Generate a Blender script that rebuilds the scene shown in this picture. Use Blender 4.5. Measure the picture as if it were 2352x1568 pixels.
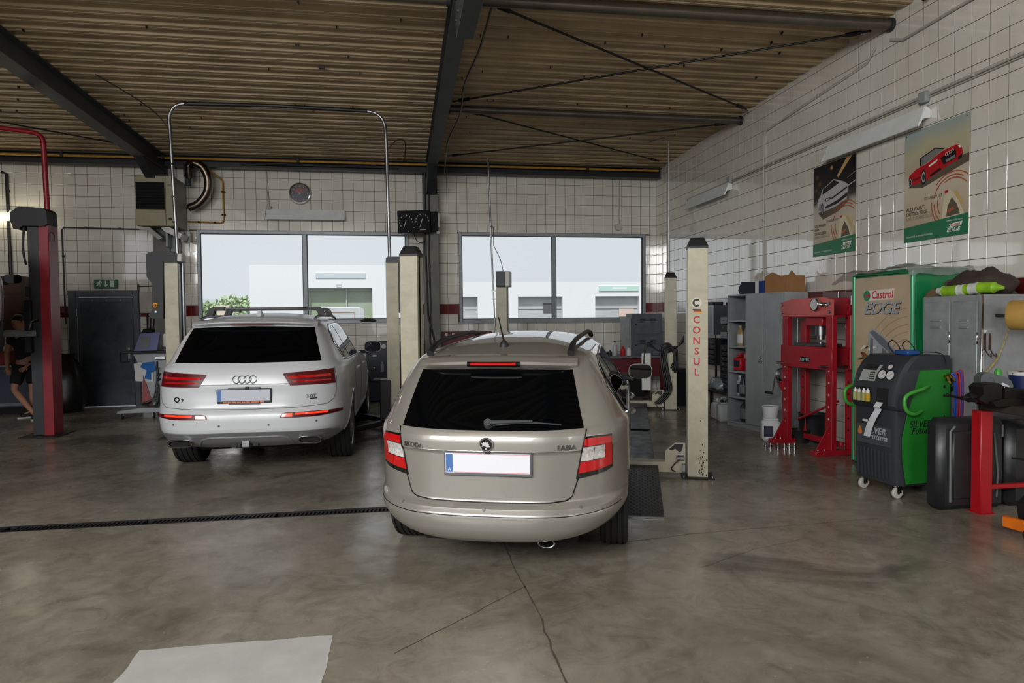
import bpy, bmesh, math, random
import numpy as np
from mathutils import Vector, Matrix
random.seed(7)
scene = bpy.context.scene
COL = scene.collection
for o in list(bpy.data.objects): bpy.data.objects.remove(o)
R = math.radians
# ---------------------------------------------------------------- camera
CAMH = 1.606
cam = bpy.data.cameras.new('camera'); cam.lens = 24.0; cam.sensor_width = 36.0; cam.sensor_fit = 'HORIZONTAL'
cam.clip_start = 0.05; cam.clip_end = 500
camo = bpy.data.objects.new('camera', cam); COL.objects.link(camo)
_yaw, _pit, _rol = R(9.3168), R(1.8300), R(-0.5460)
_f = Vector((math.sin(_yaw)*math.cos(_pit), math.cos(_yaw)*math.cos(_pit), -math.sin(_pit)))
_r = Vector((math.cos(_yaw), -math.sin(_yaw), 0)); _u = _r.cross(_f)
_r2 = _r*math.cos(_rol) + _u*math.sin(_rol); _u2 = -_r*math.sin(_rol) + _u*math.cos(_rol)
camo.matrix_world = Matrix(((_r2.x, _u2.x, -_f.x, 0), (_r2.y, _u2.y, -_f.y, 0), (_r2.z, _u2.z, -_f.z, CAMH), (0, 0, 0, 1)))
scene.camera = camo
# ---------------------------------------------------------------- sky, sun, daylight through the open doors
w = bpy.data.worlds.new('sky'); scene.world = w; w.use_nodes = True
bg = w.node_tree.nodes['Background']; bg.inputs[0].default_value = (0.90, 0.945, 1.0, 1); bg.inputs[1].default_value = 0.80
sun = bpy.data.lights.new('sun', 'SUN'); sun.energy = 3.2; sun.angle = R(3); sun.color = (1, .985, .96)
suno = bpy.data.objects.new('sun', sun); COL.objects.link(suno); suno.rotation_euler = (R(32), 0, R(-14))
for i, (x, wd, e) in enumerate(((-6.9, 4.1, 450), (-2.6, 4.1, 470), (3.2, 2.6, 110))):
    l = bpy.data.lights.new('door_daylight', 'AREA'); l.shape = 'RECTANGLE'; l.size = wd; l.size_y = 2.4; l.energy = e
    l.color = (1.0, 0.995, 0.98)
    lo = bpy.data.objects.new('door_daylight', l); COL.objects.link(lo)
    lo.location = (x, -2.3, 4.0); lo.rotation_euler = (R(59), 0, R(-38))
vs = scene.view_settings
vs.view_transform = 'Standard'; vs.look = 'None'; vs.exposure = 0.0; vs.gamma = 1.0; vs.use_curve_mapping = False
# ---------------------------------------------------------------- place constants
DB = 14.287      # back wall plane
WR = 5.565       # right wall plane
T = 0.21         # tile pitch
ZR = 1.9417      # top of the red tile band
def roofz(y): return 4.80 + (14.29 - y)*0.0285
# ---------------------------------------------------------------- materials
def lin(c):
    return tuple(((v/255)/12.92 if v/255 <= .04045 else ((v/255+.055)/1.055)**2.4) for v in c)
MATS = {}
def M(name, col=(128, 128, 128), rough=.5, metal=0., spec=.5, coat=0., noise=None, bump=None, rvar=0., emit=None, trans=None, sheen=0., coord='Object', alpha=1., dirt=None):
    if name in MATS: return MATS[name]
    m = bpy.data.materials.new(name); m.use_nodes = True; nt = m.node_tree; N = nt.nodes; L = nt.links
    b = N['Principled BSDF']; c = lin(col)
    b.inputs['Base Color'].default_value = (*c, 1); b.inputs['Roughness'].default_value = rough
    b.inputs['Metallic'].default_value = metal; b.inputs['Specular IOR Level'].default_value = spec
    if coat: b.inputs['Coat Weight'].default_value = coat; b.inputs['Coat Roughness'].default_value = .04
    if alpha < 1: b.inputs['Alpha'].default_value = alpha
    if trans: b.inputs['Transmission Weight'].default_value = trans
    if emit: b.inputs['Emission Color'].default_value = (*lin(emit[0]), 1); b.inputs['Emission Strength'].default_value = emit[1]
    if noise or bump or rvar:
        tc = N.new('ShaderNodeTexCoord')
    if noise:
        sc, amt = noise[:2]; col2 = noise[2] if len(noise) > 2 else None
        nz = N.new('ShaderNodeTexNoise'); nz.inputs['Scale'].default_value = sc; nz.inputs['Detail'].default_value = 6; nz.inputs['Roughness'].default_value = .62
        L.new(tc.outputs[coord], nz.inputs['Vector'])
        rp = N.new('ShaderNodeValToRGB'); e = rp.color_ramp.elements
        e[0].position = .35; e[1].position = .68
        if col2:
            k = lin(col2); e[0].color = (*k, 1); e[1].color = (*c, 1)
            e[0].position, e[1].position = .5-amt/2, .5+amt/2
        else:
            e[0].color = (*[v*(1-amt) for v in c], 1); e[1].color = (*[min(1, v*(1+amt*.6)) for v in c], 1)
        L.new(nz.outputs['Fac'], rp.inputs['Fac']); L.new(rp.outputs['Color'], b.inputs['Base Color'])
    if rvar:
        n2 = N.new('ShaderNodeTexNoise'); n2.inputs['Scale'].default_value = 7; n2.inputs['Detail'].default_value = 4
        L.new(tc.outputs[coord], n2.inputs['Vector'])
        mr = N.new('ShaderNodeMapRange'); mr.inputs[3].default_value = max(.02, rough-rvar); mr.inputs[4].default_value = min(1, rough+rvar)
        mr.inputs[1].default_value = .3; mr.inputs[2].default_value = .7
        L.new(n2.outputs['Fac'], mr.inputs[0]); L.new(mr.outputs[0], b.inputs['Roughness'])
    if bump:
        n3 = N.new('ShaderNodeTexNoise'); n3.inputs['Scale'].default_value = bump[0]; n3.inputs['Detail'].default_value = 3
        L.new(tc.outputs[coord], n3.inputs['Vector'])
        bp = N.new('ShaderNodeBump'); bp.inputs['Strength'].default_value = bump[1]; bp.inputs['Distance'].default_value = bump[2] if len(bump) > 2 else .01
        L.new(n3.outputs['Fac'], bp.inputs['Height']); L.new(bp.outputs['Normal'], b.inputs['Normal'])
    MATS[name] = m
    return m
def glassmat(name, tint, rough=0.0, gloss=.08):
    # thin clear pane: mostly see-through, a little mirror
    m = bpy.data.materials.new(name); m.use_nodes = True; nt = m.node_tree; N = nt.nodes; L = nt.links
    for n in list(N): N.remove(n)
    out = N.new('ShaderNodeOutputMaterial'); mx = N.new('ShaderNodeMixShader'); t = N.new('ShaderNodeBsdfTransparent'); g = N.new('ShaderNodeBsdfGlossy')
    t.inputs[0].default_value = (*tint, 1); g.inputs['Roughness'].default_value = rough; mx.inputs[0].default_value = gloss
    L.new(t.outputs[0], mx.inputs[1]); L.new(g.outputs[0], mx.inputs[2]); L.new(mx.outputs[0], out.inputs[0])
    MATS[name] = m
    return m
# ---------------------------------------------------------------- mesh helpers
class MB:
    def __init__(s): s.v = []; s.f = []
    def add(s, vs, fs):
        o = len(s.v); s.v += [tuple(float(c) for c in v) for v in vs]; s.f += [tuple(i+o for i in f) for f in fs]; return s
    def box(s, x0, y0, z0, x1, y1, z1, ch=0.):
        x0, x1 = min(x0, x1), max(x0, x1); y0, y1 = min(y0, y1), max(y0, y1); z0, z1 = min(z0, z1), max(z0, z1)
        if ch <= 0:
            vs = [(x, y, z) for x in (x0, x1) for y in (y0, y1) for z in (z0, z1)]
            return s.add(vs, [(0, 1, 3, 2), (4, 6, 7, 5), (0, 4, 5, 1), (2, 3, 7, 6), (0, 2, 6, 4), (1, 5, 7, 3)])
        ch = min(ch, (x1-x0)*.45, (y1-y0)*.45, (z1-z0)*.45)
        vs = []; idx = {}
        for i, x in enumerate((x0, x1)):
            for j, y in enumerate((y0, y1)):
                for k, z in enumerate((z0, z1)):
                    dx = ch*(1-2*i); dy = ch*(1-2*j); dz = ch*(1-2*k)
                    idx[i, j, k, 0] = len(vs); vs.append((x, y+dy, z+dz))
                    idx[i, j, k, 1] = len(vs); vs.append((x+dx, y, z+dz))
                    idx[i, j, k, 2] = len(vs); vs.append((x+dx, y+dy, z))
        fs = []
        B = (0, 1)
        for a in B:
            fs.append(tuple(idx[a, j, k, 0] for j, k in ((0, 0), (1, 0), (1, 1), (0, 1))))
            fs.append(tuple(idx[j, a, k, 1] for j, k in ((0, 0), (1, 0), (1, 1), (0, 1))))
            fs.append(tuple(idx[j, k, a, 2] for j, k in ((0, 0), (1, 0), (1, 1), (0, 1))))
        for a in B:
            for b in B:
                fs.append((idx[0, a, b, 1], idx[1, a, b, 1], idx[1, a, b, 2], idx[0, a, b, 2]))
                fs.append((idx[a, 0, b, 0], idx[a, 1, b, 0], idx[a, 1, b, 2], idx[a, 0, b, 2]))
                fs.append((idx[a, b, 0, 0], idx[a, b, 1, 0], idx[a, b, 1, 1], idx[a, b, 0, 1]))
                for c in B: fs.append((idx[a, b, c, 0], idx[a, b, c, 1], idx[a, b, c, 2]))
        return s.add(vs, fs)
    def cyl(s, p0, p1, r0, r1=None, n=16, cap=True):
        if r1 is None: r1 = r0
        p0 = Vector(p0); p1 = Vector(p1); d = (p1-p0).normalized()
        a = d.orthogonal().normalized(); b = d.cross(a)
        vs = []
        for p, r in ((p0, r0), (p1, r1)):
            for i in range(n):
                t = 2*math.pi*i/n; vs.append(p + (a*math.cos(t)+b*math.sin(t))*r)
        fs = [(i, (i+1) % n, n+(i+1) % n, n+i) for i in range(n)]
        if cap: fs += [tuple(range(n-1, -1, -1)), tuple(range(n, 2*n))]
        return s.add(vs, fs)
    def tube(s, path, r, n=8, closed=False, rr=None):
        P = [Vector(p) for p in path]; k = len(P); vs = []; fs = []
        a = None
        for i, p in enumerate(P):
            if closed: d = P[(i+1) % k]-P[i-1]
            else: d = P[min(i+1, k-1)]-P[max(i-1, 0)]
            d.normalize()
            if a is None: a = d.orthogonal().normalized()
            else:
                a = a - d*a.dot(d)
                a = a.normalized() if a.length > 1e-6 else d.orthogonal().normalized()
            b = d.cross(a); q = rr[i] if rr else r
            for j in range(n):
                t = 2*math.pi*(j+.5)/n; vs.append(p + (a*math.cos(t)+b*math.sin(t))*q)
        for i in range(k if closed else k-1):
            for j in range(n):
                fs.append((i*n+j, i*n+(j+1) % n, ((i+1) % k)*n+(j+1) % n, ((i+1) % k)*n+j))
        if not closed: fs += [tuple(range(n-1, -1, -1)), tuple(range((k-1)*n, k*n))]
        return s.add(vs, fs)
    def lathe(s, prof, o=(0, 0, 0), ax='z', n=24, closed=False):
        vs = []; fs = []; k = len(prof)
        for r, h in prof:
            for j in range(n):
                t = 2*math.pi*j/n; c, q = r*math.cos(t), r*math.sin(t)
                v = {'z': (c, q, h), 'x': (h, c, q), 'y': (q, h, c)}[ax]
                vs.append((o[0]+v[0], o[1]+v[1], o[2]+v[2]))
        for i in range(k if closed else k-1):
            for j in range(n): fs.append((i*n+j, i*n+(j+1) % n, ((i+1) % k)*n+(j+1) % n, ((i+1) % k)*n+j))
        if not closed:
            fs += [tuple(range(n-1, -1, -1)), tuple(range((k-1)*n, k*n))]
        return s.add(vs, fs)
    def prism(s, poly, fn, d0, d1):
        # poly in (a,b); fn(a,b,d) -> xyz
        n = len(poly)
        vs = [fn(a, b, d0) for a, b in poly] + [fn(a, b, d1) for a, b in poly]
        return s.add(vs, [tuple(range(n-1, -1, -1)), tuple(range(n, 2*n))] + [(i, (i+1) % n, n+(i+1) % n, n+i) for i in range(n)])
    def grid(s, fn, nu, nv):
        vs = [fn(i/nu, j/nv) for j in range(nv+1) for i in range(nu+1)]
        return s.add(vs, [(j*(nu+1)+i, j*(nu+1)+i+1, (j+1)*(nu+1)+i+1, (j+1)*(nu+1)+i) for j in range(nv) for i in range(nu)])
    def sphere(s, c, r, n=16, sc=(1, 1, 1)):
        m = max(6, n//2)
        prof = [(r*math.sin(math.pi*i/m) if 0 < i < m else r*.02, -r*math.cos(math.pi*i/m)) for i in range(m+1)]
        k = len(s.v); s.lathe(prof, (0, 0, 0), 'z', n)
        for i in range(k, len(s.v)):
            v = s.v[i]; s.v[i] = (c[0]+v[0]*sc[0], c[1]+v[1]*sc[1], c[2]+v[2]*sc[2])
        return s
    def mesh(s, name, smooth=True, ang=38):
        me = bpy.data.meshes.new(name); me.from_pydata(s.v, [], s.f)
        bm = bmesh.new(); bm.from_mesh(me); bmesh.ops.recalc_face_normals(bm, faces=bm.faces); bm.to_mesh(me); bm.free()
        if smooth:
            me.shade_smooth(); me.set_sharp_from_angle(angle=R(ang))
        me.update(); return me
def fxy(a, b, d): return (a, b, d)
def fxz(a, b, d): return (a, d, b)
def fyz(a, b, d): return (d, a, b)
def obj(name, mb, mat, parent=None, loc=None, rot=None, smooth=True, ang=38):
    me = mb.mesh(name, smooth, ang) if isinstance(mb, MB) else mb
    if mat is not None and not me.materials: me.materials.append(mat if not isinstance(mat, str) else MATS[mat])
    o = bpy.data.objects.new(name, me); COL.objects.link(o)
    if parent: o.parent = parent
    if loc: o.location = loc
    if rot: o.rotation_euler = rot
    return o
def tag(o, label=None, cat=None, group=None, kind=None):
    if label: o['label'] = label
    if cat: o['category'] = cat
    if group: o['group'] = group
    if kind: o['kind'] = kind
    return o
def thing(name, label, cat, loc=(0, 0, 0), rz=0., group=None, kind=None):
    o = bpy.data.objects.new(name, None); COL.objects.link(o); o.empty_display_size = .1
    o.location = loc; o.rotation_euler = (0, 0, rz)
    return tag(o, label, cat, group, kind)
def copy_tree(o, parent=None):
    c = o.copy(); COL.objects.link(c)
    if parent: c.parent = parent
    for ch in list(o.children): copy_tree(ch, c)
    return c
def smoothpath(pts, n=6):
    P = [Vector(p) for p in pts]; out = []
    for i in range(len(P)-1):
        p0 = P[max(i-1, 0)]; p1 = P[i]; p2 = P[i+1]; p3 = P[min(i+2, len(P)-1)]
        for k in range(n):
            t = k/n
            out.append(.5*((2*p1)+(p2-p0)*t+(2*p0-5*p1+4*p2-p3)*t*t+(-p0+3*p1-3*p2+p3)*t**3))
    out.append(P[-1]); return out
_tx = {}
def text_data(body, size, shear=0., offset=0., align='CENTER', extrude=.001, space=1.):
    cu = bpy.data.curves.new('t', 'FONT'); cu.body = body; cu.size = size; cu.shear = shear; cu.offset = offset
    cu.align_x = align; cu.align_y = 'CENTER'; cu.extrude = extrude; cu.space_character = space; cu.resolution_u = 3
    o = bpy.data.objects.new('t', cu); COL.objects.link(o)
    dg = bpy.context.evaluated_depsgraph_get(); dg.update()
    me = bpy.data.meshes.new_from_object(o.evaluated_get(dg))
    vs = [tuple(v.co) for v in me.vertices]; fs = [tuple(p.vertices) for p in me.polygons]
    bpy.data.objects.remove(o); bpy.data.curves.remove(cu); bpy.data.meshes.remove(me)
    return vs, fs
def text(name, body, size, mat, parent, fn, sx=1., **k):
    # fn(a,b,d) maps text plane (right, up, out) to local xyz
    vs, fs = text_data(body, size, **k)
    mb = MB().add([fn(v[0]*sx, v[1], v[2]) for v in vs], fs)
    return obj(name, mb, mat, parent, smooth=False)
def bolt_head(mb, p, d, r=.012, h=.01):
    p = Vector(p); d = Vector(d); mb.cyl(p, p+d*h, r, r*.85, 6)
# ================================================================ materials of the setting
def tile_mat(name, col, dirt):
    m = bpy.data.materials.new(name); m.use_nodes = True; N = m.node_tree.nodes; L = m.node_tree.links; b = N['Principled BSDF']
    g = N.new('ShaderNodeNewGeometry'); n1 = N.new('ShaderNodeTexNoise'); n1.inputs['Scale'].default_value = 1.1; n1.inputs['Detail'].default_value = 7
    L.new(g.outputs['Position'], n1.inputs['Vector'])
    rp = N.new('ShaderNodeValToRGB'); e = rp.color_ramp.elements; e[0].position = .3; e[1].position = .62
    e[0].color = (*lin(dirt), 1); e[1].color = (*lin(col), 1); L.new(n1.outputs['Fac'], rp.inputs['Fac'])
    # each tile its own slight shade
    vm = N.new('ShaderNodeVectorMath'); vm.operation = 'SNAP'; vm.inputs[1].default_value = (T, T, T); L.new(g.outputs['Position'], vm.inputs[0])
    wn = N.new('ShaderNodeTexWhiteNoise'); L.new(vm.outputs[0], wn.inputs['Vector'])
    mr = N.new('ShaderNodeMapRange'); mr.inputs[3].default_value = .93; mr.inputs[4].default_value = 1.0; L.new(wn.outputs['Value'], mr.inputs[0])
    mx = N.new('ShaderNodeMixRGB'); mx.blend_type = 'MULTIPLY'; mx.inputs[0].default_value = 1
    L.new(rp.outputs['Color'], mx.inputs[1]); L.new(mr.outputs[0], mx.inputs[2]); L.new(mx.outputs[0], b.inputs['Base Color'])
    b.inputs['Roughness'].default_value = .08; b.inputs['Specular IOR Level'].default_value = 1.
    b.inputs['Coat Weight'].default_value = 1.; b.inputs['Coat Roughness'].default_value = .04; b.inputs['Coat IOR'].default_value = 1.8
    MATS[name] = m; return m
tile_mat('tile_white', (228, 224, 214), (219, 213, 201)); tile_mat('tile_red', (112, 26, 28), (88, 18, 22))
M('grout', (84, 80, 70), .9); M('plaster', (120, 117, 110), .8)
M('steel_dark', (52, 55, 58), .55, .3, noise=(6, .3)); M('beam_paint', (66, 70, 72), .5, noise=(3, .25)); M('window_grey', (146, 152, 156), .45, .2, noise=(5, .15))
M('pipe_brown', (92, 84, 74), .4, .5, noise=(3, .2)); M('black_metal', (22, 23, 25), .5, .2); M('yellow_paint', (176, 130, 36), .45, noise=(8, .25))
M('chrome', (200, 200, 200), .18, 1.); M('alu', (150, 152, 154), .35, 1., noise=(12, .15)); M('black_plastic', (24, 25, 27), .55); M('rubber', (20, 20, 21), .8, noise=(20, .3))
M('white_plastic', (205, 205, 200), .5, noise=(4, .08)); M('off_white', (182, 180, 172), .6, noise=(5, .1)); M('grey_pvc', (172, 169, 160), .6, noise=(5, .12))
def floor_mat():
    m = bpy.data.materials.new('concrete_floor'); m.use_nodes = True; N = m.node_tree.nodes; L = m.node_tree.links; b = N['Principled BSDF']
    g = N.new('ShaderNodeNewGeometry')
    def nz(sc, det=6, ro=.6, dis=0.):
        n = N.new('ShaderNodeTexNoise'); n.inputs['Scale'].default_value = sc; n.inputs['Detail'].default_value = det; n.inputs['Roughness'].default_value = ro
        n.inputs['Distortion'].default_value = dis; L.new(g.outputs['Position'], n.inputs['Vector']); return n
    def ramp(src, stops):
        r = N.new('ShaderNodeValToRGB'); e = r.color_ramp.elements
        while len(e) < len(stops): e.new(.5)
        for i, (p, c) in enumerate(stops): e[i].position = p; e[i].color = (*c, 1)
        L.new(src, r.inputs['Fac']); return r
    a = ramp(nz(.55, 9, .68, .6).outputs['Fac'], ((.3, lin((102, 96, 85))), (.48, lin((130, 124, 111))), (.6, lin((145, 139, 127))), (.75, lin((162, 157, 147)))))
    b1 = ramp(nz(4.2, 10, .74, 1.2).outputs['Fac'], ((.34, (.58, .56, .52)), (.52, (.95, .94, .92)), (.70, (1.16, 1.16, 1.16))))
    m1 = N.new('ShaderNodeMixRGB'); m1.blend_type = 'MULTIPLY'; m1.inputs[0].default_value = .8; L.new(a.outputs[0], m1.inputs[1]); L.new(b1.outputs[0], m1.inputs[2])
    # pale scuffs
    s1 = ramp(nz(3.1, 5, .6, .9).outputs['Fac'], ((.60, (0, 0, 0)), (.74, (.55, .55, .55))))
    m2 = N.new('ShaderNodeMixRGB'); L.new(s1.outputs[0], m2.inputs[0]); L.new(m1.outputs[0], m2.inputs[1]); m2.inputs[2].default_value = (*lin((158, 154, 146)), 1)
    # specks and chips
    v = N.new('ShaderNodeTexVoronoi'); v.inputs['Scale'].default_value = 13; L.new(g.outputs['Position'], v.inputs['Vector'])
    s2 = ramp(v.outputs['Distance'], ((.05, (.8, .8, .8)), (.085, (0, 0, 0))))
    nn = ramp(nz(1.7, 2).outputs['Fac'], ((.5, (0, 0, 0)), (.6, (1, 1, 1))))
    mm = N.new('ShaderNodeMixRGB'); mm.blend_type = 'MULTIPLY'; mm.inputs[0].default_value = 1; L.new(s2.outputs[0], mm.inputs[1]); L.new(nn.outputs[0], mm.inputs[2])
    m3 = N.new('ShaderNodeMixRGB'); L.new(mm.outputs[0], m3.inputs[0]); L.new(m2.outputs[0], m3.inputs[1]); m3.inputs[2].default_value = (*lin((168, 160, 148)), 1)
    # oil stains
    s3 = ramp(nz(.9, 5, .6, .8).outputs['Fac'], ((.30, (.75, .75, .75)), (.42, (0, 0, 0))))
    m4 = N.new('ShaderNodeMixRGB'); L.new(s3.outputs[0], m4.inputs[0]); L.new(m3.outputs[0], m4.inputs[1]); m4.inputs[2].default_value = (*lin((74, 68, 60)), 1)
    L.new(m4.outputs[0], b.inputs['Base Color'])
    rr = N.new('ShaderNodeMapRange'); rr.inputs[1].default_value = .3; rr.inputs[2].default_value = .7; rr.inputs[3].default_value = .13; rr.inputs[4].default_value = .38
    L.new(nz(1.6, 6, .65).outputs['Fac'], rr.inputs[0]); L.new(rr.outputs[0], b.inputs['Roughness'])
    bp = N.new('ShaderNodeBump'); bp.inputs['Strength'].default_value = .12; bp.inputs['Distance'].default_value = .004
    L.new(nz(24, 4).outputs['Fac'], bp.inputs['Height']); L.new(bp.outputs[0], b.inputs['Normal'])
    b.inputs['Specular IOR Level'].default_value = .5
    MATS['concrete_floor'] = m
floor_mat()
XL = -12.0; YF = -.5
# ================================================================ floor
mb = MB()
DY0, DY1 = 5.80, 5.96     # drain slot
for (x0, y0, x1, y1) in ((XL, YF, WR+.3, DY0), (XL, DY1, WR+.3, DB+.3), (1.2, DY0, WR+.3, DY1)): mb.box(x0, y0, -.12, x1, y1, 0)
mb.box(XL, DY0, -.2, 1.2, DY1, -.09)
floor = tag(obj('floor', mb, 'concrete_floor', smooth=False), kind='structure', label='stained grey brown concrete workshop floor', cat='floor')
M('patch_concrete', (184, 184, 180), .55, noise=(5, .1), bump=(30, .2, .003))
mb = MB()   # pale rectangle near the camera, slightly ragged edge
random.seed(3)
pl = []
x0, x1, y0, y1 = -1.285, -.362, 1.9, 3.555
for i in range(13): pl.append((x0+(x1-x0)*i/12, y0))
for i in range(1, 22): pl.append((x1+random.uniform(-.008, .006), y0+(y1-y0)*i/22))
for i in range(13): pl.append((x1-(x1-x0)*i/12, y1+random.uniform(-.006, .006)))
for i in range(1, 22): pl.append((x0+random.uniform(-.006, .008), y1-(y1-y0)*i/22))
mb.prism(pl, fxy, -.01, .0015); obj('pale_patch', mb, 'patch_concrete', floor, smooth=False)
M('crack', (74, 67, 57), .9)
def crack(pts, wd, seed):
    random.seed(seed); mb = MB(); P = []
    for (a, b) in zip(pts[:-1], pts[1:]):
        L = math.hypot(b[0]-a[0], b[1]-a[1]); n = max(2, int(L/.06))
        for i in range(n): P.append((a[0]+(b[0]-a[0])*i/n+random.gauss(0, .003), a[1]+(b[1]-a[1])*i/n+random.gauss(0, .003)))
    P.append(pts[-1]); l = []; r = []
    for i, p in enumerate(P):
        q0 = P[max(0, i-1)]; q1 = P[min(len(P)-1, i+1)]; d = (q1[0]-q0[0], q1[1]-q0[1]); k = math.hypot(*d) or 1; w_ = wd*random.uniform(.5, 1.3)/2
        l.append((p[0]-d[1]/k*w_, p[1]+d[0]/k*w_, .0012)); r.append((p[0]+d[1]/k*w_, p[1]-d[0]/k*w_, .0012))
    n = len(P); mb.add(l+r, [(i, i+1, n+i+1, n+i) for i in range(n-1)])
    tag(obj('crack', mb, 'crack', floor, smooth=False), kind=None)
crack([(.715, 5.75), (.72, 4.9), (.705, 4.3), (.73, 3.7), (.70, 2.9), (.71, 2.2)], .010, 1)
crack([(.72, 4.0), (.45, 3.75), (.2, 3.52), (-.05, 3.3)], .006, 2)
crack([(.72, 4.55), (1.3, 4.62), (2.1, 4.75), (3.0, 4.8), (4.0, 4.85), (4.8, 4.9)], .005, 4)
crack([(1.9, 4.1), (2.4, 4.35), (2.9, 4.5)], .003, 5)
# ---- drain channel with cast grates
dr = thing('drain_channel', 'black cast iron slot drain running across the concrete floor', 'drain', (0, 5.88, 0))
mb = MB()
for s in (-1, 1): mb.box(XL+.5, s*.08-.008*(s > 0), -.09, 1.2, s*.08+.008*(s < 0), .001)
obj('rail', mb, 'black_metal', dr, smooth=False)
gm = MB()
gm.box(0, -.068, -.03, .98, -.05, -.001); gm.box(0, .05, -.03, .98, .068, -.001)
for i in range(29):
    x = .01+i*.0335; gm.add([(x, -.055, -.002), (x+.016, -.055, -.002), (x+.030, .055, -.002), (x+.014, .055, -.002), (x, -.055, -.03), (x+.016, -.055, -.03), (x+.030, .055, -.03), (x+.014, .055, -.03)], [(0, 1, 2, 3), (4, 5, 6, 7), (0, 1, 5, 4), (1, 2, 6, 5), (2, 3, 7, 6), (3, 0, 4, 7)])
gme = gm.mesh('grate', False)
for i in range(12): obj('grate', gme, 'black_metal', dr, loc=(XL+.7+i*1.02+.1, 0, 0))
# ================================================================ walls
W1 = (-3.91, .20, 1.575, 3.425); W2 = (1.235, 5.315, 1.55, 3.44); DR = (-6.24, -4.98, 0, 2.24)
def wall_with_holes(name, x0, x1, z0, z1, y0, y1, holes, mat):
    mb = MB(); xs = sorted({x0, x1, *[h[0] for h in holes], *[h[1] for h in holes]}); zs = sorted({z0, z1, *[h[2] for h in holes], *[h[3] for h in holes]})
    for a, b in zip(xs[:-1], xs[1:]):
        for c, d in zip(zs[:-1], zs[1:]):
            if any(h[0] <= (a+b)/2 <= h[1] and h[2] <= (c+d)/2 <= h[3] for h in holes): continue
            mb.box(a, y0, c, b, y1, d)
    return tag(obj(name, mb, mat, smooth=False), kind='structure')
wb = wall_with_holes('wall_back', XL, WR+.3, 0, 4.80, DB, DB+.28, (W1, W2, DR), 'grout')
tag(wb, 'white glazed tile back wall with a red tile band', 'wall')
mb = MB(); mb.box(WR, YF, 0, WR+.28, DB, 5.6); wr = tag(obj('wall_right', mb, 'grout', smooth=False), 'tall white glazed tile wall on the right side', 'wall', kind='structure')
mb = MB(); mb.box(XL-.2, YF, 0, XL, DB, 5.6); tag(obj('wall_left', mb, 'plaster', smooth=False), 'plain plaster side wall at the far end of the hall', 'wall', kind='structure')
wf = wall_with_holes('wall_front', XL-.2, WR+.3, 0, 5.6, YF-.25, YF, ((-10.75, -8.2, 0, 5.15), (-8.0, -3.85, 0, 5.15), (-3.75, .4, 0, 5.15), (2.6, 5.2, 0, 5.15)), 'plaster')
tag(wf, 'front wall with the open garage doorways behind the viewer', 'wall')
# ---- tiles
GAP = .0065
def tile_mesh(w_, h_, mat, name='tile'):
    mb = MB(); ch = .0012; t = .0035; x, z = w_/2, h_/2   # faces -Y
    vs = [(-x, .001, -z), (x, .001, -z), (x, .001, z), (-x, .001, z), (-x, -t+ch, -z), (x, -t+ch, -z), (x, -t+ch, z), (-x, -t+ch, z), (-x+ch, -t, -z+ch), (x-ch, -t, -z+ch), (x-ch, -t, z-ch), (-x+ch, -t, z-ch)]
    fs = [(8, 9, 10, 11)] + [(a, (a+1) % 4, 4+(a+1) % 4, 4+a) for a in range(4)] + [(4+a, 4+(a+1) % 4, 8+(a+1) % 4, 8+a) for a in range(4)]
    mb.add(vs, fs); return mb
def tile_wall(parent, plane, cells, view, nmax=300):
    """cells: (u0,u1,z0,z1,red,full); plane(u,z,d,nrm)->xyz builder"""
    mats = ('tile_white', 'tile_red')
    full = [c for c in cells if c[5]]
    full.sort(key=lambda c: -view(c)); keep = full[:nmax]; ks = set(map(id, keep))
    base = [tile_mesh(T-GAP, T-GAP, None).mesh('tile', False) for _ in mats]
    for b, m in zip(base, mats): b.materials.append(MATS[m])
    for c in keep:
        p, rz = plane((c[0]+c[1])/2, (c[2]+c[3])/2)
        o = bpy.data.objects.new('tile', base[c[4]]); COL.objects.link(o); o.parent = parent; o.location = p
        o.rotation_euler = (random.gauss(0, .0016), 0, rz+random.gauss(0, .0016))
    for red in (0, 1):
        mb = MB()
        for c in cells:
            if id(c) in ks or c[4] != red: continue
            w_, h_ = c[1]-c[0], c[3]-c[2]
            if w_ < .02 or h_ < .02: continue
            p, rz = plane((c[0]+c[1])/2, (c[2]+c[3])/2)
            t = tile_mesh(w_-GAP, h_-GAP, None); rm = Matrix.Translation(p) @ Matrix.Rotation(rz+random.gauss(0, .0016), 4, 'Z') @ Matrix.Rotation(random.gauss(0, .0016), 4, 'X')
            mb.add([rm @ Vector(v) for v in t.v], t.f)
        if mb.v: tag(obj('tile_band' if red else 'tile_field', mb, mats[red], parent, smooth=False), kind='stuff')
def clip_cells(us, zs, holes):
    out = []
    for u0, u1 in zip(us[:-1], us[1:]):
        for z0, z1 in zip(zs[:-1], zs[1:]):
            a, b, c, d = u0, u1, z0, z1; full = (b-a > T-.003 and d-c > T-.003); dead = False
            for h in holes:
                if b <= h[0] or a >= h[1] or d <= h[2] or c >= h[3]: continue
                opts = [(a, min(b, h[0]), c, d), (max(a, h[1]), b, c, d), (a, b, c, min(d, h[2])), (a, b, max(c, h[3]), d)]
                opts = [o for o in opts if o[1]-o[0] > .015 and o[3]-o[2] > .015]
                if not opts: dead = True; break
                a, b, c, d = max(opts, key=lambda o: (o[1]-o[0])*(o[3]-o[2])); full = False
            if not dead: out.append((a, b, c, d, 1 if abs((z0+z1)/2-(ZR-T/2)) < .05 else 0, full))
    return out
def lines(lo, hi, off):
    k0 = math.ceil((lo-off)/T-1e-6); xs = [off+T*k for k in range(k0, int((hi-off)//T)+1)]
    if xs[0]-lo > .01: xs = [lo]+xs
    if hi-xs[-1] > .01: xs = xs+[hi]
    return xs
zs = lines(0, 4.69, ZR)
random.seed(11)
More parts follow.
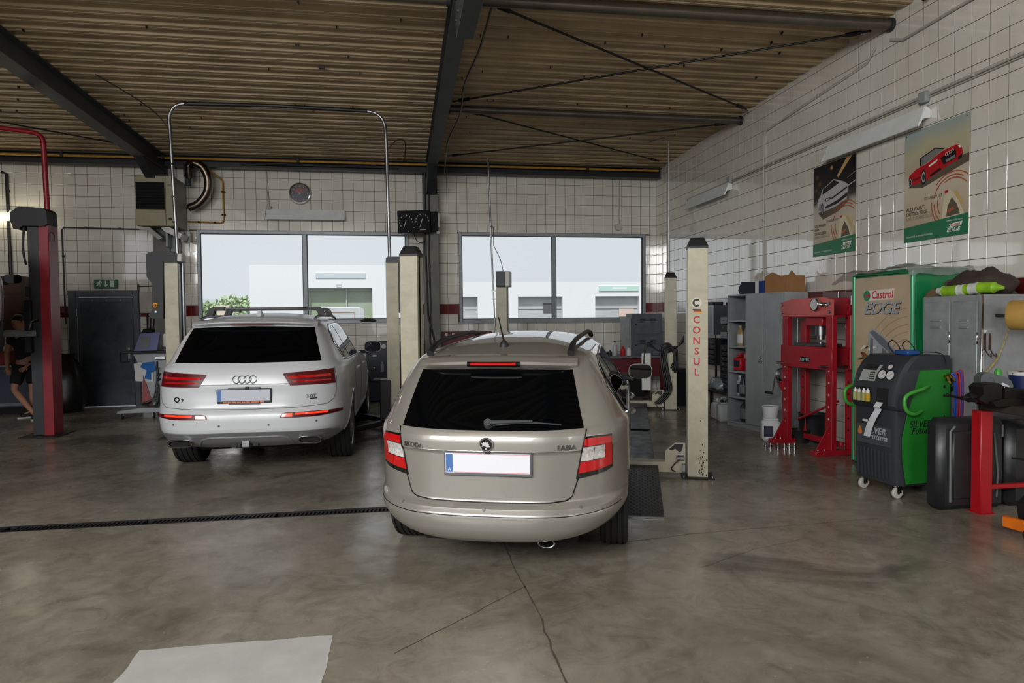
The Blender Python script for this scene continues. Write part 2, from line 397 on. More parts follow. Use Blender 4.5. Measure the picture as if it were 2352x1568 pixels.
COLM = (.50, .80)       # pier between the windows
holes = (W1, W2, DR)
cells = clip_cells(lines(-4.5, COLM[0], .999), zs, holes) + clip_cells(lines(COLM[1], WR, .999), zs, holes) + clip_cells(lines(-9.6, -4.5, -7.119), zs, holes)
tile_wall(wb, lambda u, z: ((u, DB, z), 0), cells, lambda c: (-100 if (c[0] < -7.3 or c[2] < 1.4 or c[1] > 5.5) else 0)+1/(15+c[0])+(.5 if c[4] else 0))
zs2 = lines(0, 5.6, ZR)
cells = clip_cells(lines(YF, DB-.008, 5.528), zs2, ())
def vr(c):
    y = (c[0]+c[1])/2; z = (c[2]+c[3])/2
    if z > roofz(y)-.05 or y < 5.35 or z < .2: return -1
    if z-CAMH > (y*.986+WR*.162)*.5: return -1
    return 1/y + (.05 if z > 1.7 else 0)
tile_wall(wr, lambda u, z: ((WR, u, z), R(-90)), cells, vr)
# ---- windows
glassmat('pane_glass', (.97, .985, .985), .25, .004)
def window(name, W, mull, label):
    w_ = thing(name, label, 'window', ((W[0]+W[1])/2, DB, W[2]), kind='structure')
    hw = (W[1]-W[0])/2; h = W[3]-W[2]; mx = mull-(W[0]+W[1])/2
    y0, y1 = -.015, .07
    def bar(nm, a, b, c, d):
        mb = MB(); mb.box(a, y0, b, c, y1, d, .006); obj(nm, mb, 'window_grey', w_)
    bar('frame', -hw, 0, -hw+.065, h); bar('frame', hw-.065, 0, hw, h); bar('frame', -hw+.065, 0, hw-.065, .075); bar('frame', -hw+.065, h-.07, hw-.065, h)
    bar('mullion', mx-.042, .075, mx+.042, h-.07)
    mb = MB(); mb.box(-hw-.03, -.04, -.012, hw+.03, .02, .018, .004); obj('sill', mb, 'window_grey', w_)
    for a, b in ((-hw+.065, mx-.042), (mx+.042, hw-.065)):
        mb = MB(); mb.box(a, .025, .075, b, .031, h-.07); obj('pane', mb, 'pane_glass', w_, smooth=False)
        mb = MB()
        for x in (a, b-.012): mb.box(x, .008, .075, x+.012, .024, h-.07)
        for z in (.075, h-.082): mb.box(a+.012, .008, z, b-.012, .024, z+.012)
        obj('gasket', mb, 'black_plastic', w_, smooth=False)
window('window_1', W1, -1.865, 'wide two-pane window behind the white car')
window('window_2', W2, 3.268, 'wide two-pane window behind the beige car')
mb = MB(); random.seed(5)
mb.sphere((0, 0, 0), .12, 14, (1, .5, .3)); mb.sphere((.1, 0, -.01), .08, 12, (1, .6, .3)); mb.sphere((-.1, 0, -.015), .07, 12, (1, .6, .25))
for i, v in enumerate(mb.v): mb.v[i] = tuple(c+random.uniform(-.012, .012) for c in v)
M('rag', (42, 36, 32), .9)
tag(obj('rag', mb, 'rag', loc=(-.64, DB-.02, 1.63)), 'crumpled dark rag lying on the window sill behind the white car', 'rag')
# ---- steel door
M('door_steel', (70, 78, 86), .5, .1, noise=(3, .45), rvar=.15); M('door_frame', (80, 86, 92), .5, .1, noise=(4, .2))
d = thing('door_1', 'grey steel fire door in the back wall under the exit sign', 'door', (-5.61, DB, 0), kind='structure')
mb = MB(); mb.box(-.63, -.06, 0, -.49, .08, 2.24, .01); mb.box(.52, -.06, 0, .63, .08, 2.24, .01); mb.box(-.49, -.06, 2.12, .52, .08, 2.24, .01); obj('frame', mb, 'door_frame', d)
mb = MB(); mb.box(-.48, -.025, .01, .51, .03, 2.11, .008); lf = obj('leaf', mb, 'door_steel', d)
mb = MB(); mb.box(-.46, -.033, .03, -.42, -.02, 2.09, .004); mb.box(-.42, -.033, 2.02, .49, -.02, 2.09, .004); obj('edge_profile', mb, 'door_frame', lf)
mb = MB()
for x in (-.2, .05, .3): bolt_head(mb, (x, -.033, 2.05), (0, -1, 0), .014, .012)
obj('screw', mb, 'alu', lf)
mb = MB(); mb.box(.40, -.04, .92, .45, -.024, 1.14, .004); mb.cyl((.425, -.03, 1.03), (.425, -.085, 1.03), .01); mb.cyl((.43, -.08, 1.03), (.30, -.08, 1.03), .009); obj('handle', mb, 'alu', lf)
for z in (.35, 1.75):
    mb = MB(); mb.cyl((-.485, -.05, z), (-.485, -.05, z+.14), .014); obj('hinge', mb, 'alu', d)
# ---- exit sign
M('sign_green', (20, 84, 58), .4); M('sign_white', (200, 210, 200), .5)
e = thing('exit_sign', 'green and white emergency exit sign above the grey steel door', 'sign', (-5.565, DB-.008, 2.365))
mb = MB(); mb.box(-.21, -.045, -.085, .21, 0, .085, .008); obj('housing', mb, 'sign_green', e)
fn = lambda a, b, dd: (a, -.0465-dd, b)
mb = MB(); mb.prism([(.085, -.058), (.145, -.058), (.145, .062), (.085, .062)], fn, 0, .002); obj('door_pictogram', mb, 'sign_white', e, smooth=False)
mb = MB(); mb.prism([(-.01, .06), (.01, .06), (.01, -.02), (.035, .0), (.035, -.022), (0, -.058), (-.035, -.022), (-.035, 0), (-.01, -.02)], fn, 0, .002); obj('arrow', mb, 'sign_white', e, smooth=False)
mb = MB()
mb.cyl(fn(-.10, .05, 0), fn(-.10, .05, .002), .013)
mb.prism([(-.115, .036), (-.095, .03), (-.105, .0), (-.085, -.02), (-.10, -.05), (-.112, -.045), (-.10, -.022), (-.125, -.005), (-.145, -.04), (-.17, -.042), (-.168, -.03), (-.152, -.028), (-.135, .01), (-.14, .022), (-.155, .01), (-.165, .018), (-.145, .036)], fn, 0, .002)
mb.prism([(-.1, .03), (-.085, .012), (-.065, .018), (-.066, .028), (-.082, .024), (-.095, .034)], fn, 0, .002)
obj('running_figure', mb, 'sign_white', e, smooth=False)
# ================================================================ ceiling deck and roof steel
M('deck', (182, 159, 124), .55, .0, noise=(1.2, .22), coord='Object')
ce = thing('ceiling', 'beige corrugated steel roof deck over the workshop', 'ceiling', (0, 0, 0), kind='structure')
PIT = .27; prof = [(0, 0), (.038, 0), (.044, .010), (.066, .010), (.072, 0), (.11, 0), (.14, .125), (.236, .125), (.266, .004)]
bays = ((XL, -8.1), (-8.1, -4.45), (-4.45, .69), (.69, WR+.02))
nr = 4
ys = 14.4
k = 0
while ys > YF-.3:
    for x0, x1 in bays:
        mb = MB(); pts = []
        for i in range(nr):
            for a, h in prof: pts.append((ys-i*PIT-a, h))
        pts.append((ys-nr*PIT, 0)); pts.append((ys-nr*PIT-.03, 0))
        n = len(pts); dz = -.003*(k % 2)
        vs = [(x, y, roofz(y)+h+dz) for x in (x0, x1) for y, h in pts]
        vs += [(x, y, roofz(y)+h+dz+.004) for x in (x0, x1) for y, h in pts]
        fs = [(i, i+1, n+i+1, n+i) for i in range(n-1)]+[(2*n+i, 2*n+i+1, 3*n+i+1, 3*n+i) for i in range(n-1)]
        mb.add(vs, fs); obj('deck_sheet', mb, 'deck', ce, ang=20)
    ys -= nr*PIT; k += 1
mb = MB(); mb.box(XL, YF-.5, 5.55, WR+.4, 3, 5.7); mb.box(XL, 3, 5.3, WR+.4, 14.6, 5.5); obj('roof_insulation', mb, 'plaster', ce, smooth=False)
random.seed(21); mb = MB()
for i in range(70):
    x = random.uniform(-6, 5); y = 14.4-PIT*random.randint(8, 28)-.06; z = roofz(y); mb.box(x, y-.02, z-.025, x+.012, y+.02, z+.001)
tag(obj('clip', mb, 'black_metal', ce, smooth=False), kind='stuff')
mb = MB(); y = 9.35
mb.box(-1.0, y-.03, roofz(y)-.02, -.93, y+.03, roofz(y)+.002); obj('patch_plate', mb, 'steel_dark', ce)
# beams
def beam(name, x, label, wide=.19):
    b = thing(name, label, 'beam', (x, 0, 0))
    mb = MB(); h = .30
    def pt(dx, y, dz): return (dx, y, roofz(y)-.005+dz)
    for (dx0, dx1, z0, z1) in ((-wide/2, wide/2, -h, -h+.014), (-wide/2, wide/2, -.014, 0), (-.012, .012, -h+.014, -.014)):
        vs = [pt(a, y, z) for y in (YF, 14.1) for a in (dx0, dx1) for z in (z0, z1)]
        mb.add(vs, [(0, 1, 3, 2), (4, 5, 7, 6), (0, 1, 5, 4), (2, 3, 7, 6), (0, 2, 6, 4), (1, 3, 7, 5)])
    obj('girder', mb, 'beam_paint', b, smooth=False)
    mb = MB()
    mb.prism([(14.2, roofz(14.2)-.02), (12.9, roofz(12.9)-.30), (13.75, 4.15), (14.2, 4.15)], fyz, -.085, .085); obj('haunch', mb, 'steel_dark', b, smooth=False)
    mb = MB(); mb.box(-.15, 13.98, 0, .15, DB-.001, 4.16, .006); obj('pier', mb, 'pier_concrete', b)
    return b
M('pier_concrete', (118, 118, 112), .75, noise=(3, .2))
b1 = beam('roof_beam', .655, 'grey steel roof beam ending on the pier between the two windows')
mb = MB(); mb.box(-.085, 5.2, 4.30, .085, 6.62, roofz(6)-.25, .006); obj('splice_box', mb, 'beam_paint', b1)
mb = MB()
for s in (-1, 1):
    for y in (6.3, 6.5): 
        for z in (4.42, 4.62): bolt_head(mb, (s*.085, y, z), (s, 0, 0), .018, .016)
obj('bolt', mb, 'steel_dark', b1)
b2 = beam('roof_beam', -4.47, 'dark steel roof beam descending to the wall above the unit heater', .22)
b3 = beam('roof_beam', -8.1, 'dark steel roof beam at the far left of the hall')
# purlin tubes
def purlin(p0, p1, r, label):
    t = thing('purlin_tube', label, 'tube', p0)
    a = Vector(p0); b = Vector(p1)-a
    mb = MB(); mb.cyl((0, 0, 0), b, r, n=20); obj('tube', mb, 'pipe_brown', t)
    mb = MB(); mb.cyl(b*.992, b*1.0, r*1.25, n=20); obj('end_flange', mb, 'steel_dark', t)
    mb = MB(); mb.cyl(b*.0, b*.01, r*1.25, n=20); obj('start_flange', mb, 'steel_dark', t)
purlin((.76, 7.12, roofz(7.1)-.10), (WR-.01, 7.05, roofz(7.05)-.10), .06, 'thick brown roof tube nearest the viewer on the right')
purlin((.76, 10.5, roofz(10.5)-.09), (WR-.01, 10.5, roofz(10.5)-.09), .055, 'thick brown roof tube farther back on the right')
purlin((-4.35, 7.14, roofz(7.14)-.08), (.56, 7.14, roofz(7.14)-.10), .055, 'brown roof tube left of the central beam at the top edge')
def rod(p0, p1, r, label):
    mb = MB(); a = Vector(p0); b = Vector(p1)-a; t = thing('bracing_rod', label, 'rod', p0)
    obj('rod', mb.cyl((0, 0, 0), b, r, n=8), 'black_metal', t)
    obj('turnbuckle', MB().cyl(b*.02, b*.05, r*2.0, n=8), 'black_metal', t); obj('turnbuckle', MB().cyl(b*.95, b*.98, r*2, n=8), 'black_metal', t)
rz_ = lambda x, y, dz=-.06: (x, y, roofz(y)+dz)
rod(rz_(1.0, 7.25), rz_(5.4, 10.05), .014, 'dark bracing rod from the central beam down to the rear right, front bay')
rod(rz_(.82, 10.2, -.085), rz_(5.45, 7.25, -.085), .014, 'dark bracing rod rising to the thick tube at the right wall, front bay')
rod(rz_(1.05, 10.65), rz_(5.2, 13.2), .013, 'dark bracing rod of the rear bay falling to the corner')
rod(rz_(.95, 13.2, -.085), rz_(5.45, 10.65, -.085), .013, 'dark bracing rod of the rear bay rising to the right wall')
rod(rz_(-8.0, 10.6), rz_(-4.6, 13.3), .013, 'dark bracing rod over the red lift')
rod(rz_(5.2, 5.9, -.05), rz_(5.5, 6.5, -.08), .016, 'short dark rod stub at the top right wall edge')
# eave rail, duct and yellow gas pipe along the back wall
mb = MB(); mb.box(XL, 13.93, 4.785, WR, 14.1, 4.80); mb.box(XL, 14.02, 4.60, WR, 14.035, 4.785); mb.box(XL, 13.95, 4.59, WR, 14.1, 4.602)
tag(obj('trim_1', mb, 'black_metal', smooth=False), 'dark steel eave rail along the top of the back wall', 'rail', kind='structure')
mb = MB(); mb.cyl((XL, 14.2, 4.685), (WR-.18, 14.2, 4.685), .03, n=14)
tag(obj('trim_2', mb, 'steel_dark'), 'grey conduit tube under the roof edge of the back wall', 'tube', kind='structure')
g = thing('gas_pipe', 'long yellow gas pipe under the roof along the back wall', 'pipe', (0, 13.86, 4.725))
mb = MB(); mb.cyl((XL+.3, 0, -.02), (5.45, 0, 0), .022, n=12); obj('pipe_run', mb, 'yellow_paint', g)
for x in (-9, -6.1, -4.35, -1.9, .7, 3.9):
    mb = MB(); mb.box(x-.025, -.035, -.04, x+.025, .035, .035, .005); mb.cyl((x, 0, .03), (x, 0, .10), .008, n=8); obj('clamp', mb, 'black_metal', g)
mb = MB(); mb.cyl((-3.0, .06, -.07), (.0, .06, -.07), .014, n=8); obj('branch_tube', mb, 'steel_dark', g)
# ================================================================ cars
def pchip(xs, ys):
    xs = np.array(xs, float); ys = np.array(ys, float); h = np.diff(xs); d = np.diff(ys)/h; m = np.zeros(len(xs))
    for i in range(1, len(xs)-1):
        if d[i-1]*d[i] > 0:
            w1 = 2*h[i]+h[i-1]; w2 = h[i]+2*h[i-1]; m[i] = (w1+w2)/(w1/d[i-1]+w2/d[i])
    m[0] = d[0]; m[-1] = d[-1]
    def f(x):
        x = min(max(x, xs[0]), xs[-1]); i = min(int(np.searchsorted(xs, x, side='right'))-1, len(xs)-2); t = (x-xs[i])/h[i]
        return float((1+2*t)*(1-t)**2*ys[i]+t*(1-t)**2*h[i]*m[i]+t*t*(3-2*t)*ys[i+1]+t*t*(t-1)*h[i]*m[i+1])
    return f
class CarShape:
    def __init__(s, rows, dome, aR, nR, aF=1.0, nF=2.5, barrel=.03):
        # rows: z, y_rear, half width, y_front
        z = [r[0] for r in rows]; s.z0, s.z1 = z[0], z[-1]; s.levels = z
        s.yr = pchip(z, [r[1] for r in rows]); s.w = pchip(z, [r[2] for r in rows]); s.yf = pchip(z, [r[3] for r in rows])
        s.aR = aR if callable(aR) else (lambda q: aR); s.nR = nR if callable(nR) else (lambda q: nR); s.aF = aF; s.nF = nF; s.dome = dome; s.barrel = barrel
    def fac(s, y):
        ym = (s.yr(.6)+s.yf(.6))/2; L = (s.yf(.6)-s.yr(.6))/2; return 1-s.barrel*max(0., (y-ym)/L)**2
    def rear_y(s, x, z):
        q = min(abs(x)/s.w(z), .9999); n = s.nR(z); return s.yr(z)+s.aR(z)*(1-(1-q**n)**(1/n))
    def side_x(s, y, z):
        w_ = s.w(z); a = s.aR(z); n = s.nR(z); yr = s.yr(z)
        if y < yr+a:
            q = min(1, max(0, (yr+a-y)/a)); return w_*(1-q**n)**(1/n)
        yf = s.yf(z); yb = yf-s.aF
        if y > yb:
            q = min(1, (y-yb)/s.aF); return w_*s.fac(yb)*(1-q**s.nF)**(1/s.nF)
        return w_*s.fac(y)
    def rp(s, x, z, off=0.):
        e = .004; p = Vector((x, s.rear_y(x, z), z))
        if not off: return p
        du = Vector((2*e, s.rear_y(x+e, z)-s.rear_y(x-e, z), 0)); dv = Vector((0, s.rear_y(x, z+e)-s.rear_y(x, z-e), 2*e))
        n = du.cross(dv).normalized()
        if n.y > 0: n = -n
        return p+n*off
    def sp(s, sg, y, z, off=0.):
        e = .004; p = Vector((sg*s.side_x(y, z), y, z))
        if not off: return p
        du = Vector((sg*(s.side_x(y+e, z)-s.side_x(y-e, z)), 2*e, 0)); dv = Vector((sg*(s.side_x(y, z+e)-s.side_x(y, z-e)), 0, 2*e))
        n = du.cross(dv).normalized()
        if n.x*sg < 0: n = -n
        return p+n*off
    def body(s, nz=64, extra=()):
        zs = sorted(set(np.linspace(s.z0, s.z1, nz).tolist()+list(s.levels)))
        mb = MB(); ring = None; rings = []
        qs = [0, .12, .25, .37, .48, .57, .65, .72, .78, .83, .87, .905]
        hs = np.linspace(.30, 1, 14)[1:]
        for z in zs:
            w_ = s.w(z); yr = s.yr(z); yf = s.yf(z); a = s.aR(z); n = s.nR(z); half = []
            for q in qs: half.append((q*w_, yr+a*(1-(1-q**n)**(1/n))))
            y0 = half[-1][1]
            for k in range(1, 12):
                y = y0+(yr+a-y0)*k/11; half.append((s.side_x(y, z), y))
            yb = yf-s.aF
            for k in range(1, 31):
                y = yr+a+(yb-yr-a)*k/30; half.append((s.side_x(y, z), y))
            for k in range(1, 13):
                t = math.pi/2*k/12; qx = math.cos(t)**(2/s.nF); qy = math.sin(t)**(2/s.nF)
                half.append((s.side_x(yb, z)*qx if k < 12 else 0, yb+s.aF*qy))
            full = half+[(-x, y) for x, y in half[-2:0:-1]]
            rings.append([(x, y, z) for x, y in full])
        n = len(rings[0])
        for rr in rings: mb.v += rr
        for i in range(len(rings)-1):
            for j in range(n): mb.f.append((i*n+j, i*n+(j+1) % n, (i+1)*n+(j+1) % n, (i+1)*n+j))
        mb.f.append(tuple(range(n-1, -1, -1)))
        top = rings[-1]; yc = (min(p[1] for p in top)+max(p[1] for p in top))/2; base = (len(rings)-1)*n
        ks = (.96, .9, .8, .65, .45, .22); prev = base
        for k in ks:
            o = len(mb.v); mb.v += [(p[0]*k, yc+(p[1]-yc)*k, p[2]+s.dome*(1-k**2.6)) for p in top]
            for j in range(n): mb.f.append((prev+j, prev+(j+1) % n, o+(j+1) % n, o+j))
            prev = o
        o = len(mb.v); mb.v.append((0, yc, s.z1+s.dome))
        for j in range(n): mb.f.append((prev+j, prev+(j+1) % n, o))
        return mb
    def roof_z(s, x, y):
        top_r = s.yr(s.z1); top_f = s.yf(s.z1); yc = (top_r+top_f)/2; L = (top_f-top_r)/2
        k = max(abs(x)/s.w(s.z1), abs(y-yc)/L*.93); k = min(1, k); return s.z1+s.dome*(1-k**2.6)
def polyat(pts, t):
    L = [0]
    for a, b in zip(pts[:-1], pts[1:]): L.append(L[-1]+math.hypot(b[0]-a[0], b[1]-a[1]))
    d = t*L[-1]
    for i in range(len(pts)-1):
        if d <= L[i+1]+1e-9:
            k = (d-L[i])/max(1e-9, L[i+1]-L[i]); return (pts[i][0]+(pts[i+1][0]-pts[i][0])*k, pts[i][1]+(pts[i+1][1]-pts[i][1])*k)
    return pts[-1]
def patch(fn, bot, top, nu=18, nv=10, off=.004, sink=-.006):
    mb = MB(); P = [[None]*(nu+1) for _ in range(nv+1)]
    for j in range(nv+1):
        for i in range(nu+1):
            a = polyat(bot, i/nu); b = polyat(top, i/nu); t = j/nv; P[j][i] = (a[0]+(b[0]-a[0])*t, a[1]+(b[1]-a[1])*t)
    vs = [fn(*P[j][i], off) for j in range(nv+1) for i in range(nu+1)]
    fs = [(j*(nu+1)+i, j*(nu+1)+i+1, (j+1)*(nu+1)+i+1, (j+1)*(nu+1)+i) for j in range(nv) for i in range(nu)]
    bd = [(0, i) for i in range(nu+1)]+[(j, nu) for j in range(1, nv+1)]+[(nv, i) for i in range(nu-1, -1, -1)]+[(j, 0) for j in range(nv-1, 0, -1)]
    o = len(vs); vs += [fn(*P[j][i], sink) for j, i in bd]; m = len(bd)
    for k in range(m):
        a = bd[k]; b = bd[(k+1) % m]; fs.append((a[0]*(nu+1)+a[1], b[0]*(nu+1)+b[1], o+(k+1) % m, o+k))
    return mb.add(vs, fs)
def seam(fn, pts, r=.003, n=40, closed=False, off=0.):
    return MB().tube([fn(*polyat(pts, i/n), off) for i in range(n+1)], r, 6)
def mir(pts): return [(-x, z) for x, z in pts]
def onsurf(mb0, fn):
    return fn
M('tyre', (26, 26, 27), .75, noise=(30, .25)); M('rim_alloy', (170, 172, 174), .25, 1.); M('car_glass', (4, 5, 6), .02, 0, .35)
M('lamp_red', (190, 14, 16), .08, 0, .6, coat=1); M('lamp_dark_red', (84, 8, 14), .3, 0, .4); M('lamp_clear', (214, 210, 206), .12, 0, .6, coat=1, noise=(60, .35)); M('lamp_glow', (255, 70, 40), .2, 0, .5, coat=1, emit=((255, 52, 22), .55))
M('gloss_black', (10, 10, 11), .08, 0, .6, coat=1); M('trim_grey', (96, 98, 100), .5, noise=(10, .1)); M('silver_paint', (150, 152, 154), .35, .6); M('plate_white', (226, 226, 232), .4); M('plate_blue', (70, 110, 170), .4)
M('badge_chrome', (120, 122, 124), .22, 1.); M('letter_chrome', (150, 149, 146), .25, .95); M('plate_grey', (188, 194, 204), .4); M('rear_glass', (4, 5, 6), .03, 0, .12); M('wiper_grey', (62, 64, 66), .55); M('orange_print', (220, 110, 60), .5); M('mirror_glass', (120, 130, 130), .02, 1.); M('under', (14, 14, 15), .9)
def wheel(parent, x, y, r, wd, rimr, sg, spokes=5, fine=True):
    w_ = thing('wheel', None, None, (x, y, r)); w_.parent = parent
    n = 48; hw = wd/2
    prof = [(rimr-.01, -hw*.9), (rimr+.012, -hw*.98), (r-.05, -hw), (r-.018, -hw*.96), (r-.004, -hw*.86)]
    gs = np.linspace(-hw*.62, hw*.62, 4)
    for g in gs: prof += [(r, g-.008), (r-.010, g-.006), (r-.010, g+.006), (r, g+.008)]
    prof += [(r-.004, hw*.86), (r-.018, hw*.96), (r-.05, hw), (rimr+.012, hw*.98), (rimr-.01, hw*.9), (rimr-.03, 0)]
    obj('tyre', MB().lathe(prof, (0, 0, 0), 'x', n, closed=True), 'tyre', w_)
    mb = MB(); o = sg*hw
    mb.lathe([(rimr-.012, -hw*.85*sg), (rimr+.004, o*.92), (rimr-.006, o*.96), (rimr-.022, o*.88), (rimr-.03, -hw*.8*sg)], (0, 0, 0), 'x', n, closed=True)
    mb.cyl((o*.55, 0, 0), (o*.85, 0, 0), .06, .05, 20)
    for k in range(spokes):
        t = 2*math.pi*k/spokes; c, s_ = math.cos(t), math.sin(t); px, pz = -s_, c; wv = .035 if spokes < 8 else .02
        vs = []
        for rad, ww, xx in ((.04, wv*.9, .86), (rimr-.015, wv*1.25, .9)):
            for q, dx in ((-1, 0), (1, 0), (1, -.03*sg), (-1, -.03*sg)): vs.append((o*xx+dx, rad*c+q*ww*px, rad*s_+q*ww*pz))
        mb.add(vs, [(0, 1, 5, 4), (1, 2, 6, 5), (2, 3, 7, 6), (3, 0, 4, 7), (4, 5, 6, 7), (0, 1, 2, 3)])
    obj('rim', mb, 'rim_alloy', w_)
    obj('brake_disc', MB().cyl((o*.2, 0, 0), (o*.35, 0, 0), rimr*.72, n=24), 'steel_dark', w_)
    return w_
def cut_arches(mb, arches, name):
    me = mb.mesh(name, False); o = bpy.data.objects.new(name, me); COL.objects.link(o)
    cb = MB()
    for x, y, z, r, dep in arches:
        for sg in (-1, 1):
            k = MB(); k.cyl((sg*(x-dep), y, z), (sg*(x+.3), y, z), r, n=40); cb.add(k.v, k.f)
    cm = cb.mesh('cut', False); co = bpy.data.objects.new('cut', cm); COL.objects.link(co)
    md = o.modifiers.new('b', 'BOOLEAN'); md.operation = 'DIFFERENCE'; md.object = co; md.solver = 'EXACT'
    dg = bpy.context.evaluated_depsgraph_get(); dg.update()
    me2 = bpy.data.meshes.new_from_object(o.evaluated_get(dg)); me2.name = name
    bpy.data.objects.remove(o); bpy.data.objects.remove(co)
    me2.shade_smooth(); me2.set_sharp_from_angle(angle=R(32))
    return me2
def mirror_pair(car, S, y, z, x, paint, size=(.22, .14), only=None):
    for sg in (-1, 1):
        m = thing('door_mirror', None, None, (sg*x, y, z)); m.parent = car
        a, h = size
        mb = MB(); mb.box(0, .0, 0, 0, 0, 0)
        mb = MB()
        def fn(u, v):
            t = 2*math.pi*u; q = math.sin(math.pi/2*v)
            ex = abs(math.cos(t))**.6*math.copysign(1, math.cos(t)); ez = abs(math.sin(t))**.6*math.copysign(1, math.sin(t))
            rr = math.cos(math.pi/2*v*.98)**.5
            return (sg*a*.5+ex*a*.5*rr*(1 if v < 1 else .02), q*.12, h*.5+ez*h*.5*rr-.03*ex*sg*0)
        mb.grid(fn, 28, 8); mb.f.append(tuple(range(28)))
        obj('shell', mb, paint, m)
        mb = MB()
        vs = [(sg*a*.5+math.copysign(abs(math.cos(t))**.6, math.cos(t))*a*.475, -.003, h*.5+math.copysign(abs(math.sin(t))**.6, math.sin(t))*h*.47) for t in np.linspace(0, 2*math.pi, 29)[:-1]]
        mb.add(vs+[(v[0], .004, v[2]) for v in vs], [tuple(range(28)), tuple(range(28, 56))]+[(i, (i+1) % 28, 28+(i+1) % 28, 28+i) for i in range(28)])
        obj('mirror_face', mb, 'car_glass', m)
        mb = MB(); mb.box(-sg*.10, .02, -.02, sg*.06, .09, .035, .01); obj('mirror_arm', mb, 'black_plastic', m)
def rear_disc(S, x, z, r, h, n=20):
    p = S.rp(x, z, 0); q = S.rp(x, z, h); d = (q-p).normalized(); return MB().cyl(p-d*.003, q, r, r*.92, n)
# ------------------------------------------------------------------------------------------------ beige estate
M('paint_beige', (150, 146, 138), .34, .35, .5, coat=1., noise=(220, .06)); MATS['paint_beige'].node_tree.nodes['Principled BSDF'].inputs['Coat Roughness'].default_value = .03
rows = [(.235, .24, .58, 4.0), (.265, .11, .67, 4.12), (.305, .045, .745, 4.2), (.37, .010, .815, 4.25), (.44, .0, .852, 4.257), (.455, .002, .853, 4.257), (.462, .008, .853, 4.256), (.50, .016, .856, 4.25), (.518, .045, .857, 4.25), (.535, .066, .858, 4.25), (.60, .07, .861, 4.24), (.70, .072, .864, 4.2), (.82, .072, .864, 3.98), (.838, .062, .863, 3.92), (.85, .052, .862, 3.88), (.90, .056, .86, 3.66), (.93, .064, .856, 3.5), (.955, .078, .845, 3.3), (.975, .095, .828, 3.18), (1.05, .152, .788, 3.08), (1.15, .228, .735, 2.95), (1.25, .308, .680, 2.82), (1.31, .356, .645, 2.74), (1.345, .385, .622, 2.69), (1.375, .42, .596, 2.64), (1.392, .46, .570, 2.6)]
def nRf(z): return 3.1 if z < .95 else 3.1+min(1, (z-.95)/.3)*1.2
def aRf(z): return .95 if z < .95 else .95-min(1, (z-.95)/.4)*.25
SF = CarShape(rows, .085, aRf, nRf, 1.0, 2.4, .03)
CAR_LOC = (.506, 4.069, -.039); CAR_H = R(-18.7)
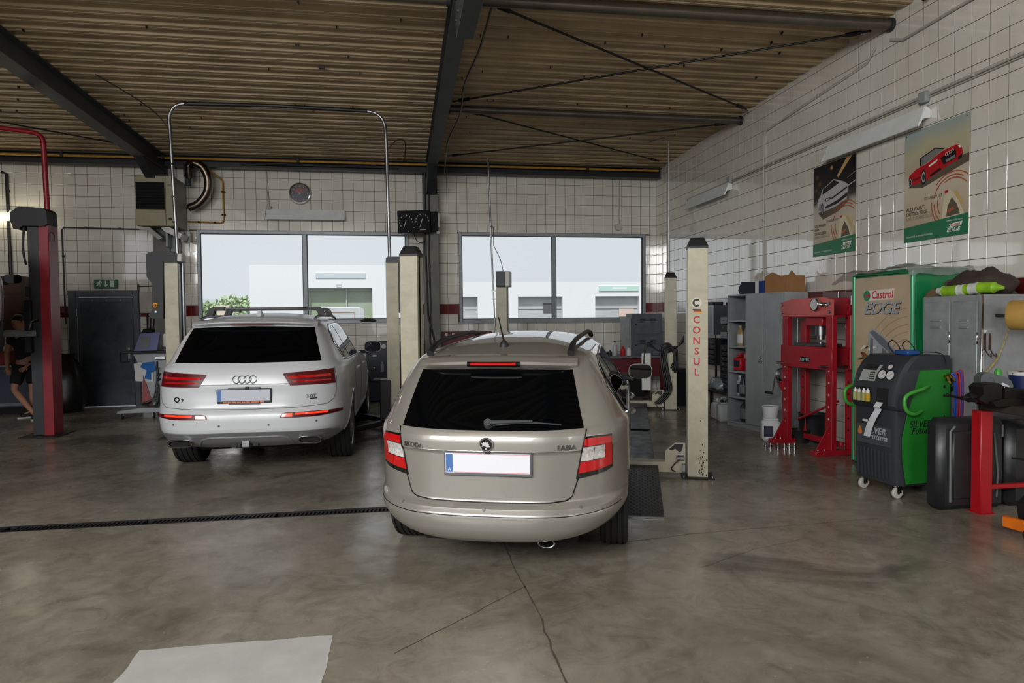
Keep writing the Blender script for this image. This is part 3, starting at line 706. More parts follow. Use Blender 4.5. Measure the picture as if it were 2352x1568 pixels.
def make_estate(name, label, loc, rz, paint, detail=True, pitch=0.):
    S = SF
    car = thing(name, label, 'car', loc, rz); car.rotation_euler = (R(pitch), 0, rz)
    obj('body', cut_arches(S.body(), ((.86, .93, .31, .345, .28), (.86, 3.40, .31, .345, .28)), 'body'), paint, car)
    mb = MB(); mb.box(-.52, .35, .17, .52, 4.0, .26, .03); obj('underbody', mb, 'under', car)
    for y in (.93, 3.40):
        for sg in (-1, 1): wheel(car, sg*.745, y, .308, .195, .195, sg, 5 if detail else 6)
    # side glass
    for sg in (-1, 1):
        f = lambda y, z, o, sg=sg: S.sp(sg, y, z, o)
        mb = patch(f, [(.80, .975), (.90, .955), (1.6, .95), (2.4, .94), (3.02, .93)], [(.62, 1.16), (.74, 1.30), (1.0, 1.345), (1.6, 1.36), (2.3, 1.345), (2.62, 1.29)], 40, 8, .003)
        obj('window_frame', mb, 'gloss_black', car)
        for bot, top in (([(.86, .985), (1.28, .975)], [(.72, 1.22), (.84, 1.31), (1.18, 1.335)]), ([(1.34, .975), (2.02, .965)], [(1.24, 1.335), (1.92, 1.345)]), ([(2.10, .965), (2.86, .955)], [(2.0, 1.345), (2.3, 1.33), (2.56, 1.28)])):
            obj('side_window', patch(f, bot, top, 18, 8, .006), 'car_glass', car)
        obj('window_trim', seam(f, [(.83, .965), (.92, .948), (1.6, .942), (2.4, .932), (3.02, .92)], .006, 40, off=.003), 'badge_chrome' if detail else 'black_plastic', car)
        for y0 in (1.32, 2.06, 3.02):
            pts = [(y0, .93), (y0, .6), (y0-.02, .34)] if y0 > 1.4 else [(y0, .93), (y0, .72), (y0+.1, .62), (y0+.16, .34)]
            obj('door_gap', seam(f, pts, .0035, 30), 'gloss_black', car)
        for y0 in (1.42, 2.2):
            mb = MB(); p = [S.sp(sg, y0+t*.19, .85, .018+.018*math.sin(math.pi*t)) for t in np.linspace(0, 1, 9)]; mb.tube(p, .014, 8); obj('door_handle', mb, paint, car)
        mb = MB(); pts = [S.sp(sg, y, .36, .004) for y in np.linspace(1.3, 3.0, 14)]; mb.tube(pts, .022, 8); obj('sill_trim', mb, 'black_plastic', car)
    mirror_pair(car, S, 2.62, .965, .86, paint)
    # windscreen and bonnet edge
    def wsf(x, z, o):
        z = max(z, .9); w_ = S.w(z); q = min(.999, abs(x)/w_); return Vector((x, S.yf(z)-S.aF+S.aF*(1-q**S.nF)**(1/S.nF)+o, z))
    obj('windscreen', patch(wsf, [(-.62, .99), (.62, .99)], [(-.52, 1.35), (.52, 1.35)], 14, 8, .005), 'car_glass', car)
    for sg in (-1, 1):
        p = [(sg*.42, .62), (sg*.70, .66)]; q = [(sg*.46, .72), (sg*.70, .80)]
        obj('headlight', patch(wsf, p if sg > 0 else p[::-1], q if sg > 0 else q[::-1], 10, 6, .006), 'lamp_clear', car)
    f = S.rp
    # tailgate
    obj('rear_window', patch(f, [(-.575, .972), (-.3, .968), (0, .966), (.3, .968), (.575, .972)], [(-.495, 1.305), (-.3, 1.31), (0, 1.312), (.3, 1.31), (.495, 1.305)], 36, 14, .003), 'rear_glass', car)
    gate = [(.592, .965), (.588, .93), (.545, .68), (.525, .62), (.505, .56), (.47, .538), (.38, .530), (0, .527)]
    obj('tailgate_gap', seam(f, gate+mir(gate)[::-1], .0045, 120), 'gloss_black', car)
    obj('bumper_gap', seam(f, [(-.80, .47), (-.5, .458), (0, .4575), (.5, .458), (.80, .47)], .003, 60), 'gloss_black', car)
    # spoiler over the rear window
    mb = MB()
    def spo(u, v):
        x = (u*2-1)*.525; t = v*2*math.pi
        yb = S.rear_y(min(abs(x), .52), 1.345)
        sec = [(.10, 1.405), (.0, 1.398), (-.075, 1.372), (-.085, 1.355), (-.06, 1.335), (.0, 1.318), (.06, 1.318), (.12, 1.36)]
        k = v*len(sec); i = int(k) % len(sec); j = (i+1) % len(sec); d = k-int(k); e = 1-abs(u*2-1)**6*.55
        return (x, yb+(sec[i][0]*(1-d)+sec[j][0]*d)*e, (sec[i][1]*(1-d)+sec[j][1]*d)-.022*abs(u*2-1)**2.5-.004)
    mb.grid(spo, 40, 24); sp = obj('spoiler', mb, paint, car)
    mb = MB(); yb = S.yr(1.345)
    mb.tube([(x, yb-.082-.004*(1-(x/.18)**2), 1.352) for x in np.linspace(-.17, .17, 15)], .017, 8); obj('brake_lamp_housing', mb, 'gloss_black', sp)
    mb = MB(); mb.tube([(x, yb-.094-.004*(1-(x/.18)**2), 1.354) for x in np.linspace(-.145, .145, 15)], .010, 8); obj('brake_lamp', mb, 'lamp_red', sp)
    # tail lamps
    for sg in (-1, 1):
        o_ = (lambda L: L) if sg > 0 else (lambda L: mir(L)[::-1])
        q = lambda z, k: S.w(z)*k
        base = patch(f, o_([(.528, .668), (.62, .678), (.70, .688), (q(.70, .862), .705)]), o_([(.578, .925), (.66, .922), (q(.92, .862), .915)]), 26, 10, .005); tl = obj('tail_lamp', base, 'gloss_black', car)
        R1 = o_([(.574, .868), (.68, .868), (q(.87, .852), .868)]); R2 = o_([(.582, .912), (.66, .912), (q(.9, .852), .905)])
        obj('red_lens', patch(f, R1, R2, 20, 4, .011, .003), 'lamp_red', tl)
        obj('clear_lens', patch(f, o_([(.556, .775), (.625, .777)]), o_([(.572, .862), (.635, .862)]), 8, 4, .011, .003), 'lamp_clear', tl)
        obj('reflector_lens', patch(f, o_([(.630, .778), (.692, .78)]), o_([(.640, .862), (.696, .862)]), 8, 4, .010, .003), 'lamp_clear', tl)
        obj('red_lens', patch(f, o_([(.698, .775), (q(.78, .852), .778)]), o_([(.700, .868), (q(.87, .852), .868)]), 12, 4, .011, .003), 'lamp_red', tl)
        obj('red_lens', patch(f, o_([(.540, .702), (.66, .712), (q(.71, .852), .725)]), o_([(.555, .770), (.68, .773), (q(.78, .852), .778)]), 20, 4, .011, .003), 'lamp_red', tl)
    # number plate
    pl = thing('number_plate', None, None, (0, S.yr(.77)-.008, 0)); pl.parent = car
    mb = MB(); mb.box(-.272, -.012, .692, .272, .02, .842, .006); obj('plate_holder', mb, 'trim_grey', pl)
    mb = MB(); mb.box(-.262, -.016, .712, .262, -.011, .834, .003); obj('plate', mb, 'plate_white', pl)
    mb = MB(); mb.box(-.258, -.0175, .718, -.216, -.0155, .828); obj('country_band', mb, 'plate_blue', pl, smooth=False)
    text('letter', 'A', .030, 'plate_white', pl, lambda a, b, d_: (-.237+a, -.018-d_, .735+b))
    mb = MB()
    for z in (.716, .829): mb.box(-.212, -.0168, z, .258, -.0158, z+.0022)
    obj('red_stripe', mb, M('plate_red', (200, 60, 70), .5), pl, smooth=False)
    mb = MB(); mb.box(-.015, -.02, .832, .02, .0, .848, .003); obj('camera_pod', mb, 'black_plastic', pl)
    # emblem
    b_ = obj('emblem', rear_disc(S, -.005, .888, .043, .010, 32), 'gloss_black', car)
    c = S.rp(-.005, .888, .011)
    mb = MB(); mb.tube([(c.x+.040*math.cos(t), c.y, c.z+.040*math.sin(t)) for t in np.linspace(0, 2*math.pi, 33)[:-1]], .005, 8, True); obj('emblem_ring', mb, 'chrome', b_)
    mb = MB(); fe = lambda a, b, d_: (c.x+a, c.y-.006-d_, c.z+b)
    mb.prism([(-.026, -.012), (-.012, -.004), (.008, -.014), (.028, -.010), (.018, .0), (.024, .008), (.012, .008), (.014, .018), (.004, .013), (.0, .023), (-.008, .014), (-.016, .022), (-.018, .010), (-.028, .012), (-.020, .002)], fe, 0, .003)
    mb.prism([(-.006, -.03), (.006, -.03), (.004, -.018), (-.004, -.018)], fe, 0, .003); obj('winged_arrow', mb, M('emblem_silver', (205, 205, 205), .4, .3), b_, smooth=False)
    text('lettering', 'SKODA', .040, 'letter_chrome', car, lambda a, b, d_: S.rp(-.478+a, .868+b, .003+d_*2), offset=.0006, extrude=.0025, sx=1.0)
    text('lettering', 'FABIA', .040, 'letter_chrome', car, lambda a, b, d_: S.rp(.475+a, .868+b, .003+d_*2), offset=.0006, extrude=.0025, sx=1.05)
    obj('light_crease', seam(f, [(-.56, .846), (0, .846), (.56, .846)], .003, 40, off=-.001), paint, car)
    # wiper
    wp = thing('rear_wiper', None, None); wp.parent = car
    mb = MB(); p = S.rp(0, .997, .006); d_ = (S.rp(0, .997, .05)-p).normalized(); mb.cyl(p-d_*.01, p+d_*.035, .03, .024, 18); mb.cyl(p+d_*.02, p+d_*.04, .018, .014, 14)
    mb.tube([S.rp(x, 1.0+.012*math.sin(x*4), .03-.01*x) for x in np.linspace(.0, .27, 8)], .009, 8, rr=[.014-.006*i/7 for i in range(8)]); obj('wiper_arm', mb, 'wiper_grey', wp)
    mb = MB(); mb.tube([S.rp(x, .992+.014*math.sin((x-.05)/.4*math.pi), .014) for x in np.linspace(.03, .44, 14)], .006, 6); obj('wiper_blade', mb, 'black_plastic', wp)
    # roof rails, aerial, sensors, exhaust
    for sg in (-1, 1):
        mb = MB(); ys_ = np.linspace(.50, 2.35, 26); pts = []
        for i, y in enumerate(ys_):
            t = i/25; lift = .060*(1-(abs(2*t-1))**5); xr = .475+.045*t
            pts.append((sg*xr, y, S.roof_z(xr, y)-.012+lift))
        mb.tube(pts, .017, 10, rr=[.022 if (i < 3 or i > 22) else .017 for i in range(26)]); obj('roof_rail', mb, 'black_plastic', car)
    za = S.roof_z(0, .68)
    mb = MB(); mb.lathe([(.032, -.012), (.03, .01), (.018, .03), (.008, .04)], (0, .70, za), 'z', 16); an = obj('aerial', mb, 'black_plastic', car)
    mb = MB(); mb.tube([(0, .70, za+.03), (-.006, .64, za+.11), (-.012, .575, za+.20)], .0055, 8, rr=[.007, .0055, .004]); obj('aerial_rod', mb, 'black_plastic', an)
    for x, z in ((-.02, .497), (.56, .505), (-.56, .505)): obj('parking_sensor', rear_disc(S, x, z, .011, .002, 16), 'trim_grey', car)
    mb = MB(); mb.lathe([(.040, 0), (.044, .002), (.044, .18), (.036, .18), (.036, .02), (.036, .002)], (.34, .16, .262), 'y', 20, closed=True)
    for i, v in enumerate(mb.v): mb.v[i] = (.34+(v[0]-.34)*1.25, v[1], .25+(v[2]-.262)*.7)
    obj('exhaust_tip', mb, 'chrome', car)
    mb = MB(); mb.box(-.9, .3, .30, .9, .42, .34)
    return car
# ramp pitch: front wheels stand on the low runways
make_estate('estate_car', 'beige metallic estate car backed toward the viewer with silver roof rails', CAR_LOC, CAR_H, 'paint_beige', True, 2.4)
# ------------------------------------------------------------------------------------------------ white SUV
M('paint_white', (196, 199, 201), .3, 0, .4, coat=.55); MATS['paint_white'].node_tree.nodes['Principled BSDF'].inputs['Coat Roughness'].default_value = .2
rows = [(.30, .30, .80, 4.7), (.345, .16, .87, 4.85), (.385, .085, .91, 4.93), (.43, .05, .935, 4.98), (.47, .022, .952, 5.02), (.49, .01, .96, 5.03), (.53, .0, .967, 5.05), (.60, .0, .974, 5.05), (.66, .008, .979, 5.04), (.70, .022, .981, 5.03), (.74, .045, .982, 5.02), (.80, .055, .984, 4.98), (.90, .066, .984, 4.9), (.96, .068, .982, 4.8), (1.0, .076, .978, 4.7), (1.06, .092, .972, 4.5), (1.11, .110, .962, 4.25), (1.14, .128, .945, 4.05), (1.165, .15, .92, 3.9), (1.20, .18, .895, 3.82), (1.30, .265, .85, 3.65), (1.42, .37, .79, 3.45), (1.52, .455, .735, 3.28), (1.57, .50, .70, 3.18), (1.60, .53, .672, 3.1), (1.622, .57, .64, 3.05)]
def nQ(z): return 3.6 if z < 1.1 else 3.6+min(1, (z-1.1)/.3)*.9
def aQ(z): return .95 if z < 1.1 else .95-min(1, (z-1.1)/.4)*.2
S = SQ = CarShape(rows, .095, aQ, nQ, 1.1, 2.5, .03)
q7 = thing('sport_utility_car', 'white luxury sport utility car with roof cross bars beside the lift', 'car', (-1.569, 7.208, 0), R(-1.0))
obj('body', cut_arches(S.body(60), ((.99, 1.17, .37, .425, .34), (.99, 4.16, .37, .425, .34)), 'body'), 'paint_white', q7)
mb = MB(); mb.box(-.6, .5, .24, .6, 4.8, .36, .04); obj('underbody', mb, 'under', q7)
for y in (1.17, 4.16):
    for sg in (-1, 1): wheel(q7, sg*.835, y, .382, .275, .255, sg, 10)
for sg in (-1, 1):
    f = lambda y, z, o, sg=sg: S.sp(sg, y, z, o)
    obj('window_frame', patch(f, [(.93, 1.19), (1.05, 1.17), (2.2, 1.165), (3.2, 1.155), (3.72, 1.15)], [(.78, 1.38), (.92, 1.50), (1.2, 1.56), (2.0, 1.585), (2.7, 1.57), (3.08, 1.50)], 44, 8, .003), 'gloss_black', q7)
    for bot, top in (([(1.0, 1.195), (1.52, 1.185)], [(.86, 1.42), (.98, 1.50), (1.42, 1.56)]), ([(1.60, 1.185), (2.50, 1.18)], [(1.50, 1.562), (2.38, 1.572)]), ([(2.6, 1.18), (3.55, 1.17)], [(2.48, 1.57), (2.75, 1.555), (3.02, 1.49)])):
        obj('side_window', patch(f, bot, top, 18, 8, .006), 'car_glass', q7)
    obj('window_trim', seam(f, [(.90, 1.185), (1.05, 1.162), (2.2, 1.157), (3.2, 1.147), (3.74, 1.142)], .007, 40, off=.003), 'badge_chrome', q7)
    obj('window_trim', seam(f, [(.77, 1.36), (.91, 1.51), (1.2, 1.572), (2.0, 1.596), (2.7, 1.582), (3.1, 1.51)], .006, 40, off=.002), 'badge_chrome', q7)
    for y0 in (1.58, 2.55, 3.66):
        pts = [(y0, 1.14), (y0, .7), (y0-.02, .42)] if y0 > 2 else [(y0, 1.14), (y0, .92), (y0+.12, .76), (y0+.16, .42)]
        obj('door_gap', seam(f, pts, .004, 30), 'trim_grey', q7)
    for y0 in (1.70, 2.68):
        mb = MB(); mb.tube([S.sp(sg, y0+t*.22, 1.02, .02+.02*math.sin(math.pi*t)) for t in np.linspace(0, 1, 9)], .016, 8); obj('door_handle', mb, 'paint_white', q7)
    mb = MB(); mb.tube([S.sp(sg, y, .43, .012) for y in np.linspace(1.65, 3.7, 16)], .03, 8); obj('sill_trim', mb, 'silver_paint', q7)
    # wheel arch lip
    for yc in (1.17, 4.16):
        mb = MB(); mb.tube([S.sp(sg, yc+.43*math.cos(t), .37+.43*math.sin(t), .004) for t in np.linspace(R(2), R(178), 30)], .014, 8); obj('arch_lip', mb, 'paint_white', q7)
    # roof rail
    pts = []
    for i, y in enumerate(np.linspace(.75, 3.0, 26)):
        t = i/25; xr = .615-.02*t; pts.append((sg*xr, y, S.roof_z(xr, y)+.003+.042*(1-abs(2*t-1)**6)))
    obj('roof_rail', MB().tube(pts, .016, 10), 'alu', q7)
mirror_pair(q7, S, 3.52, 1.13, .965, 'paint_white', (.25, .17))
for k, y in enumerate((1.22, 1.98)):
    cb = thing('cross_bar', None, None, (0, y, 0)); cb.parent = q7
    mb = MB(); mb.tube([(x, 0, 1.765) for x in np.linspace(-.50, .50, 5)], .018, 10)
    for i, v in enumerate(mb.v): mb.v[i] = (v[0], v[1]*1.8, 1.765+(v[2]-1.765)*.8)
    obj('bar', mb, 'alu', cb)
    for sg in (-1, 1):
        mb = MB(); mb.prism([(sg*.47, 1.742), (sg*.47, 1.785), (sg*.60, 1.785), (sg*.64, 1.76), (sg*.675, 1.675), (sg*.60, 1.675), (sg*.575, 1.742)], lambda a, b, d_: (a, d_, b), -.045, .045); obj('bar_foot', mb, 'black_plastic', cb)
f = S.rp
obj('rear_window', patch(f, [(-.735, 1.192), (0, 1.185), (.735, 1.192)], [(-.63, 1.545), (-.3, 1.556), (0, 1.56), (.3, 1.556), (.63, 1.545)], 36, 14, .003), 'rear_glass', q7)
def wsf(x, z, o):
    w_ = S.w(z); q = min(.999, abs(x)/w_); return Vector((x, S.yf(z)-S.aF+S.aF*(1-q**S.nF)**(1/S.nF)+o, z))
obj('windscreen', patch(wsf, [(-.7, 1.2), (.7, 1.2)], [(-.6, 1.55), (.6, 1.55)], 14, 8, .005), 'car_glass', q7)
mb = MB()
def spo(u, v):
    x = (u*2-1)*.66; yb = S.rear_y(min(abs(x), .64), 1.57)
    sec = [(.10, 1.645), (.0, 1.635), (-.07, 1.612), (-.078, 1.600), (-.05, 1.585), (.0, 1.568), (.06, 1.568), (.12, 1.60)]
    k = v*len(sec); i = int(k) % len(sec); j = (i+1) % len(sec); d_ = k-int(k); e = 1-abs(u*2-1)**6*.6
    return (x, yb+(sec[i][0]*(1-d_)+sec[j][0]*d_)*e, (sec[i][1]*(1-d_)+sec[j][1]*d_)-.03*abs(u*2-1)**2.5)
mb.grid(spo, 40, 24); sp = obj('spoiler', mb, 'paint_white', q7)
mb = MB(); yb = S.yr(1.57)
mb.tube([(x, yb-.052, 1.583) for x in np.linspace(-.22, .22, 12)], .008, 8); obj('brake_lamp', mb, 'lamp_dark_red', sp)
gate = [(.86, 1.125), (.885, 1.0), (.88, .86), (.86, .79), (.80, .745), (.5, .728), (0, .722)]
obj('tailgate_gap', seam(f, gate+mir(gate)[::-1], .0035, 120), 'trim_grey', q7)
obj('gate_crease', seam(f, [(-.62, .972), (-.3, .972), (.3, .972), (.62, .972)], .003, 40), 'trim_grey', q7)
for sg in (-1, 1):
    o_ = (lambda L: L) if sg > 0 else (lambda L: mir(L)[::-1])
    q = lambda z, k: S.w(z)*k
    tl = obj('tail_lamp', patch(f, o_([(.445, .952), (.66, .953), (q(.95, .888), .953)]), o_([(.372, 1.070), (.40, 1.080), (.66, 1.092), (q(1.1, .888), 1.108)]), 26, 8, .006), 'lamp_dark_red', q7)
    obj('light_guide', patch(f, o_([(.43, 1.022), (.83, 1.03)]), o_([(.415, 1.044), (.83, 1.054)]), 20, 2, .010, .004), 'lamp_red', tl)
    obj('light_guide', patch(f, o_([(.47, .985), (.83, .987)]), o_([(.46, .998), (.83, 1.0)]), 20, 2, .009, .004), 'lamp_red', tl)
    bl = obj('bumper_lamp', patch(f, o_([(.352, .632), (.37, .628), (.7, .628), (q(.65, .955), .648)]), o_([(.362, .668), (.40, .680), (.7, .682), (q(.66, .955), .676)]), 26, 4, .006), 'lamp_dark_red', q7)
    obj('lit_strip', patch(f, o_([(.50, .655), (.80, .656)]), o_([(.50, .674), (.80, .674)]), 18, 2, .010, .004), 'lamp_glow', bl)
    obj('lit_lens', patch(f, o_([(.365, .638), (.47, .638)]), o_([(.375, .668), (.47, .672)]), 10, 2, .010, .004), 'lamp_glow', bl)
    obj('tow_cover', patch(f, o_([(.46, .57), (.54, .57)]), o_([(.46, .61), (.54, .61)]), 6, 3, .0015, -.003), 'paint_white', q7)
    for x, z in ((.24, .563), (.70, .58)): obj('parking_sensor', rear_disc(S, sg*x, z, .012, .002, 16), 'trim_grey', q7)
    ex = thing('tailpipe', None, None, (sg*.635, .10, .388)); ex.parent = q7
    def ov(a, b, y): return [(a*math.copysign(abs(math.cos(t))**.55, math.cos(t)), y, b*math.copysign(abs(math.sin(t))**.55, math.sin(t))) for t in np.linspace(0, 2*math.pi, 33)[:-1]]
    mb = MB(); rings = [ov(.115, .038, .25), ov(.118, .04, -.03), ov(.112, .034, -.036), ov(.104, .028, -.03), ov(.10, .026, .2)]
    for rr in rings: mb.v += rr
    for i in range(4):
        for j in range(32): mb.f.append((i*32+j, i*32+(j+1) % 32, (i+1)*32+(j+1) % 32, (i+1)*32+j))
    obj('tip', mb, 'chrome', ex)
    mb = MB(); mb.v += ov(.10, .026, .0); mb.f.append(tuple(range(32))); obj('bore', mb, 'under', ex)
# rear skid panel
obj('skid_panel', patch(f, [(-.90, .40), (-.78, .335), (-.52, .33), (-.40, .345), (.40, .345), (.52, .33), (.78, .335), (.90, .40)], [(-.90, .455), (-.80, .485), (0, .495), (.80, .485), (.90, .455)], 50, 6, .008), 'silver_paint', q7)
obj('skid_rib', seam(f, [(-.46, .36), (-.42, .425), (-.34, .445), (.34, .445), (.42, .425), (.46, .36)], .010, 50, off=.008), 'silver_paint', q7)
h_ = thing('tow_hitch', None, None, (0, .12, .37)); h_.parent = q7
mb = MB(); mb.box(-.045, -.06, -.045, .045, .25, .05, .012); obj('hitch_cover', mb, 'alu', h_)
mb = MB(); mb.box(-.10, -.02, -.05, -.055, .2, .03, .008); mb.cyl((-.12, -.03, -.02), (-.12, .1, -.02), .03, n=14); mb.box(.055, -.02, -.04, .12, .2, .04, .008); obj('socket', mb, 'black_plastic', h_)
# rings, plate, lettering
mb = MB()
for k in range(4):
    cx = (k-1.5)*.054
    c = S.rp(cx, 1.022, .006); mb.tube([S.rp(cx+.036*math.cos(t), 1.022+.036*math.sin(t), .006) for t in np.linspace(0, 2*math.pi, 37)[:-1]], .0042, 8, True)
obj('ring_emblem', mb, 'badge_chrome', q7)
pl = thing('number_plate', None, None, (0, S.yr(.86)-.012, 0)); pl.parent = q7
mb = MB(); mb.box(-.265, -.012, .785, .265, .02, .930, .005); obj('plate_holder', mb, 'black_plastic', pl)
mb = MB(); mb.box(-.258, -.016, .808, .258, -.011, .924, .003); obj('plate', mb, 'plate_grey', pl)
mb = MB(); mb.box(-.256, -.0175, .812, -.218, -.0155, .922); obj('country_band', mb, 'plate_blue', pl, smooth=False)
mb = MB()
for i in range(9): mb.box(-.205+i*.045, -.0140, .790, -.168+i*.045, -.0115, .803)
obj('dealer_print', mb, 'orange_print', pl, smooth=False)
mb = MB(); mb.box(-.155, -.008, .925, .155, .03, .945, .004); mb.box(-.155, -.004, .770, .155, .02, .788, .004); obj('grip_strip', mb, 'trim_grey', pl)
mb = MB(); mb.box(.01, -.02, .93, .05, .02, .95, .004); obj('camera_pod', mb, 'black_plastic', pl)
text('lettering', 'Q', .072, 'gloss_black', q7, lambda a, b, d_: S.rp(-.67+a, .825+b, .002+d_*2), extrude=.002, offset=.001, sx=1.1)
text('lettering', '7', .045, 'gloss_black', q7, lambda a, b, d_: S.rp(-.612+a, .815+b, .002+d_*2), extrude=.002, offset=.001, sx=1.2)
text('lettering', '3.0T', .045, 'trim_grey', q7, lambda a, b, d_: S.rp(.645+a, .835+b, .002+d_*2), extrude=.002, offset=.0008, sx=1.2)
mb = MB(); mb = patch(f, [(.63, .806), (.705, .806)], [(.632, .816), (.705, .816)], 8, 2, .003); obj('script_badge', mb, 'gloss_black', q7)
mb = MB(); c0 = S.roof_z(0, .85)
mb.prism([(.80, c0-.01), (1.02, c0-.01), (1.0, c0+.01), (.86, c0+.06), (.83, c0+.062)], fyz, -.018, .018); obj('shark_fin', mb, 'paint_white', q7)
# silver car on the red lift, only its nose reaches into the frame
M('paint_silver', (168, 174, 176), .3, .4, .5, coat=1.)
def lifted_car():
    S = SF
    car = thing('lifted_car', 'silver car raised high with only its rear corner showing at the left edge', 'car', (-5.36, 8.5, 1.25), R(27))
    obj('body', cut_arches(S.body(44), ((.86, .93, .31, .345, .28), (.86, 3.40, .31, .345, .28)), 'body'), 'paint_silver', car)
    for y in (.93, 3.40):
        for sg in (-1, 1): wheel(car, sg*.745, y, .308, .195, .195, sg, 6)
    for sg in (-1, 1):
        f = lambda y, z, o, sg=sg: S.sp(sg, y, z, o)
        obj('side_window', patch(f, [(.9, .965), (2.9, .94)], [(.74, 1.30), (1.0, 1.345), (2.3, 1.345), (2.62, 1.29)], 30, 8, .004), 'car_glass', car)
        g = lambda y, z, o, sg=sg: Vector((sg*S.side_x(y, z), y, z))+Vector((sg*.006, .004, 0))*(1 if o > 0 else -1)
        obj('headlight', patch(g, [(3.75, .62), (4.1, .60)], [(3.65, .76), (4.05, .70)], 10, 5, .006), 'lamp_clear', car)
    mb = MB(); mb.box(-.52, .35, .17, .52, 4.0, .26, .03); obj('underbody', mb, 'under', car)
    mirror_pair(car, S, 2.62, .965, .86, 'black_plastic')
    obj('rear_window', patch(S.rp, [(-.575, .972), (.575, .972)], [(-.515, 1.305), (.515, 1.305)], 24, 10, .003), 'car_glass', car)
lifted_car()
# ================================================================ lifts
M('lift_cream', (184, 178, 155), .45, noise=(7, .14)); M('lift_cap', (26, 27, 29), .5); M('rust_wear', (60, 40, 28), .8, noise=(30, .5)); M('runway_steel', (70, 76, 80), .42, .6, noise=(9, .3), rvar=.12); M('tread', (58, 62, 66), .4, .6, noise=(12, .25))
M('decal_red', (176, 26, 44), .5); M('decal_black', (24, 24, 26), .5); M('decal_white', (214, 208, 190), .5); M('decal_gold', (214, 160, 40), .5); M('lift_red', (132, 15, 29), .38, noise=(6, .2)); M('hose', (16, 16, 17), .5)
M('cover_grey', (84, 88, 92), .6, noise=(90, .35)); M('switch_yellow', (220, 160, 20), .5)
L4 = thing('four_post_lift', 'cream four-post drive-on lift with lettered post under the beige car', 'car lift', (2.96, 6.5, 0), R(-19.5))
def lift_post(parent, x, y, face=-1, h=2.30, w_=.195, dp=.20, cap=True):
    p = thing('post', None, None, (x, y, 0)); p.parent = parent
    mb = MB(); t = .012; a, b = w_/2, dp/2
    # C section, open toward the lift centre
    mb.box(-a, -b, .012, a, -b+t, h, .003); mb.box(-a, b-t, .012, a, b, h, .003)
    ox = -face*a
    mb.box(min(ox, ox+face*t), -b+t, .012, max(ox, ox+face*t), b-t, h); ix = face*a
    mb.box(min(ix, ix-face*.012), -b+t, .012, max(ix, ix-face*.012), -b+.06, h); mb.box(min(ix, ix-face*.012), b-.06, .012, max(ix, ix-face*.012), b-t, h)
    obj('column', mb, 'lift_cream', p)
    mb = MB(); mb.box(-a*.7, -b+.02, .05, a*.7, b-.02, h-.02); obj('inner_guide', mb, 'black_metal', p, smooth=False)
    mb = MB(); mb.box(-a-.06, -b-.06, 0, a+.06, b+.06, .014, .002); bp_ = obj('base_plate', mb, 'black_metal', p)
    for sx in (-1, 1):
        for sy in (-1, 1):
            mb = MB(); bolt_head(mb, (sx*(a+.04), sy*(b+.04), .014), (0, 0, 1), .014, .022); obj('bolt', mb, 'alu', bp_)
    if cap:
        mb = MB(); c = [(-a-.004, -b-.004), (a+.004, -b-.004), (a+.004, b+.004), (-a-.004, b+.004)]; d_ = [(q[0]*.62, q[1]*.62) for q in c]
        mb.add([(*q, h-.004) for q in c]+[(*q, h+.02) for q in c]+[(*q, h+.105) for q in d_], [(0, 1, 2, 3), (8, 9, 10, 11)]+[(i, (i+1) % 4, 4+(i+1) % 4, 4+i) for i in range(4)]+[(4+i, 4+(i+1) % 4, 8+(i+1) % 4, 8+i) for i in range(4)]); obj('cap', mb, 'lift_cap', p, smooth=False)
    return p
pn = lift_post(L4, 0, 0); pf = lift_post(L4, 0, 5.17); pl_ = lift_post(L4, -3.0, 0, 1); pk = lift_post(L4, -3.0, 5.17, 1, 2.2, cap=False)
fn = lambda z: (lambda a, b, d_: (-.012+a, -.1005-d_, z+b))
for i, ch in enumerate('CONSUL'): text('lettering', ch, .098, 'decal_red', pn, fn(1.585-i*.1045), offset=.002, extrude=.0008)
mb = MB(); mb.box(-.055, -.1006, 1.0, .045, -.1000, 1.655); obj('decal_strip', mb, 'lift_cream', pn, smooth=False)
mb = MB(); 
for k in range(14):
    t0, t1 = R(45)+k*R(270)/14, R(45)+(k+1)*R(270)/14
    mb.prism([(.040*math.cos(t0)-.012, .040*math.sin(t0)), (.040*math.cos(t1)-.012, .040*math.sin(t1)), (.020*math.cos(t1)-.012, .020*math.sin(t1)), (.020*math.cos(t0)-.012, .020*math.sin(t0))], lambda a, b, d_: (a, -.1005-d_, 1.757+b), .0012, .002)
obj('round_mark', mb, 'decal_black', pn, smooth=False)
mb = MB(); mb.cyl((-.012, -.100, 1.757), (-.012, -.1014, 1.757), .050, n=28); obj('round_ground', mb, 'decal_white', pn)
for k, c in enumerate(('decal_black', 'decal_red', 'decal_gold')):
    mb = MB(); z = 1.695-k*.013; mb.prism([(-.05+.01*k, z), (.03+.005*k, z-.004), (.03+.005*k, z-.016), (-.05+.01*k, z-.013)], fxz, -.1005, -.1015); obj('flag_stripe', mb, c, pn, smooth=False)
random.seed(9); mb = MB()
for i in range(46):
    x = random.gauss(.035, .02); z = abs(random.gauss(.0, .17))+.03; s_ = random.uniform(.002, .008); x = max(-.08, min(.085, x))
    mb.prism([(x+s_*random.uniform(.6, 1.2)*math.cos(t), z+s_*random.uniform(.8, 2)*math.sin(t)) for t in np.linspace(0, 2*math.pi, 8)[:-1]], fxz, -.1, -.1006)
tag(obj('paint_chips', mb, 'rust_wear', pn, smooth=False), kind='stuff')
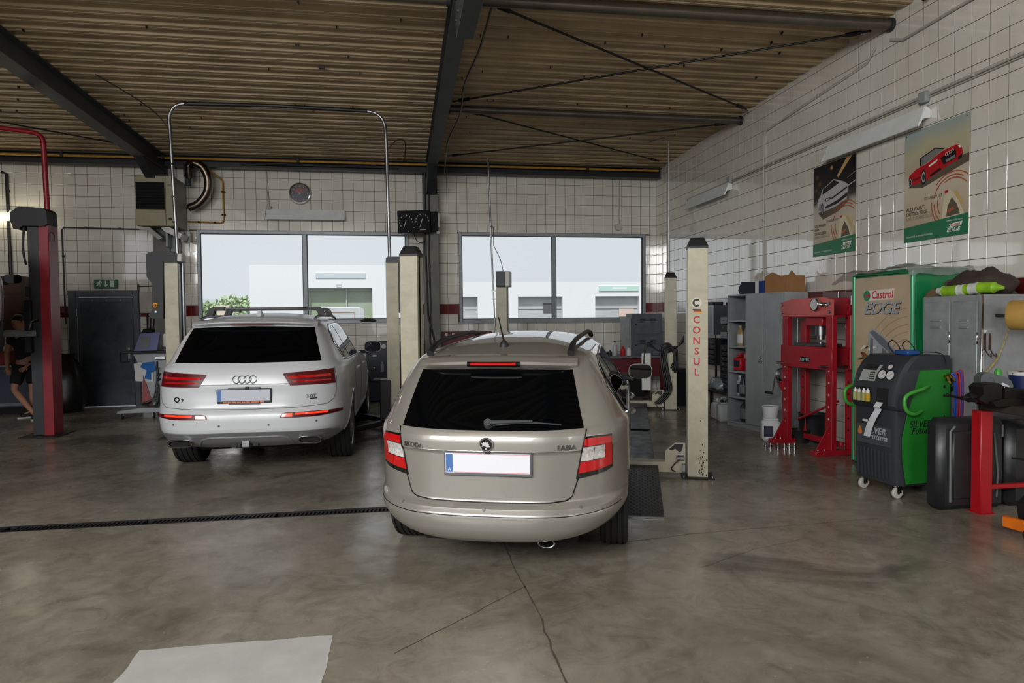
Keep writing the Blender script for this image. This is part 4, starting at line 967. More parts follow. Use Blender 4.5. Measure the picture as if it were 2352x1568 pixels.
# yokes between the posts, low
for y in (0, 5.17):
    mb = MB(); mb.box(-2.88, y-.075, .045, -.12, y+.075, .15, .006); cbm = obj('cross_beam', mb, 'lift_cream', L4)
    for x, sg in ((-.12, -1), (-2.88, 1)):
        mb = MB(); mb.prism([(x, .15), (x+sg*.20, .15), (x+sg*.20, .26), (x+sg*.10, .345), (x, .345)], fxz, y-.06, y-.045); lg = obj('lug_plate', mb, 'lift_cream', cbm, smooth=False)
        mb = MB(); mb.prism([(x+sg*.02, .335), (x+sg*.10, .335), (x+sg*.165, .275), (x+sg*.13, .268), (x+sg*.10, .285), (x+sg*.06, .25), (x+sg*.03, .27)], fxz, y-.060, y-.0615); obj('worn_paint', mb, 'decal_black', cbm, smooth=False)
        mb = MB(); mb.box(x+sg*.01, y-.10, .175, x+sg*.09, y-.06, .215, .006); mb.box(x+sg*.0, y-.105, .06, x+sg*.035, y-.07, .14, .004); mb.cyl((x+sg*.02, y-.085, .23), (x+sg*.08, y-.085, .23), .012, n=10); obj('latch', mb, 'alu', cbm)
        mb = MB(); mb.tube(smoothpath([(x+sg*.05, y-.095, .19), (x+sg*.10, y-.11, .15), (x+sg*.14, y-.10, .09), (x+sg*.10, y-.09, .06)]), .006, 6); obj('cable', mb, 'hose', cbm)
RZ = .12
for x0 in (-.92, -2.58):
    rw_ = thing('runway', None, None, (x0, 0, 0)); rw_.parent = L4
    for a, b in ((-.02, 2.05), (2.2, 4.35), (4.5, 5.6)):
        mb = MB(); mb.box(0, a, RZ-.012, .5, b, RZ, .003); obj('deck_plate', mb, 'runway_steel', rw_)
    mb = MB(); mb.box(.0, -.02, .03, .03, 5.6, RZ-.013); mb.box(.47, -.02, .03, .5, 5.6, RZ-.013); mb.box(.03, 2.05, .03, .47, 2.2, .06); mb.box(.03, 4.35, .03, .47, 4.5, .06); obj('side_rail', mb, 'black_metal', rw_, smooth=False)
    mb = MB(); mb.add([(-.03, -1.556, .004), (.53, -1.556, .004), (.53, -.03, RZ), (-.03, -.03, RZ), (-.03, -1.556, -.0), (.53, -1.556, 0), (.53, -.03, RZ-.012), (-.03, -.03, RZ-.012)], [(0, 1, 2, 3), (4, 5, 6, 7), (0, 1, 5, 4), (1, 2, 6, 5), (2, 3, 7, 6), (3, 0, 4, 7)]); ra = obj('ramp', mb, 'tread', rw_, smooth=False)
    mb = MB(); sl = (RZ-.004)/1.526
    for i in range(11):
        for j in range(36):
            u = -.01+i*.05+(.025 if j % 2 else 0); v = -1.50+j*.041; z = .004+(v+1.556)*sl
            if u > .515: continue
            d_ = (.012, .012) if (i+j) % 2 else (-.012, .012); n_ = (-d_[1]*.3, d_[0]*.3)
            mb.add([(u-d_[0], v-d_[1], z), (u+n_[0], v+n_[1], z+.003), (u+d_[0], v+d_[1], z+2*.012*sl), (u-n_[0], v-n_[1], z+.003), (u, v, z+.005)], [(0, 1, 4), (1, 2, 4), (2, 3, 4), (3, 0, 4)])
    tag(obj('tread_pattern', mb, 'tread', ra, smooth=False), kind='stuff')
    mb = MB(); mb.box(-.03, -1.575, 0, .53, -1.552, .012, .002); obj('front_lip', mb, 'alu', ra)
# conduits and control box
mb = MB(); mb.box(-.085, -.16, 2.2, .075, .08, 2.48, .01); mb2 = obj('control_box', mb, 'cover_grey', pk)
mb = MB(); mb.box(.075, -.15, 2.2, .165, .07, 2.48, .008); obj('box_lid', mb, 'white_plastic', mb2)
mb = MB(); mb.cyl((-.24, 0, 4.55), (-.17, -.02, 2.35), .017, n=10); mb.cyl((-.17, -.02, 2.35), (-.13, -.02, 1.3), .012, n=10); obj('conduit', mb, 'alu', pk)
mb = MB()
for z in (2.12, 1.98): mb.box(-.19, -.05, z, -.10, .01, z+.02, .003)
obj('conduit_clip', mb, 'alu', pk)
mb = MB(); mb.tube(smoothpath([(-.21, -.03, 3.30), (-.15, -.03, 3.29), (-.145, -.03, 3.0), (-.14, -.03, 2.95), (-.02, -.05, 2.7), (.03, -.05, 2.49)]), .006, 6); obj('cable', mb, 'hose', pk)
mb = MB(); mb.cyl((-.03, 0, 2.38), (-.03, 0, 4.72), .013, n=10); mb.tube([(-.03, 0, 4.70), (-.12, -.1, 4.72), (-.35, -.35, 4.60)], .012, 8); obj('conduit', mb, 'alu', pf)
# hose bundle on the far right post
hb = thing('hose_bundle', None, None, (-.10, -.12, 0)); hb.parent = pf
for k, (dx, zt) in enumerate(((0, 1.12), (.03, 1.08), (-.03, 1.16), (.07, 1.1))):
    mb = MB(); mb.tube(smoothpath([(-.15+dx, -.02, .12), (.03+dx, -.04, .35), (-.03+dx, -.05, .75), (-.05+dx, -.05, zt-.08), (.02+dx, -.06, zt), (.12+dx, -.05, zt-.02), (.17+dx*.5, -.04, zt-.25), (.13+dx, -.03, zt-.42)]), .017, 8); obj('hose', mb, 'hose', hb)
for k in range(3):
    mb = MB(); mb.tube(smoothpath([(-.32-.03*k, -.05, .55), (-.36, -.06, .9), (-.30, -.06, 1.12+.03*k), (-.12, -.06, 1.05), (.05, -.05, 1.02+.04*k), (.22, -.04, 1.12), (.32, -.03, 1.2+.05*k)]), .012, 8); obj('hose', mb, 'hose', hb)
mb = MB(); mb.box(-.40, -.06, .35, -.24, .04, 1.0, .01); obj('pump_box', mb, 'white_plastic', hb)
# ---------------------------------------------------------------- two-post lift around the white car
L2 = thing('two_post_lift', 'cream two-post lift with hose arch standing around the white car', 'car lift', (-1.607, 10.2, 0))
def post2(x, face, dark):
    p = thing('post', None, None, (x, 0, 0)); p.parent = L2
    mb = MB(); mb.box(-.09, -.12, .015, .09, -.105, 2.45, .003); ox = -face*.09; mb.box(min(ox, ox+face*.012), -.105, .015, max(ox, ox+face*.012), .12, 2.45, .003); mb.box(-.09, .11, .015, .09, .125, 2.45, .003); obj('column', mb, 'lift_cream', p)
    mb = MB(); mb.box(-.05, -.09, .03, .07 if face > 0 else .05, .1, 2.43); obj('inner_guide', mb, 'alu', p, smooth=False)
    mb = MB(); mb.box(-.2, -.2, 0, .2, .2, .015, .002); obj('base_plate', mb, 'black_metal', p)
    mb = MB(); mb.box(min(face*.04, face*.2), -.15, .10, max(face*.04, face*.2), .15, .75, .01); obj('carriage', mb, 'black_metal', p)
    for sy in (-1, 1):
        e = Vector((face*.62, sy*.85, .13)); s0 = Vector((face*.14, sy*.12, .13)); d_ = (e-s0).normalized(); n_ = Vector((-d_.y, d_.x, 0))*.045
        mb = MB(); vs = [q+Vector((0, 0, z)) for q in (s0-n_, s0+n_, e+n_, e-n_) for z in (-.035, .035)]; mb.add(vs, [(0, 2, 4, 6), (1, 3, 5, 7), (0, 1, 3, 2), (2, 3, 5, 4), (4, 5, 7, 6), (6, 7, 1, 0)]); ar = obj('arm', mb, 'black_metal', p, smooth=False)
        mb = MB(); mb.cyl(e+Vector((0, 0, -.06)), e+Vector((0, 0, .06)), .03, n=14); mb.cyl(e+Vector((0, 0, .06)), e+Vector((0, 0, .09)), .06, n=16); obj('pad', mb, 'rubber', ar)
    return p
pa = post2(-1.50, 1, True); pb = post2(1.507, -1, False)
mb = MB(); mb.prism([(-.29, 1.72), (-.25, 1.665), (-.10, 1.665), (-.085, 2.44), (.09, 2.44), (.10, 2.55), (.06, 2.575), (-.27, 2.575), (-.30, 2.54), (-.30, 2.24), (-.235, 2.15), (-.235, 1.78)], fxz, -.16, .06); cv = obj('motor_cover', mb, 'black_plastic', pa, smooth=False)
mb = MB(); mb.box(.085, -.15, 2.45, .155, .05, 2.56, .01); obj('end_cap', mb, 'white_plastic', cv)
mb = MB(); mb.box(-.225, -.175, 1.82, -.165, -.158, 1.88, .004); sw = obj('switch_plate', mb, 'switch_yellow', cv)
mb = MB(); mb.cyl((-.195, -.17, 1.85), (-.195, -.20, 1.85), .018, .015, 14); obj('switch_knob', mb, 'decal_red', sw)
mb = MB(); mb.cyl((-.19, -.155, 1.76), (-.19, -.175, 1.76), .014, n=12); obj('push_button', mb, 'alu', cv)
mb = MB(); mb.cyl((.115, .02, .3), (.115, .02, 2.44), .03, n=14); obj('guide_tube', mb, 'alu', pa)
mb = MB(); mb.prism([(-.09, 2.45), (-.085, 2.52), (-.06, 2.54), (.20, 2.54), (.20, 1.76), (.17, 1.72), (.10, 1.72), (.03, 1.76), (.03, 2.44)], fxz, -.10, .12); obj('motor_cover', mb, 'cover_grey', pb, smooth=False)
arc = thing('hose_arch', None, None); arc.parent = L2
def bend(p0, p1, p2, n=10): return [tuple((1-t)**2*a+2*t*(1-t)*b+t*t*c for a, b, c in zip(p0, p1, p2)) for t in np.linspace(0, 1, n)]
mb = MB(); mb.tube([(-1.44, 0, 2.5), (-1.50, 0, 4.30)]+bend((-1.51, 0, 4.40), (-1.51, 0, 4.64), (-1.29, 0, 4.65)), .024, 12); obj('arch_tube', mb, 'alu', arc)
mb = MB(); mb.tube([(-1.30, 0, 4.65), (-.1, 0, 4.67), (1.19, 0, 4.645)], .027, 12); obj('arch_hose', mb, 'hose', arc)
mb = MB(); mb.tube(bend((1.17, 0, 4.645), (1.42, 0, 4.64), (1.44, 0, 4.40))+[(1.45, 0, 4.2), (1.475, 0, 2.5)], .024, 12); obj('arch_tube', mb, 'alu', arc)
mb = MB()
for z in (3.0, 3.35, 3.8): mb.cyl((-1.46-.02*(z-2.5), 0, z), (-1.46-.02*(z-2.5), 0, z+.02), .028, n=12)
obj('tube_clip', mb, 'black_metal', arc)
mb = MB(); mb.tube(smoothpath([(-1.51, 0, 4.27), (-1.62, -.1, 4.45), (-1.85, -.3, 4.62), (-2.2, -.6, 4.80)]), .008, 6); obj('wire', mb, 'hose', arc)
mb = MB(); mb.tube(smoothpath([(1.47, 0, 4.1), (1.6, .05, 4.25), (1.72, .3, 4.3), (1.72, .6, 4.1)]), .007, 6); obj('wire', mb, 'hose', arc)
# ---------------------------------------------------------------- red lift at the left
L3 = thing('red_lift', 'red and black two-post lift column carrying the silver car', 'car lift', (-5.05, 10.8, 0))
mb = MB(); mb.prism([(-.14, -.1), (-.14, .1), (.02, .1), (.02, -.1)], fxy, .015, 3.02); obj('inner_column', mb, M('lift_black', (36, 38, 42), .45, noise=(5, .25)), L3, smooth=False)
mb = MB(); mb.box(.02, -.14, .015, .15, .14, 3.05, .004); obj('column', mb, 'lift_red', L3)
mb = MB(); mb.box(-.25, -.3, 0, .25, .3, .02, .002); obj('base_plate', mb, 'black_metal', L3)
mb = MB(); mb.prism([(-.30, 3.02), (-.32, 3.06), (-.31, 3.18), (-.20, 3.26), (.12, 3.24), (.15, 3.2), (.16, 3.02), (.12, 2.99), (-.16, 2.99), (-.20, 2.95), (-.28, 2.95)], fxz, -.18, .12); obj('motor_cover', mb, 'black_plastic', L3, smooth=False)
mb = MB(); mb.tube([(.09, 0, 3.0), (.06, 0, 4.15)]+bend((.055, 0, 4.22), (.04, 0, 4.32), (-.10, 0, 4.34))+[(-.6, 0, 4.40), (-1.6, 0, 4.45)], .035, 10); obj('sync_tube', mb, 'lift_red', L3)
mb = MB(); mb.box(-.19, -.16, 1.2, -.10, .16, 1.95, .01); obj('carriage', mb, 'black_metal', L3)
mb = MB(); mb.box(-.62, -.20, 1.43, -.02, -.10, 1.52, .006); ar = obj('arm', mb, 'alu', L3)
mb = MB(); mb.cyl((-.54, -.15, 1.52), (-.54, -.15, 1.60), .05, n=16); obj('pad', mb, 'rubber', ar)
mb = MB(); mb.tube([(-.12, -.17, 1.53), (-.09, -.17, 1.64), (-.05, -.17, 1.67), (-.01, -.17, 1.67)], .012, 8); obj('lock_lever', mb, 'chrome', ar)
mb = MB(); mb.box(-.62, .10, 1.43, -.02, .2, 1.52, .006); obj('arm', mb, 'black_metal', L3)
mb = MB(); mb.tube(smoothpath([(-.17, -.12, 2.98), (-.19, -.12, 2.7), (-.17, -.12, 2.5), (-.15, -.12, 2.45)]), .015, 8); obj('cable', mb, 'hose', L3)
mb = MB(); mb.box(-.18, -.13, 2.0, -.12, -.08, 2.14, .006); obj('limit_switch', mb, 'black_plastic', L3)
mb = MB(); mb.tube(smoothpath([(.16, -.05, 2.92), (.19, -.06, 2.86), (.18, -.06, 2.78)]), .008, 6); obj('hook', mb, 'hose', L3)
# ================================================================ things on and along the back wall
fb = lambda y: (lambda a, b, d_: (a, y-d_, b))
# clock
c = thing('wall_clock', 'round chrome wall clock with red and black face between heater and window', 'clock', (-1.935, DB-.009, 4.17))
mb = MB(); mb.lathe([(.215, 0), (.22, -.02), (.205, -.05), (.185, -.055), (.183, -.03)], (0, 0, 0), 'y', 40); obj('rim', mb, 'chrome', c)
M('clock_face', (20, 20, 26), .3); M('clock_red', (120, 20, 28), .3); M('clock_blue', (28, 32, 52), .3); M('print_white', (190, 190, 190), .5)
mb = MB(); mb.cyl((0, -.030, 0), (0, -.034, 0), .183, n=40); obj('face', mb, 'clock_face', c)
fn = fb(-.0345)
mb = MB(); mb.prism([(-.09, .02), (-.10, .07), (-.05, .085), (-.03, .12), (.03, .12), (.05, .085), (.10, .07), (.09, .02), (.04, .0), (0, -.02), (-.04, 0)], fn, 0, .001); obj('face_print', mb, 'clock_red', c, smooth=False)
mb = MB(); mb.prism([(-.09, -.01), (.09, -.01), (.10, -.06), (.05, -.13), (-.05, -.13), (-.10, -.06)], fn, 0, .0008); obj('face_print', mb, 'clock_blue', c, smooth=False)
for k in range(12):
    t = R(90-30*(k+1)); text('numeral', str(k+1), .042, 'print_white', c, lambda a, b, d_, t=t: (a+.145*math.cos(t), -.036-d_, b+.145*math.sin(t)), extrude=.0005)
for ang, ln, wd in ((R(135), .075, .006), (R(227), .11, .005)):
    mb = MB(); u = (math.cos(ang), math.sin(ang)); n_ = (-u[1], u[0]); mb.prism([(-u[0]*.02+n_[0]*wd/2, -u[1]*.02+n_[1]*wd/2), (u[0]*ln+n_[0]*wd/4, u[1]*ln+n_[1]*wd/4), (u[0]*ln-n_[0]*wd/4, u[1]*ln-n_[1]*wd/4), (-u[0]*.02-n_[0]*wd/2, -u[1]*.02-n_[1]*wd/2)], fb(-.0365), 0, .001); obj('hand', mb, 'print_white', c, smooth=False)
# fluorescent fittings: trough reflector on a mounting bar (length along local x, faces -y)
M('fitting_white', (222, 226, 224), .45, noise=(4, .08)); M('fitting_grey', (140, 146, 146), .5); M('tube_lit', (255, 248, 225), .4, emit=((255, 244, 214), 9.)); M('tube_off', (205, 210, 205), .3)
def fitting(label, loc, rz, L, lit=False, face=0.):
    t = thing('fluorescent_light', label, 'light', loc, rz, 'wall mounted fluorescent fittings')
    mb = MB(); mb.box(-L/2, -.055, -.03, L/2, 0, .03, .006); obj('mounting_bar', mb, 'fitting_white', t)
    mb = MB(); pts = [(-.050, .075), (-.060, .084), (-.150, -.125), (-.140, -.130)]
    mb.prism(pts, lambda a, b, d_: (d_, a, b), -L/2+.01, L/2-.01); obj('reflector', mb, 'fitting_white', t, smooth=False)
    for s in (-1, 1):
        mb = MB(); mb.prism([(-.0, -.035), (-.0, .05), (-.055, .086), (-.153, -.125), (-.135, -.132), (-.09, -.05), (-.06, -.04)], lambda a, b, d_: (d_, a, b), s*(L/2)-.012, s*(L/2)+.002); obj('end_plate', mb, 'fitting_white', t, smooth=False)
        mb = MB(); mb.box(s*(L/2-.035)-.012, -.11, -.055, s*(L/2-.035)+.012, -.05, -.01, .004); obj('lamp_holder', mb, 'white_plastic', t)
    mb = MB(); mb.cyl((-L/2+.05, -.085, -.035), (L/2-.05, -.085, -.035), .016, n=12); obj('lamp_tube', mb, 'tube_lit' if lit else 'tube_off', t)
    return t
fitting('unlit fluorescent light under the clock over the left window', (-1.83, DB-.009, 3.76), 0, 1.53)
lt = fitting('glowing fluorescent light on the back wall beside the red lift', (-7.25, DB-.009, 3.66), 0, 1.50, True)
# the lit one is a bare twin batten: a bright diffuser under it
mb = MB(); mb.box(-.74, -.20, -.075, .74, -.06, -.02, .02); obj('lit_diffuser', mb, 'tube_lit', lt)
fitting('short looking fluorescent light on the right wall nearest the corner', (WR-.009, 11.62, 3.80), R(-90), 1.62)
fitting('long fluorescent light on the right wall above the two posters', (WR-.009, 7.29, 3.73), R(-90), 1.66)
# conduits
def conduit(label, pts, r=.011, mat='grey_pvc', clips=(), box=None):
    t = thing('conduit', label, 'conduit', pts[0]); o = Vector(pts[0])
    mb = MB(); mb.tube([Vector(p)-o for p in pts], r, 8); obj('pipe', mb, mat, t)
    for c_ in clips:
        q = Vector(c_)-o; mb = MB(); mb.box(q.x-.02, q.y-.02, q.z-.02, q.x+.02, q.y+.02, q.z+.02, .004); obj('clip', mb, mat, t)
    if box:
        q = Vector(box)-o; mb = MB(); mb.box(q.x-.045, q.y-.035, q.z-.045, q.x+.045, q.y+.035, q.z+.045, .008); obj('junction_box', mb, mat, t)
    return t
yb = DB-.022
conduit('grey cable dropping from the roof to the unlit light', [(-2.58, yb, 4.68), (-2.55, yb, 4.2), (-2.53, yb, 3.9), (-2.50, yb, 3.83), (-2.40, yb, 3.80), (-2.36, yb, 3.78)], .013, box=(-2.53, yb-.02, 3.86))
conduit('grey cable ending in a round box right above the right window', [(4.72, yb, 4.66), (4.72, yb, 3.64)], .014)
mb = MB(); mb.cyl((0, 0, 0), (0, -.06, 0), .075, .07, 20); sk = tag(obj('round_socket', mb, 'off_white', loc=(4.69, DB-.008, 3.58)), 'round off-white junction box above the right window', 'junction box')
xr = WR-.022
conduit('upper grey conduit climbing the right wall toward the roof tube', [(xr, 9.78, 1.98), (xr, 9.78, 4.36), (xr, 9.72, 4.44), (xr, 7.45, 4.62), (xr, 7.3, 4.74)], .014, clips=((xr, 9.78, 2.3), (xr, 9.78, 3.1), (xr, 8.4, 4.55)))
conduit('twin grey conduit running level along the right wall above the lights', [(xr, 12.6, 3.90), (xr, 5.2, 3.95), (xr, 2.0, 3.97)], .016, clips=((xr, 9.5, 3.91), (xr, 5.9, 3.945), (xr, 7.8, 3.93)))
conduit('thin cable beside the twin conduit on the right wall', [(xr, 12.6, 3.87), (xr, 5.2, 3.92), (xr, 2.0, 3.94)], .008)
conduit('grey conduit leaving the thick roof tube along the upper right wall', [(xr, 7.05, 4.74), (xr, 6.85, 4.66), (xr, 4.5, 4.72), (xr, 2, 4.78)], .016)
for k, y in enumerate((10.85, 6.52)):
    mb = MB(); mb.box(-.04, -.06, -.06, .02, .06, .06, .012); jb = tag(obj('junction_box', mb, 'fitting_grey', loc=(WR-.03, y, 3.92)), ('grey junction box over the inner end of the corner light', 'grey junction box above the posters on the right wall')[k], 'junction box')
conduit('dark conduit framing the wall above the grey steel door', [(-6.30, yb, 1.6), (-6.32, yb, 3.40), (-6.28, yb, 3.44), (-4.95, yb, 3.42)], .014, 'steel_dark', clips=((-6.31, yb, 2.9), (-5.9, yb, 3.44), (-5.3, yb, 3.43)))
conduit('dark pipe at the far left behind the lit light', [(-7.3, DB-.06, 4.45), (-7.22, DB-.06, 4.42), (-7.20, DB-.06, 2.3), (-7.22, DB-.06, 2.0)], .03, 'black_metal', clips=((-7.2, DB-.06, 4.1), (-7.2, DB-.06, 2.6)))
conduit('pair of dark cables running down the pier between the windows', [(.54, 13.96, 4.6), (.53, 13.96, 3.2), (.57, 13.96, 1.7), (.68, 13.95, 1.25), (.70, 13.95, 1.0)], .016, 'hose')
conduit('second dark cable beside it on the pier between the windows', [(.63, 13.95, 4.6), (.60, 13.95, 3.2), (.62, 13.95, 2.0), (.60, 13.95, 1.2), (.66, 13.95, .9)], .014, 'hose', clips=((.61, 13.95, 2.7), (.61, 13.95, 2.4)))
conduit('sagging brown cable on the right side of the central roof beam', smoothpath([rz_(1.0, 7.2, -.12), rz_(.98, 8.2, -.16), rz_(.92, 9.4, -.12), rz_(.96, 10.6, -.14), rz_(.86, 12.0, -.2), (.90, 13.4, 4.45)]), .014, 'pipe_brown')
# two-dial speed board on a swivel bracket
M('board_black', (10, 12, 17), .6, 0, .2)
s = thing('dial_board', 'black two-dial display box hung between the windows', 'display', (.31, 13.72, 3.56), R(4)); s.rotation_euler = (R(6), R(-3), R(4))
mb = MB(); mb.box(-.32, -.05, -.22, .32, .06, .22, .008); obj('case', mb, 'board_black', s)
for cx, cz in ((-.165, .0), (.155, .02)):
    dl = thing('dial', None, None, (cx, -.051, cz)); dl.parent = s
    mb = MB()
    for k in range(9):
        t = R(215-k*27); 
        mb.box(.125*math.cos(t)-.007, -.002, .125*math.sin(t)-.012, .125*math.cos(t)+.007, .0, .125*math.sin(t)+.012)
    tag(obj('scale_marks', mb, 'print_white', dl, smooth=False), kind='stuff')
    mb = MB(); mb.prism([(.012, .03), (-.004, .035), (-.06, -.13), (-.055, -.135)], fb(-.002), 0, .003); obj('needle', mb, 'print_white', dl, smooth=False)
mb = MB(); mb.box(-.13, -.052, -.19, -.115, -.05, -.175); mb.box(.10, -.052, -.165, .22, -.05, -.155); mb.box(-.02, -.052, -.12, -.005, -.05, -.105); obj('print', mb, 'print_white', s, smooth=False)
mb = MB(); mb.box(.325, -.02, -.2, .47, .10, .19, .01); mb.box(.36, -.04, -.15, .39, -.02, .02, .004); obj('side_unit', mb, 'board_black', s)
mb = MB(); mb.box(.47, .0, -.12, .51, .04, .16, .004); mb.box(.44, .0, -.25, .5, .06, -.2, .004); mb.cyl((.45, .1, 0), (.30, .24, 0), .02, n=10); obj('bracket', mb, 'off_white', s)
mb = MB(); mb.tube(smoothpath([(-.02, .0, -.22), (.03, .02, -.36), (.12, .05, -.42), (.22, .1, -.38)]), .008, 6); obj('cable', mb, 'hose', s)
# unit heater
M('heater_beige', (146, 138, 106), .5, noise=(5, .1)); M('heater_side', (150, 152, 142), .5, noise=(5, .1))
h = thing('unit_heater', 'beige wall-hung gas unit heater with dark grille and flexible flue', 'heater', (-4.39, 13.5, 3.39))
mb = MB(); mb.box(-.345, 0, 0, .325, .10, .92, .008); obj('front_panel', mb, 'heater_beige', h)
mb = MB(); mb.box(-.335, .10, .01, .315, .74, .91, .006); obj('casing', mb, 'heater_side', h)
mb = MB(); mb.box(-.335, -.012, .30, .155, .003, .80, .006); gr = obj('grille_recess', mb, 'under', h)
for i in range(9):
    mb = MB(); z = .33+i*.053; mb.add([(-.33, -.012, z), (.15, -.012, z), (.15, -.035, z+.03), (-.33, -.035, z+.03), (-.33, -.009, z+.003), (.15, -.009, z+.003), (.15, -.032, z+.033), (-.33, -.032, z+.033)], [(0, 1, 2, 3), (4, 5, 6, 7), (0, 1, 5, 4), (1, 2, 6, 5), (2, 3, 7, 6), (3, 0, 4, 7)]); obj('louvre', mb, 'black_metal', gr, smooth=False)
mb = MB(); mb.box(.21, -.006, .73, .27, .002, .77, .002); obj('name_plate', mb, 'trim_grey', h)
mb = MB(); mb.cyl((.245, .0, .13), (.245, -.02, .13), .025, n=16); obj('knob', mb, 'black_plastic', h)
mb = MB(); mb.box(.165, -.004, .01, .175, .0, .91); obj('panel_gap', mb, 'black_metal', h, smooth=False)
for i in range(2):
    mb = MB(); x = -.28 if i == 0 else .05
    mb.prism([(x, -.01), (x+.28, -.24), (x+.34, -.20), (x+.12, -.005)], fxz, .12, .55) if i == 0 else mb.prism([(x, -.02), (x+.05, -.08), (x+.32, -.22), (x+.36, -.13), (x+.14, -.005)], fxz, .1, .5); obj('deflector', mb, 'heater_side' if i == 0 else 'white_plastic', h, smooth=False)
mb = MB(); mb.box(-.13, .55, -.42, .20, .77, -.14, .01); mb.box(.06, .30, -.35, .10, .60, -.02, .004); obj('wall_bracket', mb, 'fitting_grey', h)
for x in (-.05, .08, .24, .36):
    mb = MB(); mb.box(x, .60, -.22, x+.05, .70, -.02, .006); obj('terminal', mb, 'white_plastic', h)
mb = MB(); mb.tube([(-.13, .70, -.15), (-.22, .72, -.2), (-.24, .74, -.32), (-.24, .745, -1.5)], .02, 8); obj('cable_duct', mb, 'grey_pvc', h)
mb = MB(); mb.tube([(-.09, .70, -.2), (-.16, .72, -.3), (-.17, .745, -.4), (-.17, .745, -1.5)], .018, 8); obj('cable_duct', mb, 'grey_pvc', h)
fl = thing('flue', None, None); fl.parent = h
M('flue_steel', (104, 94, 82), .3, 1.)
mb = MB(); path = smoothpath([(.46, .5, .98), (.47, .42, 1.18), (.56, .40, 1.255), (.72, .42, 1.17), (.80, .45, .95), (.76, .48, .70), (.60, .5, .50), (.42, .52, .42)], 14)
mb.tube(path, .075, 16, rr=[.078 if i % 2 else .068 for i in range(len(path))]); obj('flexible_hose', mb, 'flue_steel', fl, ang=80)
mb = MB(); mb.cyl((.42, .5, .84), (.42, .5, 1.22), .055, n=18); mb.cyl((.42, .5, 1.02), (.42, .5, 1.26), .075, n=18); obj('stub', mb, 'steel_dark', fl)
gp = thing('gas_feed', None, None); gp.parent = h
mb = MB(); mb.tube([(.58, .42, 1.32), (.95, .70, 1.04), (1.0, .745, .98), (1.0, .745, .24), (.98, .745, .19), (.93, .745, .18), (.33, .745, .19)], .016, 10); obj('feed_pipe', mb, 'yellow_paint', gp)
for p in ((1.0, .745, .78), (1.0, .745, .33), (.85, .745, .18), (.55, .745, .185)):
    mb = MB(); mb.cyl((p[0]-.03, p[1]-.02, p[2]), (p[0]+.03, p[1]+.02, p[2]), .018, n=8); obj('pipe_clip', mb, 'black_metal', gp)
# electrical board beside the door
e = thing('electrical_panel', 'pale electrical panel with sockets and hanging cables right of the grey door', 'panel', (-4.80, DB-.009, 2.0))
mb = MB(); mb.box(-.17, -.05, -.20, .16, 0, .21, .006); obj('panel', mb, M('panel_pink', (176, 168, 158), .6, noise=(6, .1)), e)
mb = MB(); mb.cyl((.09, -.05, -.10), (.09, -.16, -.10), .085, .08, 20); obj('paper_drum', mb, 'off_white', e)
mb = MB(); mb.box(.03, -.10, -.27, .20, -.02, -.22, .006); obj('socket_strip', mb, 'white_plastic', e)
mb = MB(); mb.box(-.12, -.06, -.42, -.04, -.01, -.30, .006); obj('wall_switch', mb, 'white_plastic', e)
for k in range(4):
    mb = MB(); x = -.02+.06*k; mb.tube(smoothpath([(x, -.10, -.20), (x+.005, -.11, -.35), (x-.01*k, -.10, -.52)]), .013, 8); obj('cable', mb, 'hose', e)
mb = MB(); mb.prism([(-.14, -.62), (-.06, -.50), (.22, -.50), (.22, -.75), (-.05, -.76)], fxz, -.18, -.06); obj('cable_bag', mb, 'under', e, smooth=False)
mb = MB(); mb.tube(smoothpath([(-.18, -.02, .32), (.1, -.02, .33), (.2, -.02, .36)]), .010, 6); obj('conduit_stub', mb, 'black_metal', e)
hk = tag(obj('wall_hook', MB().tube(smoothpath([(0, 0, .06), (0, -.05, .05), (0, -.06, -.01), (.05, -.06, -.05), (.12, -.06, -.03), (.14, -.06, .03)]), .018, 8), 'trim_grey', loc=(-4.16, DB-.008, 1.38)), 'grey hook on the tiles left of the white car', 'hook')
# diagnostic cart
M('cart_grey', (150, 156, 158), .45, noise=(4, .1)); M('monitor_blue', (34, 52, 120), .4); M('screen_dim', (70, 80, 84), .2)
k = thing('diagnostic_cart', 'pale grey emissions test cart with blue monitor between door and white car', 'cart', (-4.22, 12.55, 0), R(8))
mb = MB(); mb.prism([(-.12, .16), (.30, .16), (.34, .20), (.34, 1.10), (-.28, 1.10), (-.24, 1.02), (-.15, .80), (-.02, .20)], fxz, -.02, .32); obj('cabinet', mb, 'cart_grey', k, smooth=False)
mb = MB(); mb.box(-.42, -.16, 1.10, .42, .38, 1.135, .008); obj('top_tray', mb, 'black_plastic', k)
mb = MB(); mb.prism([(-.50, .10), (.40, .10), (.40, .16), (-.10, .18), (-.48, .14)], fxz, -.22, .34); obj('foot', mb, 'cart_grey', k, smooth=False)
for x in (-.42, .06, .34):
    mb = MB(); mb.cyl((x-.015, -.18, .05), (x+.015, -.18, .05), .05, n=18); cw = obj('castor', mb, 'rubber', k); mb = MB(); mb.box(x-.025, -.20, .05, x+.025, -.16, .11, .004); obj('castor_fork', mb, 'alu', cw)
mo = thing('monitor', None, None, (-.10, .02, 1.13)); mo.parent = k
mb = MB(); mb.prism([(-.16, 0), (.20, .01), (.24, .32), (-.06, .30)], lambda a, b, d_: (a, d_+b*.2, b), -.05, .12); obj('monitor_case', mb, 'monitor_blue', mo, smooth=False)
mb = MB(); mb.prism([(-.09, .05), (.07, .05), (.10, .26), (-.04, .25)], lambda a, b, d_: (a, d_+b*.2, b), -.058, -.048); obj('screen', mb, 'screen_dim', mo, smooth=False)
